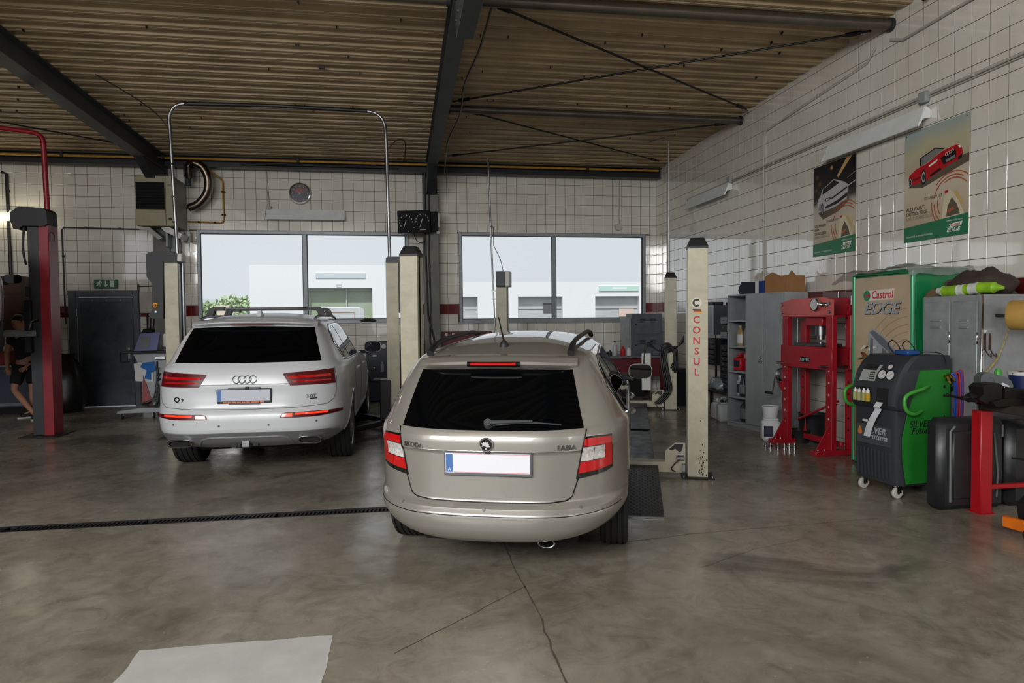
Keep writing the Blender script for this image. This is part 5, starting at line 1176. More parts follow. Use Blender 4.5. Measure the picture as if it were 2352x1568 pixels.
mb = MB(); mb.box(.20, -.02, 1.135, .42, .24, 1.42, .008); pr = obj('printer', mb, 'white_plastic', k); mb = MB(); mb.box(.24, -.026, 1.30, .32, -.018, 1.38); obj('paper', mb, 'print_white', pr, smooth=False); mb = MB(); mb.box(.20, -.026, 1.15, .34, -.018, 1.20); obj('slot', mb, 'decal_black', pr, smooth=False)
mb = MB(); mb.prism([(-.24, .62), (-.26, .92), (.02, .94), (.04, .60)], fxz, -.04, -.035); sh = obj('paper_sheet', mb, 'white_plastic', k, smooth=False)
mb = MB(); mb.prism([(-.10, .66), (-.06, .80), (-.16, .86), (-.12, .93), (.06, .95), (.08, .80), (0, .76), (.0, .64)], fxz, -.06, -.045); obj('blue_cloth', mb, M('cloth_blue', (40, 104, 180), .8), k, smooth=False)
mb = MB(); mb.prism([(-.12, .72), (-.16, .20), (.02, .18), (-.06, .50)], fxz, -.05, -.03); obj('red_bracket', mb, 'lift_red', k, smooth=False)
for i in range(4):
    mb = MB(); random.seed(40+i); mb.tube(smoothpath([(.10+.02*i, -.06, .95-.1*i), (.09, -.08, .6), (.05+.03*i, -.12, .35), (-.05-.03*i, -.16, .24), (.02+.05*i, -.2, .20), (.14, -.16, .24+.05*i), (.2, -.1, .30)]), .012, 8); obj('cable', mb, 'hose', k)
mb = MB(); mb.prism([(.06, .17), (.14, .55), (.22, .56), (.30, .17)], fxz, -.14, -.03); obj('probe_holder', mb, 'black_plastic', k, smooth=False)
mb = MB(); mb.box(.08, -.10, .98, .24, -.04, 1.04, .006); obj('bracket', mb, 'alu', k)
mb = MB(); mb.cyl((-.44, -.1, 1.12), (-.44, -.1, .95), .012, n=8); mb.cyl((-.44, -.1, .95), (-.30, -.1, .96), .01, n=8); obj('grip', mb, 'black_metal', k)
mb = MB(); mb.tube(smoothpath([(.32, -.03, 1.1), (.34, -.06, .8), (.32, -.05, .6), (.36, .0, .5)]), .010, 8); obj('cable', mb, 'hose', k)
# black rubbish sack and stand by the door
random.seed(8); mb = MB(); mb.lathe([(.20, 0), (.27, .08), (.30, .35), (.27, .62), (.22, .80), (.16, .92), (.10, 1.0), (.13, 1.06)], (0, 0, 0), 'z', 20)
for i, v in enumerate(mb.v): mb.v[i] = (v[0]*random.uniform(.9, 1.1), v[1]*random.uniform(.9, 1.1), v[2]*random.uniform(.98, 1.02) if v[2] > 0 else 0)
M('sack', (12, 12, 14), .35)
tag(obj('rubbish_sack', mb, 'sack', loc=(-5.98, 13.55, 0)), 'black rubbish sack standing between red lift column and grey door', 'sack')
# dark blue pressure tester with two gauges, right of the white car
M('tester_blue', (28, 34, 50), .45, noise=(5, .2))
t = thing('gauge_cabinet', 'dark blue tester cabinet with two round gauges behind the white car mirror', 'cabinet', (-.44, 13.75, 0))
mb = MB(); mb.box(-.22, 0, .02, .22, .40, 1.20, .012); obj('body', mb, 'tester_blue', t)
for x in (.0, .12):
    mb = MB(); mb.cyl((x, 0, 1.10), (x, -.02, 1.10), .045, n=22); gg = obj('gauge', mb, 'print_white', t); mb = MB(); mb.cyl((x, -.005, 1.10), (x, -.024, 1.10), .05, .05, 22, False); obj('gauge_rim', mb, 'black_plastic', gg)
mb = MB(); mb.box(-.10, -.02, .90, -.02, 0, .94, .004); obj('latch', mb, 'alu', t)
mb = MB(); mb.cyl((.09, -.05, .60), (.09, -.05, .76), .04, n=16); mb.cyl((.09, -.05, .76), (.09, -.05, .80), .02, n=12); obj('filter_bowl', mb, 'fitting_grey', t)
mb = MB(); mb.sphere((-.07, -.03, .68), .035, 14); obj('valve_knob', mb, 'alu', t)
mb = MB(); mb.box(-.14, -.06, .40, .12, 0, .42, .003); mb.box(-.14, -.06, .42, .12, -.055, .45); sh_ = obj('shelf', mb, 'tester_blue', t)
mb = MB(); mb.sphere((-.02, -.03, .45), .06, 12, (1.4, .5, .5)); tag(obj('cloth', mb, 'off_white', sh_), kind=None)
# film-wrapped part on a stand between the two cream posts
random.seed(12); mb = MB(); mb.lathe([(.20, .0), (.23, .3), (.22, .7), (.20, 1.0), (.14, 1.2), (.05, 1.25)], (0, 0, 0), 'z', 18)
for i, v in enumerate(mb.v): mb.v[i] = (v[0]*random.uniform(.85, 1.1), v[1]*random.uniform(.85, 1.1), max(0, v[2]+random.uniform(-.02, .02)*(v[2] > 0)))
M('wrap_dark', (44, 46, 46), .3, noise=(7, .95, (120, 124, 124)))
tag(obj('wrapped_part', mb, 'wrap_dark', loc=(.12, 13.3, 0)), 'film-wrapped dark part standing between two cream lift posts', 'package')
mb = MB(); random.seed(14); mb.sphere((0, 0, .05), .15, 12, (1, .7, .4))
for i, v in enumerate(mb.v): mb.v[i] = tuple(c_+random.uniform(-.015, .015) for c_ in v)
tag(obj('plastic_film', mb, 'white_plastic', loc=(.12, 13.3, 1.235)), 'crumpled white plastic film on top of the wrapped part', 'film')
# red pegboard and bench along the window wall
M('board_red', (96, 24, 30), .5, noise=(6, .2))
r = thing('red_tool_board', 'dark red tool board on the wall left behind the beige car', 'tool board', (1.37, DB-.009, 1.0))
mb = MB(); mb.box(-.52, -.03, 0, .55, 0, .37, .005); obj('board', mb, 'board_red', r)
for x in (-.44, -.30):
    mb = MB(); mb.box(x, -.05, .28, x+.05, -.03, .34, .004); obj('socket', mb, 'white_plastic', r)
M('bench_grey', (120, 124, 128), .4, .4, noise=(6, .2))
wbn = thing('wall_workbench', 'workbench with red front and grey top under the right window', 'workbench', (3.62, 13.55, 0))
mb = MB(); mb.box(-1.75, -.3, .80, 1.78, .70, .845, .006); obj('bench_top', mb, 'bench_grey', wbn)
mb = MB(); mb.box(-1.7, -.24, .42, 1.74, -.20, .80, .006); obj('front_panel', mb, 'board_red', wbn)
for x in (-1.68, -.6, .5, 1.66):
    mb = MB(); mb.box(x, -.25, 0, x+.07, -.18, .80, .005); obj('leg', mb, 'board_red', wbn)
    mb = MB(); mb.box(x, .58, 0, x+.07, .65, .80, .005); obj('leg', mb, 'board_red', wbn)
for x in (-.9, .1, .9):
    mb = MB(); mb.box(x, -.1, 0, x+.45, .4, .55, .01); tag(obj('dark_bin', mb, 'under', loc=(3.62, 13.5, 0)), {-.9: 'dark bin under the bench hidden behind the beige car', .1: 'dark bin under the bench beside the beige car mirror', .9: 'dark bin under the bench at the corner end'}[x], 'bin', 'dark bins under the wall bench')
# small grey locker on the bench
M('locker_grey', (92, 98, 104), .45, .3, noise=(7, .2)); M('locker_light', (150, 154, 156), .42, .3, noise=(6, .16), rvar=.1)
g = thing('small_locker', 'small grey two-door locker standing on the bench in the corner', 'locker', (5.0, 13.35, .846))
mb = MB(); mb.box(-.32, .0, 0, .32, .42, .86, .006); obj('body', mb, 'locker_grey', g)
mb = MB(); mb.box(-.44, .06, 0, -.32, .42, .78, .006); obj('side_box', mb, 'locker_light', g)
for z0, z1 in ((.03, .40), (.44, .83)):
    mb = MB(); mb.box(-.29, -.014, z0, .29, 0, z1, .005); dd = obj('door', mb, 'locker_grey', g)
    for x in (-.16, .06):
        for q in range(3):
            mb = MB(); mb.box(x, -.024, z1-.09-.03*q, x+.12, -.012, z1-.08-.03*q, .003); obj('vent_slot', mb, 'black_metal', dd)
    mb = MB(); mb.cyl((-.25, -.012, (z0+z1)/2), (-.25, -.03, (z0+z1)/2), .014, n=12); obj('knob', mb, 'black_plastic', dd)
# ================================================================ things along the right wall
M('cab_grey', (160, 165, 168), .38, .35, noise=(4, .1), rvar=.08); M('cab_dark', (70, 73, 76), .5, .2); M('cardboard', (150, 108, 66), .8, noise=(5, .12)); M('box_blue', (22, 48, 112), .5); M('bin_dark', (20, 22, 40), .45)
# local frame of both cabinets: x along the front (right end nearest the viewer), front faces -y
CA = math.atan2(-(8.40-9.55), (5.09-4.83)); CR = -CA     # direction from far end to near end
HC = 1.945
c = thing('steel_cabinet', 'tall grey steel double-door cabinet with boxes on top', 'cabinet', (4.88, 9.12, 0), CR)
W_ = .752
mb = MB(); mb.box(0, .012, .07, W_, .42, HC, .004); obj('body', mb, 'cab_grey', c)
mb = MB(); mb.box(.01, .03, 0, W_-.01, .41, .07); obj('plinth', mb, 'cab_grey', c, smooth=False)
for i, (a, b) in enumerate(((.022, .372), (.376, .728))):
    mb = MB(); mb.box(a, -.006, .085, b, .012, HC-.02, .004); dd = obj('door', mb, 'cab_grey', c)
    if i == 0:
        mb = MB(); mb.box(b-.06, -.016, .96, b-.02, -.006, 1.06, .004); hh = obj('lock_plate', mb, 'chrome', dd); mb = MB(); mb.cyl((b-.04, -.012, 1.0), (b-.04, -.045, 1.0), .012, n=12); mb.box(b-.045, -.05, .99, b+.02, -.038, 1.012, .004); obj('handle', mb, 'chrome', dd)
# open side shelf
s = thing('open_shelf_unit', 'narrow open grey shelf unit full of bottles beside the steel cabinet', 'shelf', (4.83, 9.55, 0), CR)
SW = .438
mb = MB(); mb.box(0, 0, 0, .018, .42, HC, .003); mb.box(SW-.018, 0, 0, SW-.002, .42, HC, .003); mb.box(.018, .405, .05, SW-.018, .42, HC, .002); obj('side_panel', mb, 'cab_grey', s)
SZ = (.075, .445, .822, 1.187, 1.57)
for z in SZ:
    mb = MB(); mb.box(.018, .0, z-.03, SW-.018, .405, z, .004); obj('shelf', mb, 'cab_grey', s)
mb = MB(); mb.box(.018, .0, HC-.025, SW-.018, .405, HC, .004); mb.box(.018, .01, 0, SW-.018, .03, .045); obj('top_panel', mb, 'cab_grey', s)
def cabpos(o, x, y, z): return (o.location.x+x*math.cos(CR)-y*math.sin(CR), o.location.y+x*math.sin(CR)+y*math.cos(CR), z)
def bottle(name, label, loc, prof, body, cap, rz=0., lab=None, flat=.6, group=None, handle=False):
    b = thing(name, label, 'bottle', loc, rz, group)
    mb = MB(); mb.lathe(prof[:-1], (0, 0, 0), 'z', 18)
    for i, v in enumerate(mb.v): mb.v[i] = (v[0], v[1]*flat, v[2])
    obj('body', mb, body, b)
    r, z = prof[-2]; mb = MB(); mb.cyl((0, 0, z-.002), (0, 0, prof[-1][1]), prof[-1][0], n=14); obj('cap', mb, cap, b)
    if lab:
        r0, z0 = prof[1]; zz = prof[2][1]; mb = MB(); rr = max(r0, prof[2][0])+.0015
        n = 12; vs = []; 
        for z_ in (z0+(zz-z0)*.15, z0+(zz-z0)*.85):
            for k in range(n+1):
                t = math.pi*(1.1+.8*k/n); vs.append((rr*math.cos(t), rr*flat*math.sin(t), z_))
        mb.add(vs, [(k, k+1, n+2+k, n+1+k) for k in range(n)]); obj('label_print', mb, lab, b)
    if handle:
        mb = MB(); mb.tube(smoothpath([(prof[2][0]*.6, 0, prof[2][1]*.98), (prof[2][0]*1.15, 0, prof[2][1]*.9), (prof[2][0]*1.1, 0, prof[2][1]*.55)]), .011, 8); obj('handle', mb, body, b)
    return b
M('oil_gold', (150, 132, 84), .3); M('oil_grey', (120, 122, 122), .35); M('oil_dark', (34, 38, 48), .35); M('oil_red', (170, 24, 30), .4); M('clear_jug', (168, 174, 176), .35); M('label_dark', (30, 34, 60), .5); M('label_white', (200, 200, 204), .5); M('clear_grey', (110, 116, 118), .3)
P1 = [(.05, 0), (.058, .01), (.058, .20), (.03, .245), (.024, .27), (.026, .30)]
P2 = [(.07, 0), (.078, .012), (.078, .20), (.045, .26), (.026, .28), (.03, .315)]
P3 = [(.035, 0), (.04, .01), (.04, .17), (.014, .215), (.012, .24), (.014, .26)]
GS = 'bottles on the open shelf unit'
def sh(x, y, i, *a, **k): return bottle(a[0], a[1], cabpos(s, x, y, SZ[i]+.001), *a[2:], rz=CR, group=GS, **k)
sh(.36, .14, 4, 'bottle', 'tall clear bottle alone on the top compartment of the open shelf', P2, 'clear_grey', 'trim_grey')
sh(.10, .18, 3, 'bottle', 'dark capped bottle at the far end of the second compartment', P1, 'clear_grey', 'bin_dark')
sh(.17, .10, 3, 'bottle', 'gold oil bottle on the second compartment of the open shelf', P1, 'oil_gold', 'oil_gold', lab='label_white')
sh(.26, .16, 3, 'bottle', 'second gold oil bottle set back on the second compartment', P2, 'oil_gold', 'black_plastic')
sh(.35, .09, 3, 'bottle', 'grey spray bottle at the near end of the second compartment', P2, 'oil_grey', 'trim_grey')
sh(.36, .12, 2, 'bottle', 'white labelled jug beside the red canister on the shelf', P2, 'label_white', 'oil_dark', lab='label_dark')
sh(.12, .14, 1, 'bottle', 'blue grey bottle at the far end of the fourth compartment', P1, 'clear_jug', 'white_plastic', lab='label_dark')
sh(.22, .10, 1, 'bottle', 'dark blue bottle in the middle of the fourth compartment', P1, 'oil_dark', 'oil_dark', lab='clear_grey')
sh(.37, .10, 1, 'bottle', 'pale bottle at the near end of the fourth compartment', P1, 'white_plastic', 'white_plastic', lab='oil_red')
sh(.25, .13, 0, 'bottle', 'large black oil bottle on the bottom shelf with pale label', [(.09, 0), (.098, .012), (.098, .22), (.05, .27), (.03, .28), (.034, .31)], 'oil_dark', 'black_plastic', lab='clear_grey')
k = thing('red_canister', 'red plastic canister with handle on the middle shelf', 'canister', cabpos(s, .15, .14, SZ[2]+.001), CR, GS)
mb = MB(); mb.box(-.085, -.09, 0, .085, .09, .19, .014); mb.box(-.07, -.05, .19, -.02, .05, .225, .008); obj('body', mb, 'oil_red', k)
mb = MB(); mb.tube(smoothpath([(-.04, 0, .21), (.02, 0, .255), (.07, 0, .24), (.075, 0, .18)]), .012, 8); obj('handle', mb, 'oil_red', k)
mb = MB(); mb.cyl((-.045, 0, .225), (-.045, 0, .25), .02, n=14); obj('cap', mb, 'oil_red', k)
mb = MB(); mb.box(-.06, -.0915, .05, .05, -.09, .15); obj('label_print', mb, 'bin_dark', k, smooth=False)
# on top of the cabinet
b = thing('cardboard_box', 'open brown cardboard box on top of the steel cabinet', 'box', cabpos(c, .55, .21, HC+.001), CR)
mb = MB(); mb.box(-.20, -.16, 0, .20, .16, .004); 
for q in ((-.20, -.16, .20, -.154), (-.20, .154, .20, .16), (-.20, -.154, -.194, .154), (.194, -.154, .20, .154)): mb.box(q[0], q[1], .004, q[2], q[3], .22)
obj('carton', mb, 'cardboard', b, smooth=False)
for pts in ([(-.20, .154, .22), (-.194, .16, .22), (-.27, .02, .29), (-.20, -.154, .22)], [(-.12, .16, .22), (.04, .16, .22), (-.07, .18, .31)]):
    mb = MB(); mb.add(pts+[(p[0]+.004, p[1]+.004, p[2]+.003) for p in pts], [tuple(range(len(pts))), tuple(range(len(pts), 2*len(pts)))]); obj('flap', mb, 'cardboard', b, smooth=False)
b = thing('blue_box', 'blue and white carton beside the cardboard box on the cabinet', 'box', cabpos(c, .22, .21, HC+.001), CR)
mb = MB(); mb.box(-.10, -.13, 0, .115, .13, .17, .004); obj('carton', mb, 'box_blue', b); mb = MB(); mb.box(-.10, -.1315, .0, -.03, -.13, .17); mb.box(-.1015, -.13, 0, -.10, .13, .17); obj('white_print', mb, 'label_white', b, smooth=False)
b = thing('dark_blue_tub', 'tilted dark blue plastic tub at the far end of the cabinet top', 'tub', cabpos(c, -.06, .2, HC+.001), CR)
mb = MB(); mb.prism([(-.16, .0), (.13, -.0), (.15, .16), (-.13, .18), (-.20, .06)], fxz, -.10, .10); obj('tub', mb, 'bin_dark', b, smooth=False)
# canister and bucket on the floor
M('jerry_white', (206, 210, 212), .35)
k = thing('white_canister', 'white plastic canister with dark label standing on the floor before the cabinet', 'canister', (4.76, 8.22, 0), R(-22))
mb = MB(); mb.box(-.115, -.11, 0, .115, .11, .27, .03); mb.box(-.095, -.09, .27, .095, .09, .295, .012); obj('body', mb, 'jerry_white', k)
mb = MB(); mb.box(-.095, -.1115, .06, .02, -.1095, .20); obj('label_print', mb, 'label_dark', k, smooth=False)
k = thing('white_bucket', 'small white plastic bucket standing on the white canister', 'bucket', (4.76, 8.22, .296))
mb = MB(); mb.lathe([(.085, 0), (.088, .004), (.102, .13), (.108, .133), (.108, .15), (.1, .152), (.098, .14), (.084, .01)], (0, 0, 0), 'z', 28, closed=True); mb.cyl((0, 0, .0), (0, 0, .006), .085, n=28); mb.cyl((0, 0, .138), (0, 0, .146), .1, n=28); obj('body', mb, 'jerry_white', k)
mb = MB(); mb.box(.10, -.02, .09, .118, .02, .12, .005); obj('handle_lug', mb, 'jerry_white', k)
# press mandrels
for i, (x, y, r_, h_) in enumerate(((4.47, 7.72, .022, .06), (4.52, 7.63, .024, .075), (4.60, 7.62, .026, .07), (4.65, 7.60, .026, .075), (4.71, 7.58, .026, .08), (4.44, 7.78, .022, .055))):
    m = thing('press_mandrel', ('leftmost but one steel mandrel on the floor by the red press', 'short steel mandrel with shiny face third from the red press', 'steel mandrel in the middle of the row by the red press', 'steel mandrel second nearest the red press', 'shiny steel mandrel nearest the red press foot', 'smallest steel mandrel nearest the white canister')[i], 'mandrel', (x, y, 0), 0, 'steel mandrels beside the press')
    mb = MB(); mb.lathe([(r_, 0), (r_, h_*.55), (r_*.85, h_*.6), (r_*.7, h_*.62), (r_*.7, h_)], (0, 0, 0), 'z', 18); obj('shaft', mb, 'chrome', m); mb = MB(); mb.lathe([(r_*1.1, h_*.2), (r_*1.1, h_*.4)], (0, 0, 0), 'z', 18); obj('collar', mb, 'alu', m)
# ---------------------------------------------------------------- red hydraulic press
M('press_red', (158, 22, 36), .4, noise=(6, .18)); M('press_pink', (196, 92, 88), .35, noise=(3, .15))
pr = thing('hydraulic_press', 'red hydraulic workshop press with crank winch and pressure gauge', 'press', (5.02, 7.60, 0), R(-87))
# local: x along wall (+x toward viewer), front faces -y(room)
PW = .42
for sx in (-1, 1):
    for sy in (-1, 1):
        mb = MB(); x = sx*(PW); y = sy*.13
        mb.box(x-.055, y-.012, .05, x-.043, y+.03*sy*0+.012, 1.8); mb.box(x-.055, y-.03, .05, x+.055, y-.022, 1.62, .002); mb.box(x-.055, y-.022, .05, x-.047, y+.03, 1.62); mb.box(x+.047, y-.022, .05, x+.055, y+.03, 1.62); up = obj('upright', mb, 'press_red', pr, smooth=False)
        for i in range(7):
            mb = MB(); z = .28+i*.14; mb.cyl((x, y-.0305, z), (x, y-.0315, z), .014, n=14); obj('pin_hole', mb, 'off_white' if sy < 0 else 'under', up)
    mb = MB(); mb.box(sx*PW-.06, -.36, 0, sx*PW+.06, .24, .06, .006); ft = obj('foot', mb, 'press_red', pr)
    mb = MB(); mb.prism([(-.33, .06), (-.16, .06), (-.16, .34)], lambda a, b_, d_: (d_, a, b_), sx*PW-.008, sx*PW+.008); obj('gusset', mb, 'press_red', ft, smooth=False)
    for y in (-.30, -.22):
        mb = MB(); bolt_head(mb, (sx*PW, y, .06), (0, 0, 1), .015, .012); obj('bolt', mb, 'alu', ft)
mb = MB(); mb.box(-.40, .02, .07, .40, .06, .14, .004); obj('base_tie', mb, 'press_red', pr)
mb = MB(); mb.cyl((-.38, .0, .30), (.40, -.02, .62), .016, n=10); obj('brace_bar', mb, 'press_red', pr)
for y0, y1, nm in ((-.175, -.155, 0), (.155, .175, 1)):
    mb = MB(); mb.prism([(-PW-.075, 1.62), (PW+.075, 1.62), (PW+.075, 1.80), (PW*.8, 1.83), (-PW*.62, 1.83), (-PW-.075, 1.79)], fxz, y0, y1); obj('head_beam', mb, 'press_pink' if nm == 0 else 'press_red', pr, smooth=False)  # front beam's pink is reflected light painted over the press red
    mb = MB(); mb.box(-PW-.07, y0, .985, PW+.07, y1, 1.25, .004); tb = obj('table_beam', mb, 'press_red', pr)
mb = MB(); mb.box(-PW-.05, -.155, 1.60, PW+.05, .155, 1.62, .003); obj('head_plate', mb, 'press_red', pr)
for x in (-PW-.03, PW+.03):
    for z in (1.66, 1.76):
        mb = MB(); bolt_head(mb, (x, -.175, z), (0, -1, 0), .02, .02); obj('bolt', mb, 'alu', pr)
mb = MB(); mb.box(-.10, -.10, 1.50, .22, .10, 1.60, .006); obj('cylinder_mount', mb, 'press_red', pr)
mb = MB(); mb.cyl((.06, 0, 1.55), (.06, 0, 1.38), .065, n=22); mb.cyl((.06, 0, 1.38), (.06, 0, 1.33), .045, n=20); obj('ram', mb, 'alu', pr)
mb = MB(); mb.cyl((.06, 0, 1.252), (.06, 0, 1.30), .03, n=16); obj('anvil_pin', mb, 'chrome', pr)
mb = MB(); mb.box(-.25, -.15, 1.252, .25, -.05, 1.285, .004); mb.box(-.25, .05, 1.252, .25, .15, 1.285, .004); obj('anvil', mb, 'cab_dark', pr)
gg = thing('pressure_gauge', None, None, (.24, -.19, 1.75)); gg.parent = pr
mb = MB(); mb.lathe([(.075, .0), (.078, -.03), (.07, -.045), (.062, -.04)], (0, 0, 0), 'y', 28); obj('gauge_case', mb, 'chrome', gg)
mb = MB(); mb.cyl((0, -.041, 0), (0, -.043, 0), .062, n=28); obj('gauge_face', mb, 'print_white', gg)
mb = MB(); mb.cyl((.06, .02, 0), (.16, .02, -.01), .03, n=14); mb.cyl((.16, .02, -.01), (.20, .02, -.01), .018, n=12); obj('fitting', mb, 'chrome', gg)
mb = MB(); mb.box(-.09, -.177, 1.055, .09, -.175, 1.125); np_ = obj('name_plate', mb, 'decal_black', pr, smooth=False)
text('lettering', 'ROTEK', .058, 'print_white', np_, lambda a, b_, d_: (a, -.178-d_, 1.088+b_), extrude=.0006)
for x in (-PW, PW):
    mb = MB(); mb.cyl((x, -.28, 1.03), (x, .2, 1.03), .016, n=12); obj('locating_pin', mb, 'alu', pr)
wn = thing('winch', None, None, (-PW-.06, -.12, .86)); wn.parent = pr
mb = MB(); mb.cyl((-.07, 0, 0), (.0, 0, 0), .075, n=20); mb.cyl((-.08, 0, 0), (-.07, 0, 0), .09, n=20); mb.box(-.09, -.07, -.10, .0, .07, -.07, .005); obj('winch_drum', mb, 'alu', wn)
mb = MB(); mb.tube([(-.08, -.02, -.02), (-.12, -.06, -.03), (-.12, -.10, -.24)], .011, 8); obj('crank_arm', mb, 'chrome', wn)
mb = MB(); mb.cyl((-.12, -.10, -.24), (-.24, -.12, -.24), .018, n=12); obj('crank_grip', mb, 'black_plastic', wn)
mb = MB(); mb.prism([(-.10, -.07), (.02, -.07), (.02, -.2)], lambda a, b_, d_: (a, d_, b_), -.06, .06); obj('winch_bracket', mb, 'press_red', wn, smooth=False)
for x in (-PW+.1, PW-.1):
    mb = MB(); mb.cyl((x, -.05, .2), (x, -.05, 1.6), .004, n=6); obj('winch_cable', mb, 'alu', pr)
mb = MB(); mb.cyl((PW+.10, .05, 1.25), (PW+.10, .05, 1.62), .035, n=14); mb.box(PW+.06, .0, 1.62, PW+.14, .1, 1.74, .008); mb.cyl((PW+.10, .05, 1.0), (PW+.10, .05, 1.25), .02, n=12); obj('hand_pump', mb, 'press_red', pr)
mb = MB(); mb.cyl((PW+.10, .05, 1.74), (PW+.10, .05, 1.84), .012, n=10); mb.cyl((PW-.18, .1, 1.83), (PW-.18, .1, 1.90), .012, n=10); obj('valve_stem', mb, 'alu', pr)
# dark tubs behind the press
for i, (x, y, r_, h_) in enumerate(((5.25, 8.05, .17, .36), (5.33, 7.95, .13, .16))):
    k = thing('black_tub', ('black tub behind the legs of the red press', 'low black pan in front of the tub behind the red press')[i], 'tub', (x, y, 0) if i == 0 else (5.05, 8.02, 0))
    mb = MB(); mb.lathe([(r_*.85, 0), (r_, h_-.02), (r_+.012, h_), (r_-.012, h_), (r_*.82, .01)], (0, 0, 0), 'z', 24, closed=True); mb.cyl((0, 0, 0), (0, 0, .012), r_*.84, n=24); obj('tub_wall', mb, 'black_plastic', k)
# ---------------------------------------------------------------- green display cabinet
M('display_green', (18, 118, 66), .38, noise=(3, .08)); M('display_edge', (70, 150, 110), .3, .3)
dc = thing('display_cabinet', 'tall green oil display cabinet with beige advertising front', 'cabinet', (4.91, 5.90, 0), R(-90))
# local x toward viewer... rotated -90: local x -> -Y, local y -> +X ; far end x=-.90
DH = 2.07; dx0 = -.90; dx1 = 0.
mb = MB(); mb.box(dx0, .02, 0, dx1, .62, DH, .012); obj('carcass', mb, 'display_green', dc)
mb = MB(); mb.tube([(dx1-.02, .01, .03), (dx1-.02, .01, DH-.03), (dx0+.02, .01, DH-.03), (dx0+.02, .01, .03)], .026, 10); obj('frame_profile', mb, 'display_edge', dc)
mf = bpy.data.materials.new('display_print'); mf.use_nodes = True; N = mf.node_tree.nodes; L_ = mf.node_tree.links
tc = N.new('ShaderNodeTexCoord'); sep = N.new('ShaderNodeSeparateXYZ'); L_.new(tc.outputs['Object'], sep.inputs[0])
rp = N.new('ShaderNodeValToRGB'); mr = N.new('ShaderNodeMapRange'); mr.inputs[1].default_value = .2; mr.inputs[2].default_value = 2.0; L_.new(sep.outputs['Z'], mr.inputs[0]); L_.new(mr.outputs[0], rp.inputs[0])
e = rp.color_ramp.elements; e[0].color = (*lin((120, 84, 48)), 1); e[1].color = (*lin((176, 156, 128)), 1); e.new(.35).color = (*lin((150, 124, 92)), 1); e.new(.6).color = (*lin((182, 160, 130)), 1)
nz_ = N.new('ShaderNodeTexNoise'); nz_.inputs['Scale'].default_value = 2.5; L_.new(tc.outputs['Object'], nz_.inputs['Vector']); mx = N.new('ShaderNodeMixRGB'); mx.blend_type = 'OVERLAY'; mx.inputs[0].default_value = .25; L_.new(rp.outputs[0], mx.inputs[1]); L_.new(nz_.outputs['Fac'], mx.inputs[2]); L_.new(mx.outputs[0], N['Principled BSDF'].inputs['Base Color']); N['Principled BSDF'].inputs['Roughness'].default_value = .35
MATS['display_print'] = mf
for a, b_ in ((dx0+.045, -.452), (-.448, dx1-.045)):
    mb = MB(); mb.box(a, -.004, .08, b_, .02, DH-.055, .002); obj('front_door', mb, 'display_print', dc)
M('print_brown', (120, 72, 30), .5); M('print_dark', (52, 36, 24), .5); M('print_tan', (150, 124, 92), .5); M('print_silver', (150, 154, 158), .4); M('print_silver2', (96, 100, 106), .4); M('print_red', (196, 24, 36), .4); M('print_green', (0, 128, 84), .4); M('print_cream', (214, 208, 196), .4); M('print_orange', (196, 110, 40), .5)
fd = lambda a, b_, d_: (a, -.0045-d_, b_)
def arcband(cx, cz, r0, r1, a0, a1, fnm, d0, d1, n=16):
    mb = MB()
    for k in range(n):
        t0 = R(a0+(a1-a0)*k/n); t1 = R(a0+(a1-a0)*(k+1)/n)
        mb.prism([(cx+r0*math.cos(t0), cz+r0*math.sin(t0)), (cx+r1*math.cos(t0), cz+r1*math.sin(t0)), (cx+r1*math.cos(t1), cz+r1*math.sin(t1)), (cx+r0*math.cos(t1), cz+r0*math.sin(t1))], fnm, d0, d1)
    return mb
for r0, r1 in ((.40, .408), (.47, .476), (.54, .548), (.62, .626), (.70, .706)): obj('ring_print', arcband(-.02, .98, r0, r1, 95, 165, fd, .0, .0006), 'print_tan', dc, smooth=False)
mb = MB(); mb.prism([(-.70, 1.875), (-.25, 1.885), (-.265, 1.775), (-.68, 1.77), (-.72, 1.80)], fd, .0006, .0014); lg = obj('logo_ground', mb, 'print_cream', dc, smooth=False)
mb = MB(); mb.cyl(fd(-.66, 1.823, .0014), fd(-.66, 1.823, .002), .055, n=24); obj('logo_disc', mb, 'print_green', lg); mb = MB(); mb.prism([(-.69, 1.83), (-.61, 1.84), (-.61, 1.815), (-.67, 1.805)], fd, .0021, .0026); obj('logo_flash', mb, 'print_red', lg, smooth=False)
text('logo_lettering', 'Castrol', .115, 'print_red', lg, lambda a, b_, d_: fd(-.43+a, 1.825+b_, .0022+d_), shear=.15, offset=.002, extrude=.0004, sx=.92)
text('logo_lettering', 'EDGE', .17, 'print_silver', dc, lambda a, b_, d_: fd(-.455+a, 1.685+b_, .002+d_), shear=.3, offset=.004, extrude=.001, sx=1.22)
text('logo_shadow', 'EDGE', .17, 'print_dark', dc, lambda a, b_, d_: fd(-.447+a, 1.677+b_, .0006+d_*.3), shear=.3, offset=.004, extrude=.0006, sx=1.22)
mb = MB(); mb.prism([(-.63, 1.440), (-.57, 1.480), (-.40, 1.400), (-.22, 1.260), (-.18, 1.180), (-.26, 0.980), (-.64, 0.960)], fd, .0006, .0012); cy = obj('filter_print', mb, 'print_silver', dc, smooth=False)
mb = MB(); mb.prism([(-.61, 1.435), (-.56, 1.460), (-.40, 1.380), (-.24, 1.250), (-.22, 1.205), (-.30, 1.225), (-.48, 1.330)], fd, .0012, .0018); obj('filter_print', mb, 'print_silver2', cy, smooth=False)
mb = MB(); mb.prism([(-.60, 1.380), (-.56, 1.370), (-.56, 0.970), (-.62, 0.970)], fd, .0012, .0018); mb.prism([(-.42, 1.280), (-.36, 1.250), (-.38, 0.970), (-.44, 0.970)], fd, .0012, .0018); obj('filter_print', mb, 'print_silver2', cy, smooth=False)
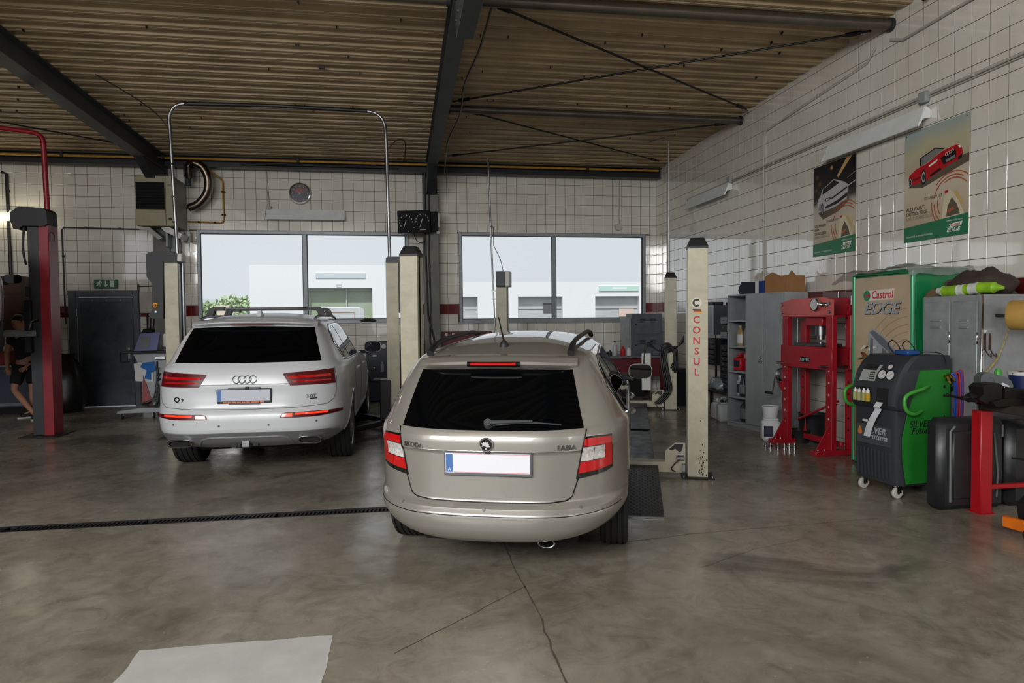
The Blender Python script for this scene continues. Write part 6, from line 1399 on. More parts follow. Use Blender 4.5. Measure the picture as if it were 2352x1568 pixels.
random.seed(4)
for i in range(16):
    x = random.uniform(-.84, -.58); z = random.uniform(.92, 1.28); l = random.uniform(.06, .16); a = random.uniform(-.3, .5); w_ = random.uniform(.012, .03)
    mb = MB(); u = (math.cos(a), math.sin(a)); x = max(x, -.845); mb.prism([(x, z), (x+u[0]*l*.5, z+u[1]*l*.5+w_), (x+u[0]*l, z+u[1]*l), (x+u[0]*l*.5, z+u[1]*l*.5-w_*.5)], fd, .0003+i*.00005, .0009+i*.00005); obj('splash_print', mb, ('print_brown', 'print_dark', 'print_orange', 'print_cream')[i % 4], dc, smooth=False)
M('film_grey', (150, 156, 152), .25, alpha=.55, noise=(5, .2))
random.seed(6); mb = MB()
def filmfn(u, v): 
    x = dx0-.25+u*1.2; y = -.09+v*.75; z = DH+.03+.02*math.sin(9*u+4*v)+random.uniform(-.008, .008)
    if x < dx0: z -= (dx0-x)*.45
    if y < 0: z -= .03
    if x > dx1: z -= (x-dx1)*1.6
    return (x, y, max(z, DH+.012) if (dx0 < x < dx1 and y > .0) else z)
mb.grid(filmfn, 26, 14); tag(obj('plastic_sheet', mb, 'film_grey', loc=dc.location, rot=dc.rotation_euler), 'wrinkled clear plastic sheet lying over the green display cabinet', 'sheet')
# ---------------------------------------------------------------- steel lockers
lk = thing('steel_locker', 'worn grey steel double locker with louvred doors behind the green machine', 'locker', (4.90, 5.10, 0), R(-90))
LH = 1.785
mb = MB(); mb.box(-.68, .015, 0, 0, .60, LH, .006); obj('carcass', mb, 'locker_light', lk)
for a, b_ in ((-.645, -.345), (-.315, -.045)):
    mb = MB(); mb.box(a, -.004, .06, b_, .015, LH-.055, .005); dd = obj('door', mb, 'locker_light', lk)
    for z in (1.55, 1.49):
        mb = MB(); mb.prism([(z, -.004), (z+.025, -.004), (z+.012, -.020), (z+.002, -.018)], lambda q, y, x: (x, y, q), a+.09, b_-.09); obj('louvre', mb, 'locker_light', dd, smooth=False)
    mb = MB(); mb.box(b_-.004, -.014, 1.36, b_+.012, -.002, 1.46, .004); obj('hinge', mb, 'chrome', dd)
    mb = MB(); mb.box(b_-.004, -.014, .9, b_+.012, -.002, .96, .004); obj('hinge', mb, 'black_metal', dd)
    mb = MB(); mb.cyl((a+.03, -.004, .95), (a+.03, -.03, .95), .018, n=14); obj('lock', mb, 'alu', dd)
mb = MB(); mb.box(-.015, -.006, .02, .004, .016, LH, .003); obj('corner_edge', mb, 'chrome', lk)
# paper roll on the locker side with hooks
M('paper_gold', (176, 138, 66), .75, noise=(8, .1)); M('paper_core', (60, 50, 40), .8)
rl = thing('paper_roll', 'yellow brown cleaning paper roll mounted on the locker side', 'paper roll', (5.125, 4.87, 1.603), R(25))
mb = MB(); mb.lathe([(.037, -.14), (.119, -.14), (.124, -.13), (.124, .12), (.119, .13), (.037, .13)], (0, 0, 0), 'y', 36, closed=True); obj('roll', mb, 'paper_gold', rl)
mb = MB(); mb.lathe([(.032, -.141), (.038, -.141), (.038, .131), (.032, .131)], (0, 0, 0), 'y', 24, closed=True); obj('core', mb, 'paper_core', rl)
mb = MB(); mb.cyl((0, -.135, 0), (0, .24, 0), .012, n=12); obj('holder', mb, 'black_metal', rl)
for i in range(2):
    mb = MB(); x = 4.925+i*.05; mb.box(x-.006, 5.085, 1.31, x+.006, 5.10, 1.45); 
    mb.tube(smoothpath([(x, 5.09, 1.32), (x-.005, 5.06, 1.28), (x+.02, 5.05, 1.255), (x+.03, 5.06, 1.28)]), .005, 6)
    tag(obj('wire_hook', mb, 'rust_wear'), ('left rusty wire hook hanging under the paper roll', 'right rusty wire hook hanging under the paper roll')[i], 'hook', 'wire hooks under the paper roll')
mb = MB(); mb.prism([(4.89, 1.48), (4.96, 1.48), (4.925, 1.445)], fxz, 5.097, 5.10); tag(obj('paper_note', mb, 'label_white', smooth=False), 'small white paper tip under the paper roll', 'note')
# jacket and rolled bag on the lockers
def cloth_lump(name, label, cat, loc, mat, R_, seed, rz=0., sc=(1, 1, 1), amp=.02):
    random.seed(seed); mb = MB(); mb.sphere((0, 0, 0), R_, 30, sc); ph = [random.uniform(0, 6) for _ in range(8)]
    for i, v in enumerate(mb.v):
        x, y, z = v; d_ = amp*(math.sin(17*x+ph[0])*math.cos(23*y+ph[1])+.7*math.sin(31*z+ph[2]+9*x)+.5*math.sin(40*y+ph[3]))
        z2 = z+d_; mb.v[i] = (x+d_*.5, y+d_*.4, max(z2, -R_*sc[2]*.62))
    lo = min(v[2] for v in mb.v); mb.v = [(v[0], v[1], v[2]-lo) for v in mb.v]
    return tag(obj(name, mb, mat, loc=loc, rot=(0, 0, rz), ang=60), label, cat)
M('jacket_brown', (58, 46, 40), .85, noise=(9, .4)); M('jacket_tan', (96, 74, 50), .85, noise=(9, .3))
jk = cloth_lump('brown_jacket', 'crumpled brown work jacket lying on top of the lockers', 'jacket', (5.21, 5.44, LH), 'jacket_brown', .27, 31, R(6), (.72, 1.25, .52), .028)
random.seed(33); mb = MB()
def slv(u, v):
    x = -.06-.16*u+.02*math.sin(12*v); y = .16+.22*v+.02*math.sin(9*u); z = .11+.05*math.sin(3*u+5*v)-.30*max(0, u-.35)**1.1; return (x, y, z)
mb.grid(slv, 14, 12); mb.grid(lambda u, v: tuple(Vector(slv(u, v))+Vector((.03, -.01, -.02))), 14, 12); obj('hanging_sleeve', mb, 'jacket_tan', jk)
M('bag_green', (138, 186, 40), .45, noise=(7, .2)); M('bag_white', (206, 208, 204), .5)
bg_ = thing('rolled_bag', 'lime green and white rolled plastic bag on top of the lockers', 'bag', (5.0, 5.36, LH+.052), R(-82)); bg_.scale = (.82, .82, .82)
random.seed(17); xs_ = (-.36, -.28, -.10, -.02, .04, .14, .30, .40)
rad = {-.36: .035, -.28: .058, -.10: .062, -.02: .06, .04: .06, .14: .062, .30: .055, .40: .012}
for (a, b_), m_ in zip(zip(xs_[:-1], xs_[1:]), ('bag_white', 'bag_green', 'bag_white', 'bag_green', 'bag_white', 'bag_green', 'bag_green')):
    mb = MB(); mb.tube([(a+(b_-a)*t, 0, .01*math.sin(8*(a+(b_-a)*t))) for t in np.linspace(0, 1, 5)], .06, 14, rr=[rad[a]+(rad[b_]-rad[a])*t+.003*math.sin(20*t) for t in np.linspace(0, 1, 5)]); obj('bag_section', mb, m_, bg_)
# ---------------------------------------------------------------- air-conditioning service machine
M('ac_grey', (42, 45, 50), .55, noise=(40, .12)); M('ac_green', (34, 122, 40), .42, noise=(4, .12)); M('ac_panel', (150, 152, 148), .5); M('glass_jar', (150, 146, 100), .15); M('oil_yellow', (170, 140, 40), .2); M('hose_blue', (20, 60, 150), .4); M('hose_red', (150, 20, 30), .4); M('brass', (180, 140, 60), .3, 1.); M('ac_green2', (60, 150, 50), .4)
ac = thing('service_machine', 'green and dark grey air-conditioning service machine on castors', 'machine', (4.50, 5.56, 0), R(-84))
# local: x right (toward viewer), front faces -y; width .56, depth .60
def prof_y(z): return float(np.interp(z, [.12, .35, .78, .80, .95, 1.10, 1.20, 1.255], [-.27, -.285, -.285, -.325, -.315, -.27, -.20, -.12]))
mb = MB(); zz = list(np.linspace(.12, .775, 8))+list(np.linspace(.785, 1.255, 14)); ws = .255
def acx(t): return ws
secs = []
for z in zz:
    w_ = ws+(.012 if z > .78 else 0); y0 = prof_y(z); secs.append([(-w_, y0+.06, z), (-w_*.93, y0+.015, z), (-w_*.8, y0, z), (w_*.8, y0, z), (w_*.93, y0+.015, z), (w_, y0+.06, z), (w_, .27, z), (-w_, .27, z)])
for r_ in secs: mb.v += r_
for i in range(len(secs)-1):
    for j in range(8): mb.f.append((i*8+j, i*8+(j+1) % 8, (i+1)*8+(j+1) % 8, (i+1)*8+j))
mb.f.append(tuple(range(7, -1, -1))); mb.f.append(tuple(range((len(secs)-1)*8, len(secs)*8))); obj('housing', mb, 'ac_grey', ac, ang=25)
for sx in (-1, 1):
    side = [(-.20, .14), (.265, .14), (.265, 1.13), (-.06, 1.13), (-.10, 1.0), (-.20, .72), (-.245, .55), (-.24, .35)]
    x0 = sx*(ws+.002); x1 = sx*(ws+.022)
    mb = MB(); mb.prism(side, lambda a, b_, d_: (d_, a, b_), x0+.01*sx, x1); sd = obj('side_panel', mb, 'ac_green', ac, smooth=False)
    for cx in range(3):
        for cz in range(6):
            mb = MB(); y = .08+cx*.065; z = .20+cz*.032; mb.box(min(x1, x1+sx*.002), y, z, max(x1, x1+sx*.002), y+.045, z+.014); obj('vent_slot', mb, 'under', sd, smooth=False)
    mb = MB(); xx = x1+sx*.01; mb.tube(smoothpath([(x1-sx*.01, .04, .99), (xx+sx*.05, -.10, .975), (xx+sx*.06, -.27, .93), (xx+sx*.06, -.30, .86), (xx+sx*.06, -.27, .79), (xx+sx*.05, -.18, .76), (x1-sx*.01, -.03, .775)]), .016, 10); obj('handle', mb, 'ac_green2', ac)
fs_ = lambda a, b_, d_: (ws+.022+d_, .04+a, .655+b_)
text('lettering', 'SILVER', .085, 'decal_black', ac, lambda a, b_, d_: (ws+.023+d_, -.06+a, .66+b_), shear=.2, offset=.001, extrude=.0006, sx=.95)
text('lettering', 'Futura', .075, 'decal_black', ac, lambda a, b_, d_: (ws+.023+d_, -.05+a, .60+b_), shear=.3, offset=.001, extrude=.0006, sx=1.1)
def fa(a, z, d_):  # on the sloped upper face
    e_ = .01; y = prof_y(z); dy = (prof_y(z+e_)-prof_y(z-e_))/(2*e_); n_ = Vector((0, -1, dy)).normalized(); p = Vector((a, y, z))+n_*d_; return (p.x, p.y, p.z)
def facepatch(x0, x1, z0, z1, d0, d1, skew=0., n=5):
    mb = MB(); vs = []
    for d_ in (d0, d1):
        for j in range(n+1):
            z = z0+(z1-z0)*j/n
            for x in (x0, x1): vs.append(fa(x+skew*(z-z0), z, d_))
    m = 2*(n+1); fs = []
    for j in range(n):
        for o in (0, m): fs.append((o+2*j, o+2*j+1, o+2*j+3, o+2*j+2))
        fs.append((2*j, 2*j+2, m+2*j+2, m+2*j)); fs.append((2*j+1, 2*j+3, m+2*j+3, m+2*j+1))
    fs += [(0, 1, m+1, m), (2*n, 2*n+1, m+2*n+1, m+2*n)]; return mb.add(vs, fs)
kp = obj('keypad', facepatch(-.17, .01, 1.02, 1.115, .001, .006, .15), 'ac_panel', ac, smooth=False)
obj('display', facepatch(-.155, .005, 1.12, 1.165, .001, .005, .15), 'under', ac, smooth=False)
obj('receipt_tab', facepatch(-.0, .03, 1.115, 1.165, .004, .007, .15), 'ac_panel', ac, smooth=False)
for i in range(3):
    for j in range(4):
        mb = facepatch(-.055+i*.02, -.041+i*.02, 1.035+j*.018, 1.046+j*.018, .006, .010, .15, 1); obj('key', mb, 'decal_black', kp, smooth=False)
for x, z, r_ in ((.085, 1.085, .040), (.175, 1.085, .040), (.135, 1.15, .026)):
    p = Vector(fa(x, z, 0)); n_ = (Vector(fa(x, z, .02))-p).normalized(); mb = MB(); mb.cyl(p, p+n_*.012, r_, n=24); gd = obj('gauge', mb, 'print_white', ac); mb = MB(); mb.cyl(p-n_*.002, p+n_*.014, r_*1.12, r_*1.12, 24, False); obj('gauge_rim', mb, 'black_plastic', gd)
    mb = MB(); mb.cyl(p+n_*.013, p+n_*.014+Vector((r_*.5, 0, r_*.3)), .002, n=6); obj('gauge_needle', mb, 'decal_red', gd)
obj('bottle_bay', facepatch(-.20, .005, .82, .965, .001, .004), 'under', ac, smooth=False)
for i, (x, m_) in enumerate(((-.165, 'glass_jar'), (-.115, 'glass_jar'), (-.06, 'glass_jar'), (-.015, 'oil_yellow'))):
    y = prof_y(.88)-.025; mb = MB(); mb.cyl((x, y, .84), (x, y, .915), .021, n=16); jr = obj('oil_jar', mb, m_, ac); mb = MB(); mb.cyl((x, y, .915), (x, y, .94), .016, n=14); mb.cyl((x, y, .94), (x, y, .955), .006, n=10); obj('jar_cap', mb, 'white_plastic', jr)
obj('printer_bay', facepatch(.06, .19, .80, .97, .001, .004), 'under', ac, smooth=False)
mb = MB()
def pap(u, v):
    x = .075+u*.075-.16*v**1.4; z = .845-.33*v+.02*math.sin(3*v); y = prof_y(max(z, .3))-.012-.05*math.sin(2.6*v); return (x, y, z)
mb.grid(pap, 3, 18); mb.grid(lambda u, v: tuple(Vector(pap(u, v))+Vector((0, .001, 0))), 3, 18); obj('paper_strip', mb, 'label_white', ac)
obj('front_panel', facepatch(-.20, .19, .45, .62, .001, .006), 'cab_dark', ac, smooth=False)
text('lettering', 'SILVER', .08, 'print_silver', ac, lambda a, b_, d_: fa(.02+a, .575+b_, .007+d_), shear=.2, offset=.001, extrude=.0006, sx=1.0)
text('lettering', 'Futura', .07, 'print_silver', ac, lambda a, b_, d_: fa(.045+a, .52+b_, .007+d_), shear=.3, offset=.001, extrude=.0006, sx=1.2)
mb = MB(); mb.prism([(-.165, .60), (-.135, .545), (-.16, .50), (-.19, .545)], lambda a, b_, d_: fa(a, b_, d_), .006, .008); obj('diamond_mark', mb, 'print_orange', ac, smooth=False)
mb = MB(); mb.prism([(-.1775, .5225), (-.1475, .5225), (-.16, .50)], lambda a, b_, d_: fa(a, b_, d_), .008, .009); obj('diamond_mark', mb, 'hose_blue', ac, smooth=False)
obj('sticker', facepatch(-.135, -.075, .645, .665, .001, .004), 'label_white', ac, smooth=False)
for i in range(10):
    x = -.19+i*.042; mb = MB(); mb.tube([fa(x, z, .004) for z in np.linspace(.16, .41, 6)], .010, 6); obj('front_rib', mb, 'ac_grey', ac)
for x, y, fr in ((-.20, -.20, 1), (.20, -.21, 1), (.20, .20, 0), (-.2, .2, 0)):
    mb = MB(); mb.lathe([(.012, -.014), (.046, -.014), (.05, -.009), (.05, .009), (.046, .014), (.012, .014)], (x, y-.015, .05), 'x', 24, closed=True); cs = obj('castor', mb, 'off_white' if fr else 'rubber', ac)
    mb = MB(); mb.box(x-.02, y-.03, .05, x-.016, y+.015, .11); mb.box(x+.016, y-.03, .05, x+.02, y+.015, .11); mb.box(x-.022, y-.02, .10, x+.022, y+.02, .125, .003); mb.cyl((x-.02, y-.015, .05), (x+.02, y-.015, .05), .012, n=10); obj('castor_fork', mb, 'chrome', cs)
for i, (m_, dy) in enumerate((('hose_blue', 0), ('hose_red', .03), ('hose_blue', .015), ('hose_red', .055), ('hose_blue', .075), ('hose_red', .085))):
    mb = MB(); x = ws+.03; y = .245+dy; mb.tube(smoothpath([(x, y-.01, 1.08), (x+.03, y+.02, 1.06+.01*i), (x+.035, y+.03, .85), (x+.03, y+.02, .55), (x+.02, y+.035, .42), (x+.01, y+.06, .55), (x+.03, y+.06, .9), (x+.02, y+.04, 1.04)]), .009, 8); obj('hose', mb, m_, ac)
for i, (dy, dz) in enumerate(((.20, 1.075), (.235, 1.085), (.27, 1.06), (.22, 1.04))):
    mb = MB(); mb.cyl((ws+.02, dy, dz), (ws+.06, dy-.01, dz-.005), .012, n=10); mb.cyl((ws+.06, dy-.01, dz-.005), (ws+.075, dy-.01, dz-.03), .009, n=8); obj('coupling', mb, 'brass', ac)
for z, dy in ((.98, .20), (.90, .20), (.72, .2), (.69, .2), (.66, .2)):
    mb = MB(); mb.cyl((ws+.0225, dy, z), (ws+.026, dy, z), .014 if z > .8 else .008, n=14); obj('port', mb, 'under', ac)
mb = MB(); mb.box(.0, -.08, 1.256, .16, .06, 1.30, .012); obj('blue_box', mb, M('hand_blue', (26, 70, 130), .5), ac)
for k_ in range(3):
    mb = MB(); x = (-.06, .10, .22)[k_]; mb.tube(smoothpath([(x, -.02, 1.27), (x-.05, -.03, 1.34), (x+.0, -.03, 1.385), (x+.05, -.01, 1.33), (x+.04, .02, 1.28)] if k_ < 2 else [(.14, .05, 1.28), (.2, .1, 1.285), (.26, .18, 1.27), (.27, .22, 1.2), (.262, .23, 1.13)]), .005, 6); obj('cable', mb, 'hose', ac)
# ---------------------------------------------------------------- workbench with vise at the right edge
M('bench_red', (170, 14, 26), .4, noise=(5, .15)); M('bench_top', (54, 46, 40), .6, noise=(6, .3)); M('vise_iron', (34, 32, 31), .5, .5, noise=(9, .3))
wk = thing('vise_workbench', 'red-legged workbench at the right picture edge carrying a vise', 'workbench', (4.66, 4.72, 0), R(0))
mb = MB(); mb.box(-.04, -.55, .83, 1.5*.58, .16, .90, .006)
mb = MB(); mb.box(.0, -.50, .835, .87, .16, .90, .006); obj('bench_top', mb, 'bench_top', wk)
mb = MB(); mb.box(-.06, .06, 0, .05, .16, .835, .006); obj('leg', mb, 'bench_red', wk)
mb = MB(); mb.box(.76, .06, 0, .86, .16, .835, .006); obj('leg', mb, 'bench_red', wk)
mb = MB(); mb.box(.05, .09, .19, .76, .13, .225, .004); obj('stretcher', mb, 'bench_red', wk)
mb = MB(); mb.box(-.07, .04, .0, .06, .18, .008); obj('foot_plate', mb, 'bench_red', wk, smooth=False)
v = thing('bench_vise', 'dark iron bench vise bolted to the workbench corner', 'vise', (4.62, 4.66, .90), R(3))
mb = MB(); mb.prism([(-.10, .0), (.20, .0), (.22, .04), (.06, .06), (-.02, .06), (-.14, .04)], fxz, -.09, .09); obj('base', mb, 'vise_iron', v, smooth=False)
mb = MB(); mb.prism([(.0, .06), (.22, .05), (.235, .09), (.20, .125), (.08, .135), (.02, .15), (.0, .14)], fxz, -.07, .07); obj('fixed_jaw', mb, 'vise_iron', v, smooth=False)
mb = MB(); mb.prism([(-.02, .05), (-.02, .165), (-.06, .18), (-.16, .175), (-.20, .15), (-.19, .10), (-.24, .06), (-.16, .02)], fxz, -.065, .065); obj('moving_jaw', mb, 'vise_iron', v, smooth=False)
mb = MB(); mb.cyl((-.33, -.0, .065), (.1, 0, .065), .018, n=14); mb.cyl((-.27, 0, .065), (-.19, 0, .065), .035, n=16); obj('screw', mb, 'vise_iron', v)
mb = MB(); mb.cyl((-.30, .16, .07), (-.30, -.10, .05), .010, n=10); mb.sphere((-.30, .16, .07), .016, 10); obj('lever', mb, 'vise_iron', v)
mb = MB(); mb.box(-.03, -.065, .13, -.018, .065, .165, .002); mb.box(0, -.065, .12, .012, .065, .155, .002); obj('jaw_plate', mb, 'alu', v)
k = thing('oil_canister', 'dark grey oil canister with green cap on the workbench', 'canister', (4.73, 4.80, .901), R(-20))
mb = MB(); mb.prism([(-.11, 0), (.11, 0), (.115, .14), (.10, .18), (.06, .21), (-.06, .245), (-.10, .235), (-.12, .20)], fxz, -.055, .055); obj('body', mb, M('can_grey', (96, 100, 102), .4, .2, noise=(5, .1)), k, smooth=False)
mb = MB(); mb.tube(smoothpath([(-.06, -.0565, .10), (-.075, -.0565, .19), (-.03, -.0565, .205), (-.01, -.0565, .13), (-.035, -.0565, .085)]), .006, 6); obj('grip_recess', mb, 'trim_grey', k)
mb = MB(); mb.cyl((.03, 0, .21), (.03, 0, .25), .03, .026, n=16); mb.cyl((.03, 0, .25), (.03, 0, .275), .024, .015, n=16); obj('cap', mb, 'ac_green2', k)
mb = MB(); mb.prism([(.0, .08), (.085, .08), (.085, .14), (.04, .165), (.0, .14)], fxz, -.0575, -.056); obj('label_print', mb, 'label_white', k, smooth=False); mb = MB(); mb.box(.0, -.059, .085, .07, -.0577, .105); obj('label_stripe', mb, 'bag_green', k, smooth=False)
k = thing('paste_bucket', 'blue and white hand paste bucket at the right picture edge', 'bucket', (5.0, 4.78, .901))
mb = MB(); mb.lathe([(.09, 0), (.094, .004), (.112, .22), (.10, .22), (.088, .01)], (0, 0, 0), 'z', 28, closed=True); mb.cyl((0, 0, 0), (0, 0, .01), .09, n=28); obj('body', mb, M('bucket_blue', (24, 36, 84), .4), k)
mb = MB(); mb.lathe([(.0, .218), (.118, .218), (.12, .225), (.12, .24), (.112, .246), (.0, .246)], (0, 0, 0), 'z', 28); obj('lid', mb, 'white_plastic', k)
text('lettering', 'AAM', .030, 'print_white', k, lambda a, b_, d_: (.107*math.sin((a-.05)/.107), -.107*math.cos((a-.05)/.107)-d_, .12+b_), extrude=.001)
text('lettering', 'TE', .030, 'print_white', k, lambda a, b_, d_: (.105*math.sin((a-.06)/.105), -.105*math.cos((a-.06)/.105)-d_, .088+b_), extrude=.001)
mb = MB(); mb.tube(smoothpath([(-.12, 0, .23), (-.08, -.06, .255), (.0, -.09, .262), (.08, -.06, .255), (.12, 0, .23)]), .004, 6); obj('bail_handle', mb, 'black_plastic', k)
k = thing('yellow_cup', 'mustard yellow plastic tub on the front edge of the workbench', 'tub', (4.82, 4.50, .901))
mb = MB(); mb.lathe([(.062, 0), (.066, .003), (.075, .105), (.078, .107), (.078, .115), (.071, .115), (.064, .008)], (0, 0, 0), 'z', 26, closed=True); mb.cyl((0, 0, 0), (0, 0, .008), .063, n=26); obj('wall', mb, M('mustard', (200, 160, 70), .5), k)
mb = MB(); mb.cyl((0, 0, .085), (0, 0, .09), .07, n=26); obj('content', mb, 'mustard', k)
mb = MB()
pth = smoothpath([(4.72, 5.06, .905), (4.79, 5.06, .98), (4.93, 5.07, 1.13), (5.04, 5.07, 1.25), (5.14, 5.07, 1.49), (5.2, 5.07, 1.62)])
n = len(pth); mb.add([tuple(p+Vector((0, 0, .012))) for p in pth]+[tuple(p-Vector((0, .0, .012))) for p in pth]+[tuple(p+Vector((0, .003, .012))) for p in pth]+[tuple(p+Vector((0, .003, -.012))) for p in pth], [(i, i+1, n+i+1, n+i) for i in range(n-1)]+[(2*n+i, 2*n+i+1, 3*n+i+1, 3*n+i) for i in range(n-1)])
tag(obj('measuring_tape', mb, M('tape_yellow', (176, 156, 90), .6, noise=(40, .5)), smooth=False), 'worn yellow tape hanging diagonally against the locker side', 'tape')
# black fuel tank and moulding under the bench
M('tank_black', (30, 32, 35), .38, noise=(5, .25), bump=(14, .15, .01))
k = thing('black_tank', 'large black plastic tank standing under the workbench behind the red leg', 'tank', (4.66, 4.99, 0), R(0))
mb = MB(); mb.box(-.33, -.095, 0, .30, .09, .76, .05); obj('shell', mb, 'tank_black', k)
mb = MB(); mb.box(-.22, -.108, .10, .12, -.085, .66, .02); obj('raised_face', mb, 'tank_black', k)
mb = MB(); mb.tube([(-.235, -.098, .08), (-.24, -.10, .66), (-.20, -.10, .70)], .010, 8); obj('edge_bead', mb, 'trim_grey', k)
mb = MB(); mb.tube([(.17, -.098, .64), (.21, -.098, .30), (.20, -.098, .1)], .008, 8); mb.tube([(.25, -.098, .70), (.25, -.098, .60)], .008, 8); obj('weld_bead', mb, 'trim_grey', k)
k = thing('black_moulding', 'rounded black plastic moulding beside the tank at the right edge', 'moulding', (5.10, 4.99, 0))
mb = MB(); mb.box(-.12, -.10, 0, .16, .09, .72, .06); obj('shell', mb, 'tank_black', k); mb = MB(); mb.tube(smoothpath([(-.1, -.102, .42), (.02, -.106, .40), (.12, -.102, .36)]), .008, 8); obj('groove', mb, 'under', k)
# orange jack nose
k = thing('trolley_jack', 'orange trolley jack front poking in at the right picture edge', 'jack', (4.47, 4.20, 0), R(10))
mb = MB(); mb.box(-.085, -.10, .045, -.045, .16, .13, .008); mb.box(.16, -.10, .045, .20, .16, .13, .008); mb.box(-.045, .10, .05, .16, .14, .11, .006); mb.prism([(-.13, .12), (-.045, .10), (-.045, .14), (-.11, .15)], fxz, -.06, -.02); obj('frame', mb, M('jack_orange', (220, 110, 20), .45, noise=(6, .15)), k)
for x in (-.105, .22):
    mb = MB(); mb.cyl((x-.018, -.06, .045), (x+.018, -.06, .045), .045, n=20); obj('wheel', mb, 'rubber', k)
mb = MB(); mb.prism([(-.02, .10), (.13, .10), (.13, .28), (.06, .30), (-.05, .24)], fxz, -.02, .08); obj('lift_arm', mb, 'black_metal', k, smooth=False)
# ---------------------------------------------------------------- small-parts racks, far right
M('drawer_black', (26, 28, 32), .45); M('drawer_clear', (120, 128, 132), .25)
def rack(label, x, y, z0, wd, cols, rws, rh, dp=.26, mats=('drawer_black',), legs=0.):
    t = thing('drawer_rack', label, 'drawer rack', (x, y, z0), R(-90))
    cw = wd/cols; hh = rws*rh
    if legs:
        for sx in (-1, 1):
            for yy in (.02, dp-.04):
                obj('leg', MB().box(sx*(wd/2+.005)-.01, yy, -legs, sx*(wd/2+.005)+.01, yy+.02, 0), 'black_metal', t, smooth=False)
    mb = MB(); mb.box(-wd/2-.02, .0, 0, -wd/2, dp, hh+.03, .003); mb.box(wd/2, .0, 0, wd/2+.02, dp, hh+.03, .003); mb.box(-wd/2, .0, hh, wd/2, dp, hh+.03, .003); mb.box(-wd/2, .0, 0, wd/2, dp, .012); mb.box(-wd/2, dp-.01, .012, wd/2, dp, hh); obj('case', mb, 'drawer_black', t)
    for i in range(cols):
        for j in range(rws):
            mb = MB(); mb.box(-wd/2+i*cw+.006, -.012, .014+j*rh+.004, -wd/2+(i+1)*cw-.006, dp-.02, .012+(j+1)*rh-.006, .004); dd = obj('drawer', mb, mats[(i+j) % len(mats)], t)
            mb = MB(); cx = -wd/2+(i+.5)*cw; z = .014+(j+.45)*rh; mb.box(cx-.03, -.024, z, cx+.03, -.012, z+.012, .003); obj('handle', mb, 'alu', dd)
    return t
def table(label, x, y, L, h, dp=.45):
    t = thing('rack_table', label, 'table', (x, y, 0), R(-90))
    mb = MB(); mb.box(-L/2, 0, h-.035, L/2, dp, h, .004); obj('table_top', mb, 'drawer_black', t)
    for sx in (-1, 1):
        for yy in (.02, dp-.06):
            mb = MB(); mb.box(sx*(L/2-.04)-.02, yy, 0, sx*(L/2-.04)+.02, yy+.04, h-.035, .003); obj('leg', mb, 'black_metal', t)
    return t
table('dark low table holding the small-parts racks near the corner', 5.08, 10.75, 1.5, .42)
rack('tall black small-parts rack with four drawer rows beside the lettered post', 5.25, 11.05, .80, .42, 1, 5, .085, legs=.379)
rack('black small-parts rack with silver handles next to the open shelf unit', 5.25, 10.38, .70, .46, 2, 5, .085)
rack('low black drawer rack on the table edge near the open shelf', 5.25, 10.38, .421, .46, 1, 3, .085)
gcb = thing('glass_cabinet', 'small glass-fronted wall cabinet above the black racks', 'cabinet', (5.22, 11.05, 1.32), R(-90))
mb = MB(); mb.box(-.24, .01, 0, .24, .30, .50, .006); obj('case', mb, 'cab_dark', gcb); mb = MB(); mb.box(-.21, .0, .03, .21, .01, .47, .003); dd = obj('door', mb, 'drawer_clear', gcb)
mb = MB(); mb.box(-.24, -.006, 0, -.21, .012, .50); mb.box(.21, -.006, 0, .24, .012, .50); mb.box(-.21, -.006, .47, .21, .012, .5); mb.box(-.21, -.006, 0, .21, .012, .03); obj('door_frame', mb, 'cab_grey', gcb, smooth=False)
obj('post', MB().box(-.26, .02, -.5, -.25, .04, 0).box(.25, .02, -.5, .26, .04, 0), 'black_metal', gcb, smooth=False)
mb = MB(); mb.box(-.15, .05, 0, .15, .25, .055, .01); k = tag(obj('dark_tool_case', mb, 'black_plastic', loc=(5.22, 11.1, 1.822), rot=(0, 0, R(-90))), 'dark tool case lying on top of the glass-fronted cabinet', 'tool case')
rack('clear small-parts rack standing over the black rack next to the open shelf', 5.25, 10.38, 1.25, .44, 2, 3, .12, mats=('drawer_clear', 'drawer_black'), legs=.094)
for i, (dx, h_, m_) in enumerate(((-.12, .16, 'jacket_brown'), (.0, .22, 'black_plastic'), (.10, .14, 'press_pink'))):
    bottle('bottle', ('brown bottle on top of the clear rack, left of three', 'tall black bottle on top of the clear rack, middle of three', 'pinkish bottle on top of the clear rack, right of three')[i], (5.40, 10.38-dx, 1.642), [(.035, 0), (.04, .01), (.04, h_*.65), (.016, h_*.85), (.014, h_*.9), (.016, h_)], m_, 'black_plastic', flat=1., group='bottles over the clear rack')
cloth_lump('clear_bag', 'crumpled clear plastic bag on the low black table', 'bag', (5.30, 10.72, .421), 'drawer_clear', .20, 51, 0, (.8, 1.2, .6), .03)
for i, (x, y) in enumerate(((5.0, 10.12), (4.95, 9.86), (5.22, 9.9))):
    k = thing('white_jug', ('milky plastic jug under the black table farthest from the shelf', 'milky plastic jug with black spout next to the open shelf', 'milky plastic jug behind the other two near the wall')[i], 'jug', (x, y, 0), R(-12*i), 'milky jugs on the floor')
    mb = MB(); mb.box(-.12, -.10, 0, .12, .10, .27, .03); mb.box(-.09, -.07, .27, .09, .07, .30, .015); obj('body', mb, 'clear_jug', k)
    mb = MB(); mb.cyl((-.05, 0, .30), (-.05, 0, .335), .026, n=14); obj('cap', mb, 'black_plastic' if i == 1 else 'white_plastic', k)
    mb = MB(); mb.tube(smoothpath([(-.01, 0, .295), (.04, 0, .34), (.09, 0, .33), (.11, 0, .27)]), .012, 8); obj('handle', mb, 'black_plastic' if i == 1 else 'clear_jug', k)
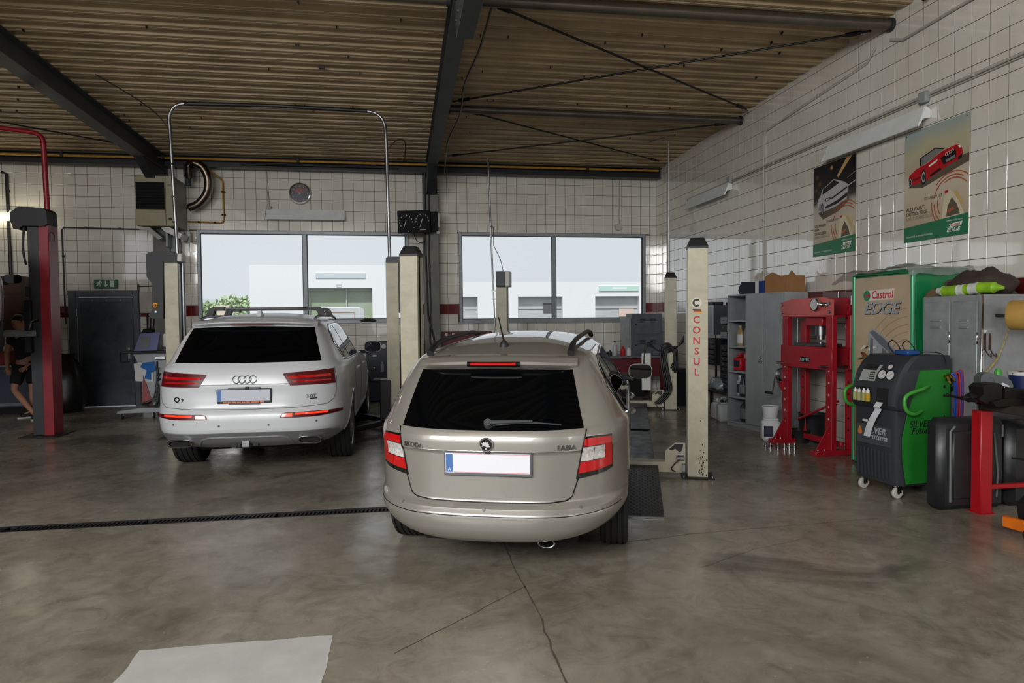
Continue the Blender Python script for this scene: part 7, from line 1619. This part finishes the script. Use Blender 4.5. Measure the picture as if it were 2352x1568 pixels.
# bench-top bottles under the right window
for i, (x, h_, m_, cp) in enumerate(((4.06, .14, 'oil_dark', 'black_plastic'), (4.22, .12, 'oil_dark', 'oil_dark'), (4.33, .31, 'clear_jug', 'black_plastic'), (4.50, .20, 'oil_red', 'oil_red'), (4.63, .19, 'label_white', 'oil_red'), (4.74, .19, 'oil_red', 'black_plastic'))):
    bottle('bottle', ('dark short bottle at the left of the bench-top bottles', 'second dark short bottle on the wall bench', 'tall clear bottle among the wall bench bottles', 'red funnel-topped bottle on the wall bench', 'white can with red cap on the wall bench', 'red bottle touching the small grey locker')[i], (x, 13.42, .846), [(.045, 0), (.05, .01), (.05, h_*.68), (.02, h_*.86), (.017, h_*.9), (.02, h_)], m_, cp, flat=1., group='bottles on the wall bench')
k = thing('black_waste_bin', 'black bin on the floor between the two right lift posts', 'bin', (5.05, 11.95, 0)); mb = MB(); mb.lathe([(.17, 0), (.22, .60), (.235, .62), (.21, .62), (.165, .01)], (0, 0, 0), 'z', 24, closed=True); mb.cyl((0, 0, 0), (0, 0, .012), .17, n=24); mb.lathe([(.0, .61), (.21, .612), (.18, .68), (.0, .70)], (0, 0, 0), 'z', 24); obj('wall', mb, 'black_plastic', k)
# ================================================================ posters on the right wall
def poster_ground(name, stops, scale=1.6):
    m = bpy.data.materials.new(name); m.use_nodes = True; N = m.node_tree.nodes; L = m.node_tree.links
    tc = N.new('ShaderNodeTexCoord'); sp = N.new('ShaderNodeSeparateXYZ'); L.new(tc.outputs['Object'], sp.inputs[0])
    nz = N.new('ShaderNodeTexNoise'); nz.inputs['Scale'].default_value = scale; nz.inputs['Distortion'].default_value = .6; L.new(tc.outputs['Object'], nz.inputs['Vector'])
    ad = N.new('ShaderNodeMath'); ad.operation = 'MULTIPLY_ADD'; ad.inputs[1].default_value = .35; L.new(nz.outputs['Fac'], ad.inputs[0]); L.new(sp.outputs['Z'], ad.inputs[2])
    mr = N.new('ShaderNodeMapRange'); mr.inputs[1].default_value = .17; mr.inputs[2].default_value = 1.36; L.new(ad.outputs[0], mr.inputs[0])
    rp = N.new('ShaderNodeValToRGB'); e = rp.color_ramp.elements
    while len(e) < len(stops): e.new(.5)
    for i, (p, c) in enumerate(stops): e[i].position = p; e[i].color = (*lin(c), 1)
    L.new(mr.outputs[0], rp.inputs[0]); b = N['Principled BSDF']; L.new(rp.outputs[0], b.inputs['Base Color']); b.inputs['Roughness'].default_value = .32
    MATS[name] = m
poster_ground('poster_sand', ((0., (170, 150, 124)), (.3, (188, 172, 148)), (.5, (198, 186, 168)), (.68, (176, 162, 140)), (.82, (180, 172, 140)), (1., (150, 164, 160))))
poster_ground('poster_night', ((0., (176, 156, 128)), (.35, (196, 182, 158)), (.52, (176, 168, 156)), (.60, (60, 54, 50)), (.68, (22, 20, 22)), (1., (16, 14, 16))))
M('pr_red', (176, 20, 30), .35); M('pr_red2', (120, 10, 22), .35); M('pr_black', (18, 18, 20), .4); M('pr_glass', (120, 120, 116), .3); M('pr_silver', (178, 178, 178), .35); M('pr_silver2', (128, 128, 130), .35); M('pr_green', (34, 110, 72), .35); M('pr_white', (222, 222, 216), .4); M('pr_text', (70, 62, 52), .5); M('pr_textl', (140, 126, 108), .5); M('pr_rim', (150, 150, 150), .4); M('pr_gold', (196, 164, 96), .4); M('pr_bottle', (206, 194, 164), .35); M('pr_ring', (170, 84, 54), .45); M('pr_streak', (190, 150, 100), .4); M('pr_shadow', (92, 80, 66), .5); M('pr_brown', (96, 62, 34), .5)
def poster(name, label, yc, dark):
    # local: x along wall toward viewer, faces -y; size .87 x 1.19
    p = thing(name, label, 'poster', (WR-.009, yc, 2.415), R(-90), 'oil posters on the right wall')
    W_, H_ = .872, 1.19
    mb = MB(); mb.box(-W_/2, -.003, 0, W_/2, 0, H_); obj('sheet', mb, 'poster_night' if dark else 'poster_sand', p, smooth=False)
    k = [0]
    def F(a, b, d): return (a, -.0032-d, b)
    def pp(nm, pts, mat):
        k[0] += 1; d = .00012*k[0]; mb = MB(); mb.prism(pts, F, d, d+.0001); obj(nm, mb, mat, p, smooth=False)
    x0 = -W_/2
    X = lambda u: x0+u*W_
    Z = lambda v: (1-v)*H_
    def poly(pts): return [(X(u), Z(v)) for u, v in pts]
    if not dark:
        pp('shadow_print', poly([(.06, .50), (.30, .53), (.62, .47), (1., .40), (1., .33), (.60, .36)]), 'pr_shadow')
        pp('car_print', poly([(.07, .43), (.08, .39), (.20, .345), (.32, .33), (.40, .315), (.60, .255), (.80, .235), (.87, .245), (.90, .28), (.91, .33), (.86, .365), (.70, .39), (.45, .455), (.33, .475), (.10, .485)]), 'pr_red')
        pp('car_print', poly([(.27, .335), (.27, .26), (.52, .215), (.65, .235), (.44, .30)]), 'pr_glass')
        pp('car_print', poly([(.26, .33), (.25, .26), (.50, .205), (.66, .235), (.62, .24), (.50, .215), (.275, .265), (.285, .33)]), 'pr_black')
        pp('car_print', poly([(.58, .31), (.80, .265), (.82, .32), (.80, .35), (.63, .375)]), 'pr_black')
        pp('car_print', poly([(.66, .338), (.80, .315), (.80, .34), (.67, .362)]), 'pr_glass')
        pp('car_print', poly([(.40, .345), (.54, .31), (.53, .33), (.41, .36)]), 'pr_white')
        pp('car_print', poly([(.84, .25), (.87, .245), (.89, .27), (.86, .27)]), 'pr_white')
        pp('car_print', poly([(.42, .43), (.58, .39), (.60, .41), (.43, .45)]), 'pr_black')
        pp('car_print', poly([(.84, .345), (.90, .325), (.90, .355), (.85, .37)]), 'pr_black')
        pp('car_print', poly([(.12, .43), (.30, .42), (.30, .44), (.12, .455)]), 'pr_red2')
        for k4 in range(4):
            cx, cz = X(.675+k4*.03), Z(.293-k4*.006); mb = arcband(cx, cz, .013, .017, 0, 360, F, .004, .0041, 14); obj('ring_print', mb, 'pr_white', p, smooth=False)
        for (u, v, ru, rv) in ((.32, .435, .042, .068), (.105, .455, .025, .05)):
            cx, cz = X(u), Z(v)
            for rr, m_ in ((1., 'pr_black'), (.72, 'pr_rim'), (.45, 'pr_black')):
                pp('wheel_print', [(cx+ru*W_*rr*math.cos(t), cz+rv*H_*rr*math.sin(t)) for t in np.linspace(0, 2*math.pi, 21)[:-1]], m_)
    else:
        pp('streak_print', poly([(.58, .16), (.80, -.0), (.92, .0), (.70, .13), (.60, .19)]), 'pr_streak')
        pp('streak_print', poly([(.80, .22), (1., .17), (1., .18), (.80, .225)]), 'pr_silver2')
        pp('streak_print', poly([(.82, .30), (1., .265), (1., .275), (.83, .31)]), 'pr_silver')
        for (u, v, r_) in ((.10, .12, .05), (.16, .20, .06), (.07, .26, .045), (.14, .30, .04), (.45, .06, .04)):
            pp('spark_print', [(X(u)+r_*math.cos(t)*(1 if i % 2 else .35), Z(v)+r_*math.sin(t)*(1 if i % 2 else .35)) for i, t in enumerate(np.linspace(0, 2*math.pi, 17)[:-1])], 'pr_brown' if v > .1 else 'pr_streak')
        pp('shadow_print', poly([(.12, .52), (.25, .60), (.60, .55), (.86, .46), (.84, .40)]), 'pr_shadow')
        pp('car_print', poly([(.10, .42), (.11, .37), (.18, .335), (.22, .27), (.50, .19), (.60, .215), (.74, .25), (.83, .29), (.84, .36), (.80, .44), (.55, .49), (.27, .515), (.14, .50)]), 'pr_silver')
        pp('car_print', poly([(.23, .325), (.24, .27), (.50, .20), (.64, .245), (.45, .285)]), 'pr_black')
        pp('car_print', poly([(.16, .42), (.27, .43), (.25, .50), (.13, .49)]), 'pr_silver2')
        pp('car_print', poly([(.28, .40), (.30, .375), (.42, .375), (.44, .39), (.34, .415)]), 'pr_black')
        pp('car_print', poly([(.44, .385), (.80, .31), (.82, .325), (.46, .402)]), 'pr_black')
        pp('car_print', poly([(.30, .465), (.60, .425), (.82, .37), (.82, .41), (.58, .465), (.30, .49)]), 'pr_black')
        pp('car_print', poly([(.32, .385), (.40, .383), (.39, .395), (.33, .405)]), 'pr_white')
        for rr, m_ in ((1., 'pr_black'), (.7, 'pr_rim'), (.4, 'pr_black')):
            pp('wheel_print', [(X(.225)+.030*W_*rr*math.cos(t), Z(.49)+.075*H_*rr*math.sin(t)) for t in np.linspace(0, 2*math.pi, 21)[:-1]], m_)
    # oil bottle with rings, text and the green foot: shared layout
    cu, cv = (.78, .70)
    for i, (r0, a0, a1) in enumerate(((.30, 40, 140), (.265, 60, 165), (.235, 45, 120), (.29, 175, 230), (.255, 180, 235), (.24, -20, 30), (.21, 170, 215))):
        n_ = 14; pts = []; cx, cz = X(cu), Z(cv)
        ro, ri = r0, r0-.012
        pts = [(cx+ro*math.cos(R(a0+(a1-a0)*j/n_)), cz+ro*math.sin(R(a0+(a1-a0)*j/n_))) for j in range(n_+1)]+[(cx+ri*math.cos(R(a1-(a1-a0)*j/n_)), cz+ri*math.sin(R(a1-(a1-a0)*j/n_))) for j in range(n_+1)]
        pts = [(min(a, W_/2-.002), b) for a, b in pts]
        pp('ring_print', pts, 'pr_ring')
    pp('bottle_print', poly([(.615, .845), (.63, .72), (.66, .64), (.70, .615), (.74, .61), (.78, .63), (.86, .71), (.94, .82), (.94, .845)]), 'pr_bottle')
    pp('bottle_print', poly([(.68, .83), (.70, .74), (.76, .67), (.84, .74), (.88, .82)]), 'pr_shadow')
    pp('bottle_print', poly([(.69, .78), (.78, .75), (.80, .775), (.70, .80)]), 'pr_ring')
    pp('bottle_print', poly([(.80, .63), (.83, .62), (.92, .72), (.92, .75), (.88, .72)]), 'pr_gold')
    pp('bottle_cap_print', poly([(.655, .605), (.70, .60), (.71, .62), (.66, .63)]), 'pr_red')
    pp('green_foot', poly([(0., .865), (.5, .845), (1., .825), (1., 1.), (0., 1.)]), 'pr_green')
    k[0] += 1
    dd = .00012*k[0]+.0002
    def tx(b, u, v, size, m_, al='LEFT', sx=1., **kw): text('lettering', b, size, m_, p, lambda a, c_, d_: F(X(u)+a, Z(v)+c_, dd+.0001+d_), align=al, extrude=.0001, sx=sx, **kw)
    if not dark:
        tx('AUDI WÄHLT', .04, .705, .052, 'pr_text', sx=.80, shear=.1, offset=.0008); tx('CASTROL EDGE', .04, .748, .052, 'pr_text', sx=.80, shear=.1, offset=.0008); tx('UNSER STÄRKSTES ÖL', .04, .790, .050, 'pr_textl', sx=.78, shear=.1)
    else:
        tx('VOLKSWAGEN', .04, .665, .050, 'pr_text', sx=.72, shear=.1, offset=.0008); tx('WÄHLT', .04, .708, .050, 'pr_text', sx=.72, shear=.1, offset=.0008); tx('CASTROL EDGE', .04, .750, .050, 'pr_text', sx=.72, shear=.1, offset=.0008); tx('UNSER STÄRKSTES ÖL', .04, .790, .046, 'pr_textl', sx=.72, shear=.1)
    tx('TITANIUM FST', .33, .635, .045, 'pr_text', sx=.85, shear=.25)
    tx('Castrol EDGE mit TITANIUM STRONG.', .04, .955, .024, 'pr_white', sx=.95)
    tx('STÄRKER UNTER DRUCK', .69, .868, .018, 'pr_white')
    pp('logo_ground', poly([(.69, .925), (.71, .895), (.92, .885), (.905, .918)]), 'pr_white'); dd = .00012*k[0]+.0002
    mb = MB(); mb.cyl(F(X(.715), Z(.910), dd), F(X(.715), Z(.910), dd+.0002), .018, n=18); obj('logo_disc', mb, 'print_green', p)
    tx('Castrol', .745, .905, .042, 'pr_red', sx=.95, shear=.15, offset=.0008)
    tx('EDGE', .69, .948, .058, 'pr_white', sx=1.15, shear=.25, offset=.001)
    for sx in (-1, 1):
        mb = MB(); mb.cyl(F(sx*(W_/2-.03), H_-.03, 0), F(sx*(W_/2-.03), H_-.03, .004), .006, n=10); obj('pin', mb, 'black_metal', p)
poster('oil_poster', 'oil poster with a white car on a dark night road, nearer the corner', 8.078, True)
poster('oil_poster', 'oil poster with a red convertible car on a sandy ground, nearer the viewer', 6.385, False)
# ================================================================ left background: bench, shelf, person
M('bench_blue', (44, 56, 72), .5, noise=(5, .25)); M('shelf_brown', (70, 40, 24), .6, noise=(5, .2)); M('skin', (176, 124, 98), .55, noise=(12, .08)); M('cloth_black', (20, 20, 23), .85); M('hair', (36, 26, 20), .7); M('shoe_black', (18, 18, 19), .6); M('sole_white', (190, 188, 182), .6)
bn = thing('tool_bench', 'blue grey steel bench with red drawer at the far left behind the person', 'workbench', (-7.15, 13.45, 0))
mb = MB(); mb.box(-.95, .0, .12, .62, .75, .84, .01); obj('cabinet_body', mb, 'bench_blue', bn)
mb = MB(); mb.box(-.97, -.03, .84, .64, .77, .88, .006); obj('bench_top', mb, 'bench_grey', bn)
mb = MB(); mb.box(-.95, .03, 0, .60, .72, .12); obj('plinth', mb, 'under', bn, smooth=False)
mb = MB(); mb.box(-.90, -.015, .15, .60, .0, .20, .004); obj('foot_rail', mb, 'bench_grey', bn)
tb = thing('red_toolbox', 'red toolbox with yellow lid edge on the far left bench', 'toolbox', (-7.22, 13.55, .881))
mb = MB(); mb.box(-.35, .0, 0, .28, .35, .24, .01); obj('box', mb, 'lift_red', tb); mb = MB(); mb.box(-.355, -.005, .24, .285, .355, .28, .008); obj('lid', mb, 'yellow_paint', tb)
sh_ = thing('brown_shelf', 'narrow tall brown wall shelf left of the red lift column', 'shelf', (-7.02, 13.95, 1.5))
mb = MB(); mb.box(-.3, 0, 0, .12, .32, 1.0, .005); obj('case', mb, 'shelf_brown', sh_)
for z in (.32, .66):
    mb = MB(); mb.box(-.31, -.015, z, .13, 0, z+.025, .003); obj('edge_strip', mb, 'shelf_brown', sh_)
mn = thing('black_monitor', 'black screen on the bench between brown shelf and red column', 'monitor', (-6.62, 13.75, .881)); mb = MB(); mb.box(-.26, 0, .55, .26, .06, .95, .01); obj('screen', mb, 'black_plastic', mn); mb = MB(); mb.cyl((0, .05, .01), (0, .05, .60), .03, n=12); mb.box(-.14, -.05, 0, .14, .16, .015, .004); obj('stand', mb, 'black_plastic', mn)
bottle('bottle', 'small pale bottle on the far left bench near the column', (-6.56, 13.5, .881), [(.035, 0), (.04, .01), (.04, .14), (.015, .18), (.013, .2), (.015, .22)], 'clear_jug', 'white_plastic', flat=1.)
# person: one skinned body, clothes as children
def skin_mesh(name, verts, edges, sub=2, root=0):
    me = bpy.data.meshes.new(name); me.from_pydata([v[:3] for v in verts], edges, []); o = bpy.data.objects.new(name, me); COL.objects.link(o)
    md = o.modifiers.new('s', 'SKIN'); md.use_smooth_shade = True
    for i, v in enumerate(verts):
        sv = me.skin_vertices[0].data[i]; r = v[3]; sv.radius = r if isinstance(r, tuple) else (r, r); sv.use_root = (i == root)
    ss = o.modifiers.new('d', 'SUBSURF'); ss.levels = sub; ss.render_levels = sub
    dg = bpy.context.evaluated_depsgraph_get(); dg.update()
    m2 = bpy.data.meshes.new_from_object(o.evaluated_get(dg)); m2.name = name; bpy.data.objects.remove(o); m2.shade_smooth(); return m2
def person():
    p = thing('person', 'person in dark t-shirt and shorts standing cross-legged behind the red lift', 'person', (-6.33, 12.9, 0), R(0))
    V = []; E_ = []
    def v(x, y, z, r): V.append((x, y, z, r)); return len(V)-1
    def ch(*ids):
        for a, b in zip(ids[:-1], ids[1:]): E_.append((a, b))
    pel = v(-.01, .0, .92, (.15, .11)); bel = v(-.02, .01, 1.08, (.135, .10)); che = v(-.04, .03, 1.28, (.165, .11)); upc = v(-.06, .03, 1.40, (.12, .085)); nk = v(-.08, .02, 1.49, .055); nk2 = v(-.095, .01, 1.55, .055); hd = v(-.11, -.01, 1.64, (.078, .095)); tp = v(-.115, .0, 1.73, (.065, .08))
    ch(pel, bel, che, upc, nk, nk2, hd, tp)
    jaw = v(-.125, -.055, 1.595, (.045, .04)); ch(nk2, jaw); 
    def arm(sh, el, wr, hnd, thumbdir):
        a = v(*sh, .062); b = v(*el, .046); m_ = v(*[(x+y)/2 for x, y in zip(sh, el)], .055); c = v(*wr, .030); f = v(*[(x*.6+y*.4) for x, y in zip(el, wr)], .044); h = v(*hnd, (.040, .02)); ch(upc, a, m_, b, f, c, h)
        d = (Vector(hnd)-Vector(wr)).normalized(); s_ = d.cross(Vector((0, 1, 0))).normalized()
        for i, (o, l) in enumerate(((-.03, .055), (-.01, .07), (.01, .068), (.03, .055))):
            q = Vector(hnd)+s_*o+d*.035; k1 = v(*(q), .010); q2 = q+d*l*.55+Vector((0, -.006, 0)); k2 = v(*q2, .0095); q3 = q2+d*l*.4+Vector((0, .012, 0)); k3 = v(*q3, .008); ch(h, k1, k2, k3)
        q = Vector(hnd)-d*.02+s_*.04*thumbdir; t1 = v(*q, .012); q2 = q+d*.035+s_*.012*thumbdir; t2 = v(*q2, .010); ch(h, t1, t2)
    arm((.13, .03, 1.385), (.26, .07, 1.14), (.10, -.10, .93), (.04, -.15, .87), 1)
    arm((-.24, .03, 1.385), (-.33, .06, 1.12), (-.27, -.06, .90), (-.24, -.10, .83), -1)
    def leg(hip, kn, ank, toe):
        a = v(*hip, .092); m_ = v(*[(x+y)/2 for x, y in zip(hip, kn)], .078); b = v(*kn, .056); cf = v(*[x*.65+y*.35 for x, y in zip(kn, ank)], .056); c = v(*ank, .036); t = v(*toe, (.036, .026)); ch(pel, a, m_, b, cf, c, t)
    leg((-.10, -.01, .86), (-.14, -.14, .50), (.20, -.24, .10), (.25, -.35, .045))
    leg((.08, .01, .86), (.10, -.04, .48), (.06, .02, .10), (-.05, -.08, .045))
    obj('body', skin_mesh('body', V, E_, 2, pel), 'skin', p)
    mb = MB(); hc = Vector((-.11, -.005, 1.66)); fr = Vector((-.25, -1, 0)).normalized(); sd = Vector((1, -.25, 0)).normalized()
    for s_ in (-1, 1):
        q = hc+fr*.085+sd*.032*s_+Vector((0, 0, .0)); mb.sphere(tuple(q), .011, 10)
    obj('eyes', mb, 'sole_white', p)
    mb = MB(); q = hc+fr*.095; mb.sphere(tuple(q+Vector((0, 0, -.035))), .016, 10, (.8, 1, 1.3)); obj('nose', mb, 'skin', p)
    mb = MB(); q = hc+fr*.085+Vector((0, 0, -.07)); mb.tube([tuple(q+sd*t) for t in (-.022, 0, .022)], .005, 6); obj('mouth', mb, M('lips', (140, 80, 70), .6), p)
    for s_ in (-1, 1):
        mb = MB(); q = hc+sd*.082*s_+Vector((0, 0, -.01)); mb.sphere(tuple(q), .022, 10, (.45, .8, 1.3)); obj('ear', mb, 'skin', p)
    mb = MB(); mb.sphere((-.112, .012, 1.70), .093, 18, (.93, 1.02, .85)); obj('hair', mb, 'hair', p)
    # t-shirt and shorts
    Vs = [(-.01, .0, .93, (.165, .13)), (-.02, .01, 1.08, (.155, .12)), (-.04, .03, 1.28, (.185, .13)), (-.06, .03, 1.40, (.135, .10)), (-.075, .025, 1.455, .07), (.13, .03, 1.385, .085), (.205, .05, 1.24, .078), (-.24, .03, 1.385, .085), (-.285, .045, 1.24, .078)]
    obj('t_shirt', skin_mesh('t_shirt', Vs, [(0, 1), (1, 2), (2, 3), (3, 4), (3, 5), (5, 6), (3, 7), (7, 8)], 2, 0), 'cloth_black', p)
    Vs = [(-.01, .0, .95, (.155, .125)), (-.10, -.01, .86, .115), (-.12, -.07, .68, .105), (-.135, -.12, .56, .10), (.08, .01, .86, .115), (.09, -.015, .68, .105), (.098, -.03, .56, .10)]
    obj('shorts', skin_mesh('shorts', Vs, [(0, 1), (1, 2), (2, 3), (0, 4), (4, 5), (5, 6)], 2, 0), 'cloth_black', p)
    for ank, toe in (((.20, -.24, .10), (.25, -.35, .045)), ((.06, .02, .10), (-.05, -.08, .045))):
        a = Vector(ank); t = Vector(toe); d = Vector((t.x-a.x, t.y-a.y, 0)).normalized(); hl = Vector((a.x, a.y, .05))-d*.05
        so = obj('shoe', skin_mesh('shoe', [(*hl, .042), (a.x, a.y, .075, .048), (*(Vector((a.x, a.y, .052))+d*.09), (.045, .04)), (*(Vector((a.x, a.y, .045))+d*.18), (.042, .032))], [(0, 1), (1, 2), (2, 3)], 2, 1), 'shoe_black', p)
        mb = MB(); n_ = Vector((-d.y, d.x, 0)); c_ = [Vector((a.x, a.y, 0))+d*u+n_*w_ for u, w_ in ((-.09, -.03), (-.02, -.042), (.12, -.046), (.20, -.03), (.225, 0), (.20, .03), (.12, .046), (-.02, .042), (-.09, .03))]
        mb.prism([(q.x, q.y) for q in c_], fxy, .0, .022); obj('sole', mb, 'sole_white', so, smooth=False)
    mb = MB(); mb.cyl((.105, -.095, .935), (.115, -.085, .96), .038, n=16); obj('wrist_watch', mb, 'black_plastic', p)
person()
# ================================================================ outside the windows
M('asphalt', (84, 84, 82), .9, noise=(.5, .1)); M('render_white', (238, 239, 240), .85); M('panel_grey', (196, 197, 197), .6, noise=(.6, .12)); M('sign_mint', (196, 228, 214), .6); M('sign_pale', (205, 212, 220), .6); M('opening_reflection', (176, 180, 178), .5, noise=(.7, .4, (150, 168, 132))); M('leaf', (168, 188, 146), .8, noise=(2, .3)); M('hill', (205, 214, 220), .9); M('brick_hut', (222, 206, 190), .8)  # leaf and hill are pale because haze is put into their colour
mb = MB(); mb.box(-120, DB+.32, -.15, 120, 160, -.02); yd = tag(obj('yard_ground', mb, 'asphalt', smooth=False), 'pale paved yard outside the windows', 'ground', kind='structure')
mb = MB(); mb.box(-120, -60, -.15, 120, YF-.3, -.02); tag(obj('forecourt_ground', mb, 'asphalt', smooth=False), 'pale paved forecourt behind the viewer', 'ground', kind='structure')
bd = thing('white_hall', 'plain white hall with wide glazed gate across the yard, seen through the left window', 'building', (0, 40, 0))
mb = MB(); xs_ = (-8.24, -5.1, -1.53, 1.0); mb.box(-8.24, 0, 0, -5.1, 12, 4.8); mb.box(-1.53, 0, 0, 1.0, 12, 4.8); mb.box(-5.1, 0, 3.5, -1.53, 12, 4.8); obj('wall', mb, 'render_white', bd, smooth=False)
mb = MB(); mb.box(-5.1, .5, 0, -1.53, .6, 3.5); gt = obj('gate_glazing', mb, 'opening_reflection', bd, smooth=False)  # green blotches are reflected greenery painted into the glazing colour
for x in (-3.0,):
    mb = MB(); mb.box(x-.04, .4, 0, x+.04, .5, 3.5); obj('gate_post', mb, 'panel_grey', gt, smooth=False)
mb = MB(); mb.box(-4.65, -.05, 4.07, -1.89, 0, 4.34); obj('sign_band', mb, 'sign_pale', bd, smooth=False)
mb = MB(); mb.tube([(-3.5, -.05, 3.62), (-3.25, -.05, 3.62), (-3.22, -.05, 3.68), (-3.25, -.05, 3.74), (-3.5, -.05, 3.74), (-3.53, -.05, 3.68)], .015, 6, True); obj('wall_lamp', mb, 'panel_grey', bd)
b2_ = thing('white_workshop', 'low white workshop building with grey gates, seen through the right window', 'building', (0, 40, 0))
ops = ((3.0, 4.54), (6.95, 9.66), (11.69, 14.47)); xs_ = [1.02, 3.0, 4.54, 6.95, 9.66, 11.69, 14.47, 22]
mb = MB()
for a, b_ in ((1.02, 3.0), (4.54, 6.95), (9.66, 11.69), (14.47, 22)): mb.box(a, 0, 0, b_, 10, 3.85)
for a, b_ in ops: mb.box(a, 0, 2.97, b_, 10, 3.85)
obj('wall', mb, 'render_white', b2_, smooth=False)
for i, (a, b_) in enumerate(ops):
    mb = MB(); mb.box(a, .35, 0, b_, .45, 2.97); g_ = obj('gate', mb, 'panel_grey', b2_, smooth=False)
    for z in (.7, 1.45, 2.2):
        mb = MB(); mb.box(a, .33, z, b_, .355, z+.03); obj('gate_joint', mb, 'trim_grey', g_, smooth=False)
    if i == 2:
        mb = MB(); mb.box(a+.9, .30, 1.55, b_-.2, .345, 1.68); mb.box(a+1.6, .30, 1.75, b_-.25, .345, 2.2); obj('gate_print', mb, M('faded_red', (222, 196, 184), .6), g_, smooth=False)
    if i == 1:
        mb = MB(); mb.box(a+1.6, .30, 2.0, a+2.1, .345, 2.6); obj('gate_print', mb, 'trim_grey', g_, smooth=False)
mb = MB(); mb.box(11.91, -.06, 3.29, 14.44, 0, 3.58); sg_ = obj('sign_band', mb, 'sign_mint', b2_, smooth=False)
mb = MB(); mb.box(12.75, -.07, 3.38, 13.65, -.06, 3.5); obj('sign_panel', mb, 'render_white', sg_, smooth=False)
def leafy(name, label, loc, r, n, seed):
    t = thing(name, label, 'tree', loc); random.seed(seed); mb = MB()
    for i in range(n):
        a = random.uniform(0, 6.28); u = random.uniform(-1, 1); rr = r*random.uniform(.3, 1)**.5; q = Vector((rr*math.cos(a)*math.sqrt(1-u*u), rr*math.sin(a)*math.sqrt(1-u*u), rr*u*.8)); s_ = r*.12
        e1 = Vector((random.gauss(0, 1), random.gauss(0, 1), random.gauss(0, 1))).normalized()*s_; e2 = e1.orthogonal().normalized()*s_*.6
        mb.add([q-e1, q+e2, q+e1, q-e2], [(0, 1, 2, 3)])
    for i, v_ in enumerate(mb.v): mb.v[i] = (v_[0], v_[1], v_[2]+loc[2]*0+r*.9+.8)
    tag(obj('foliage', mb, 'leaf', t, smooth=False), kind='stuff'); mb = MB(); mb.cyl((0, 0, 0), (0, 0, r+.8), .12, .06, 8); obj('trunk', mb, 'shelf_brown', t)
leafy('garden_tree', 'round green tree left of the white hall beyond the yard', (-18.3, 70, -.02), 1.7, 700, 61)
leafy('garden_tree', 'taller loose tree touching the edge of the white hall', (-14.9, 66, -.02), 2.0, 700, 62)
leafy('garden_tree', 'small tree top showing over the low workshop roof', (21.3, 60, -.02), 2.1, 500, 63)
mb = MB(); mb.add([(-120, 150, 0), (-60, 150, 9), (-40, 150, 6.5), (-20, 150, 5.5), (10, 150, 5), (60, 150, 6), (120, 150, 4), (120, 158, 0), (-120, 158, 0), (120, 150, 0)], [(0, 1, 2, 3, 4, 5, 6, 9), (1, 8, 7, 6, 5, 4, 3, 2)]); tag(obj('distant_hill', mb, 'hill', smooth=False), 'hazy low hill on the horizon left of the white hall', 'hill', kind='structure')
gw = thing('garden_wall', 'low white garden wall left of the white hall', 'wall', (-14.3, 60, 0)); mb = MB(); mb.box(-6, 0, 0, 2.2, .3, 2.1); obj('wall', mb, 'render_white', gw, smooth=False); mb = MB(); mb.box(-.6, -.2, 2.1, .3, .3, 3.0); obj('chimney', mb, 'brick_hut', gw, smooth=False)
vn = thing('white_van', 'white box van parked before the glazed gate of the white hall', 'van', (-2.52, 30, 0))
mb = MB(); mb.box(-.85, 0, .45, .85, 3.2, 2.22, .06); obj('box_body', mb, 'paint_white', vn)
mb = MB(); mb.box(-.82, 3.2, .45, .82, 5.0, 1.9, .2); obj('cab', mb, 'paint_white', vn)
mb = MB(); mb.box(-.62, -.02, 1.98, .62, .0, 2.0); mb.box(-.62, -.02, .7, -.6, .0, 1.98); mb.box(.6, -.02, .7, .62, 0, 1.98); obj('door_seal', mb, M('seal_red', (200, 150, 140), .6), vn, smooth=False)
for x in (-.7, .7):
    for y in (.8, 4.0):
        mb = MB(); mb.cyl((x-.1, y, .34), (x+.1, y, .34), .34, n=20); obj('wheel', mb, 'rubber', vn)
for x in (-.8, .7):
    mb = MB(); mb.box(x, -.03, .8, x+.1, .0, 1.1); obj('tail_lamp', mb, 'lamp_red', vn)
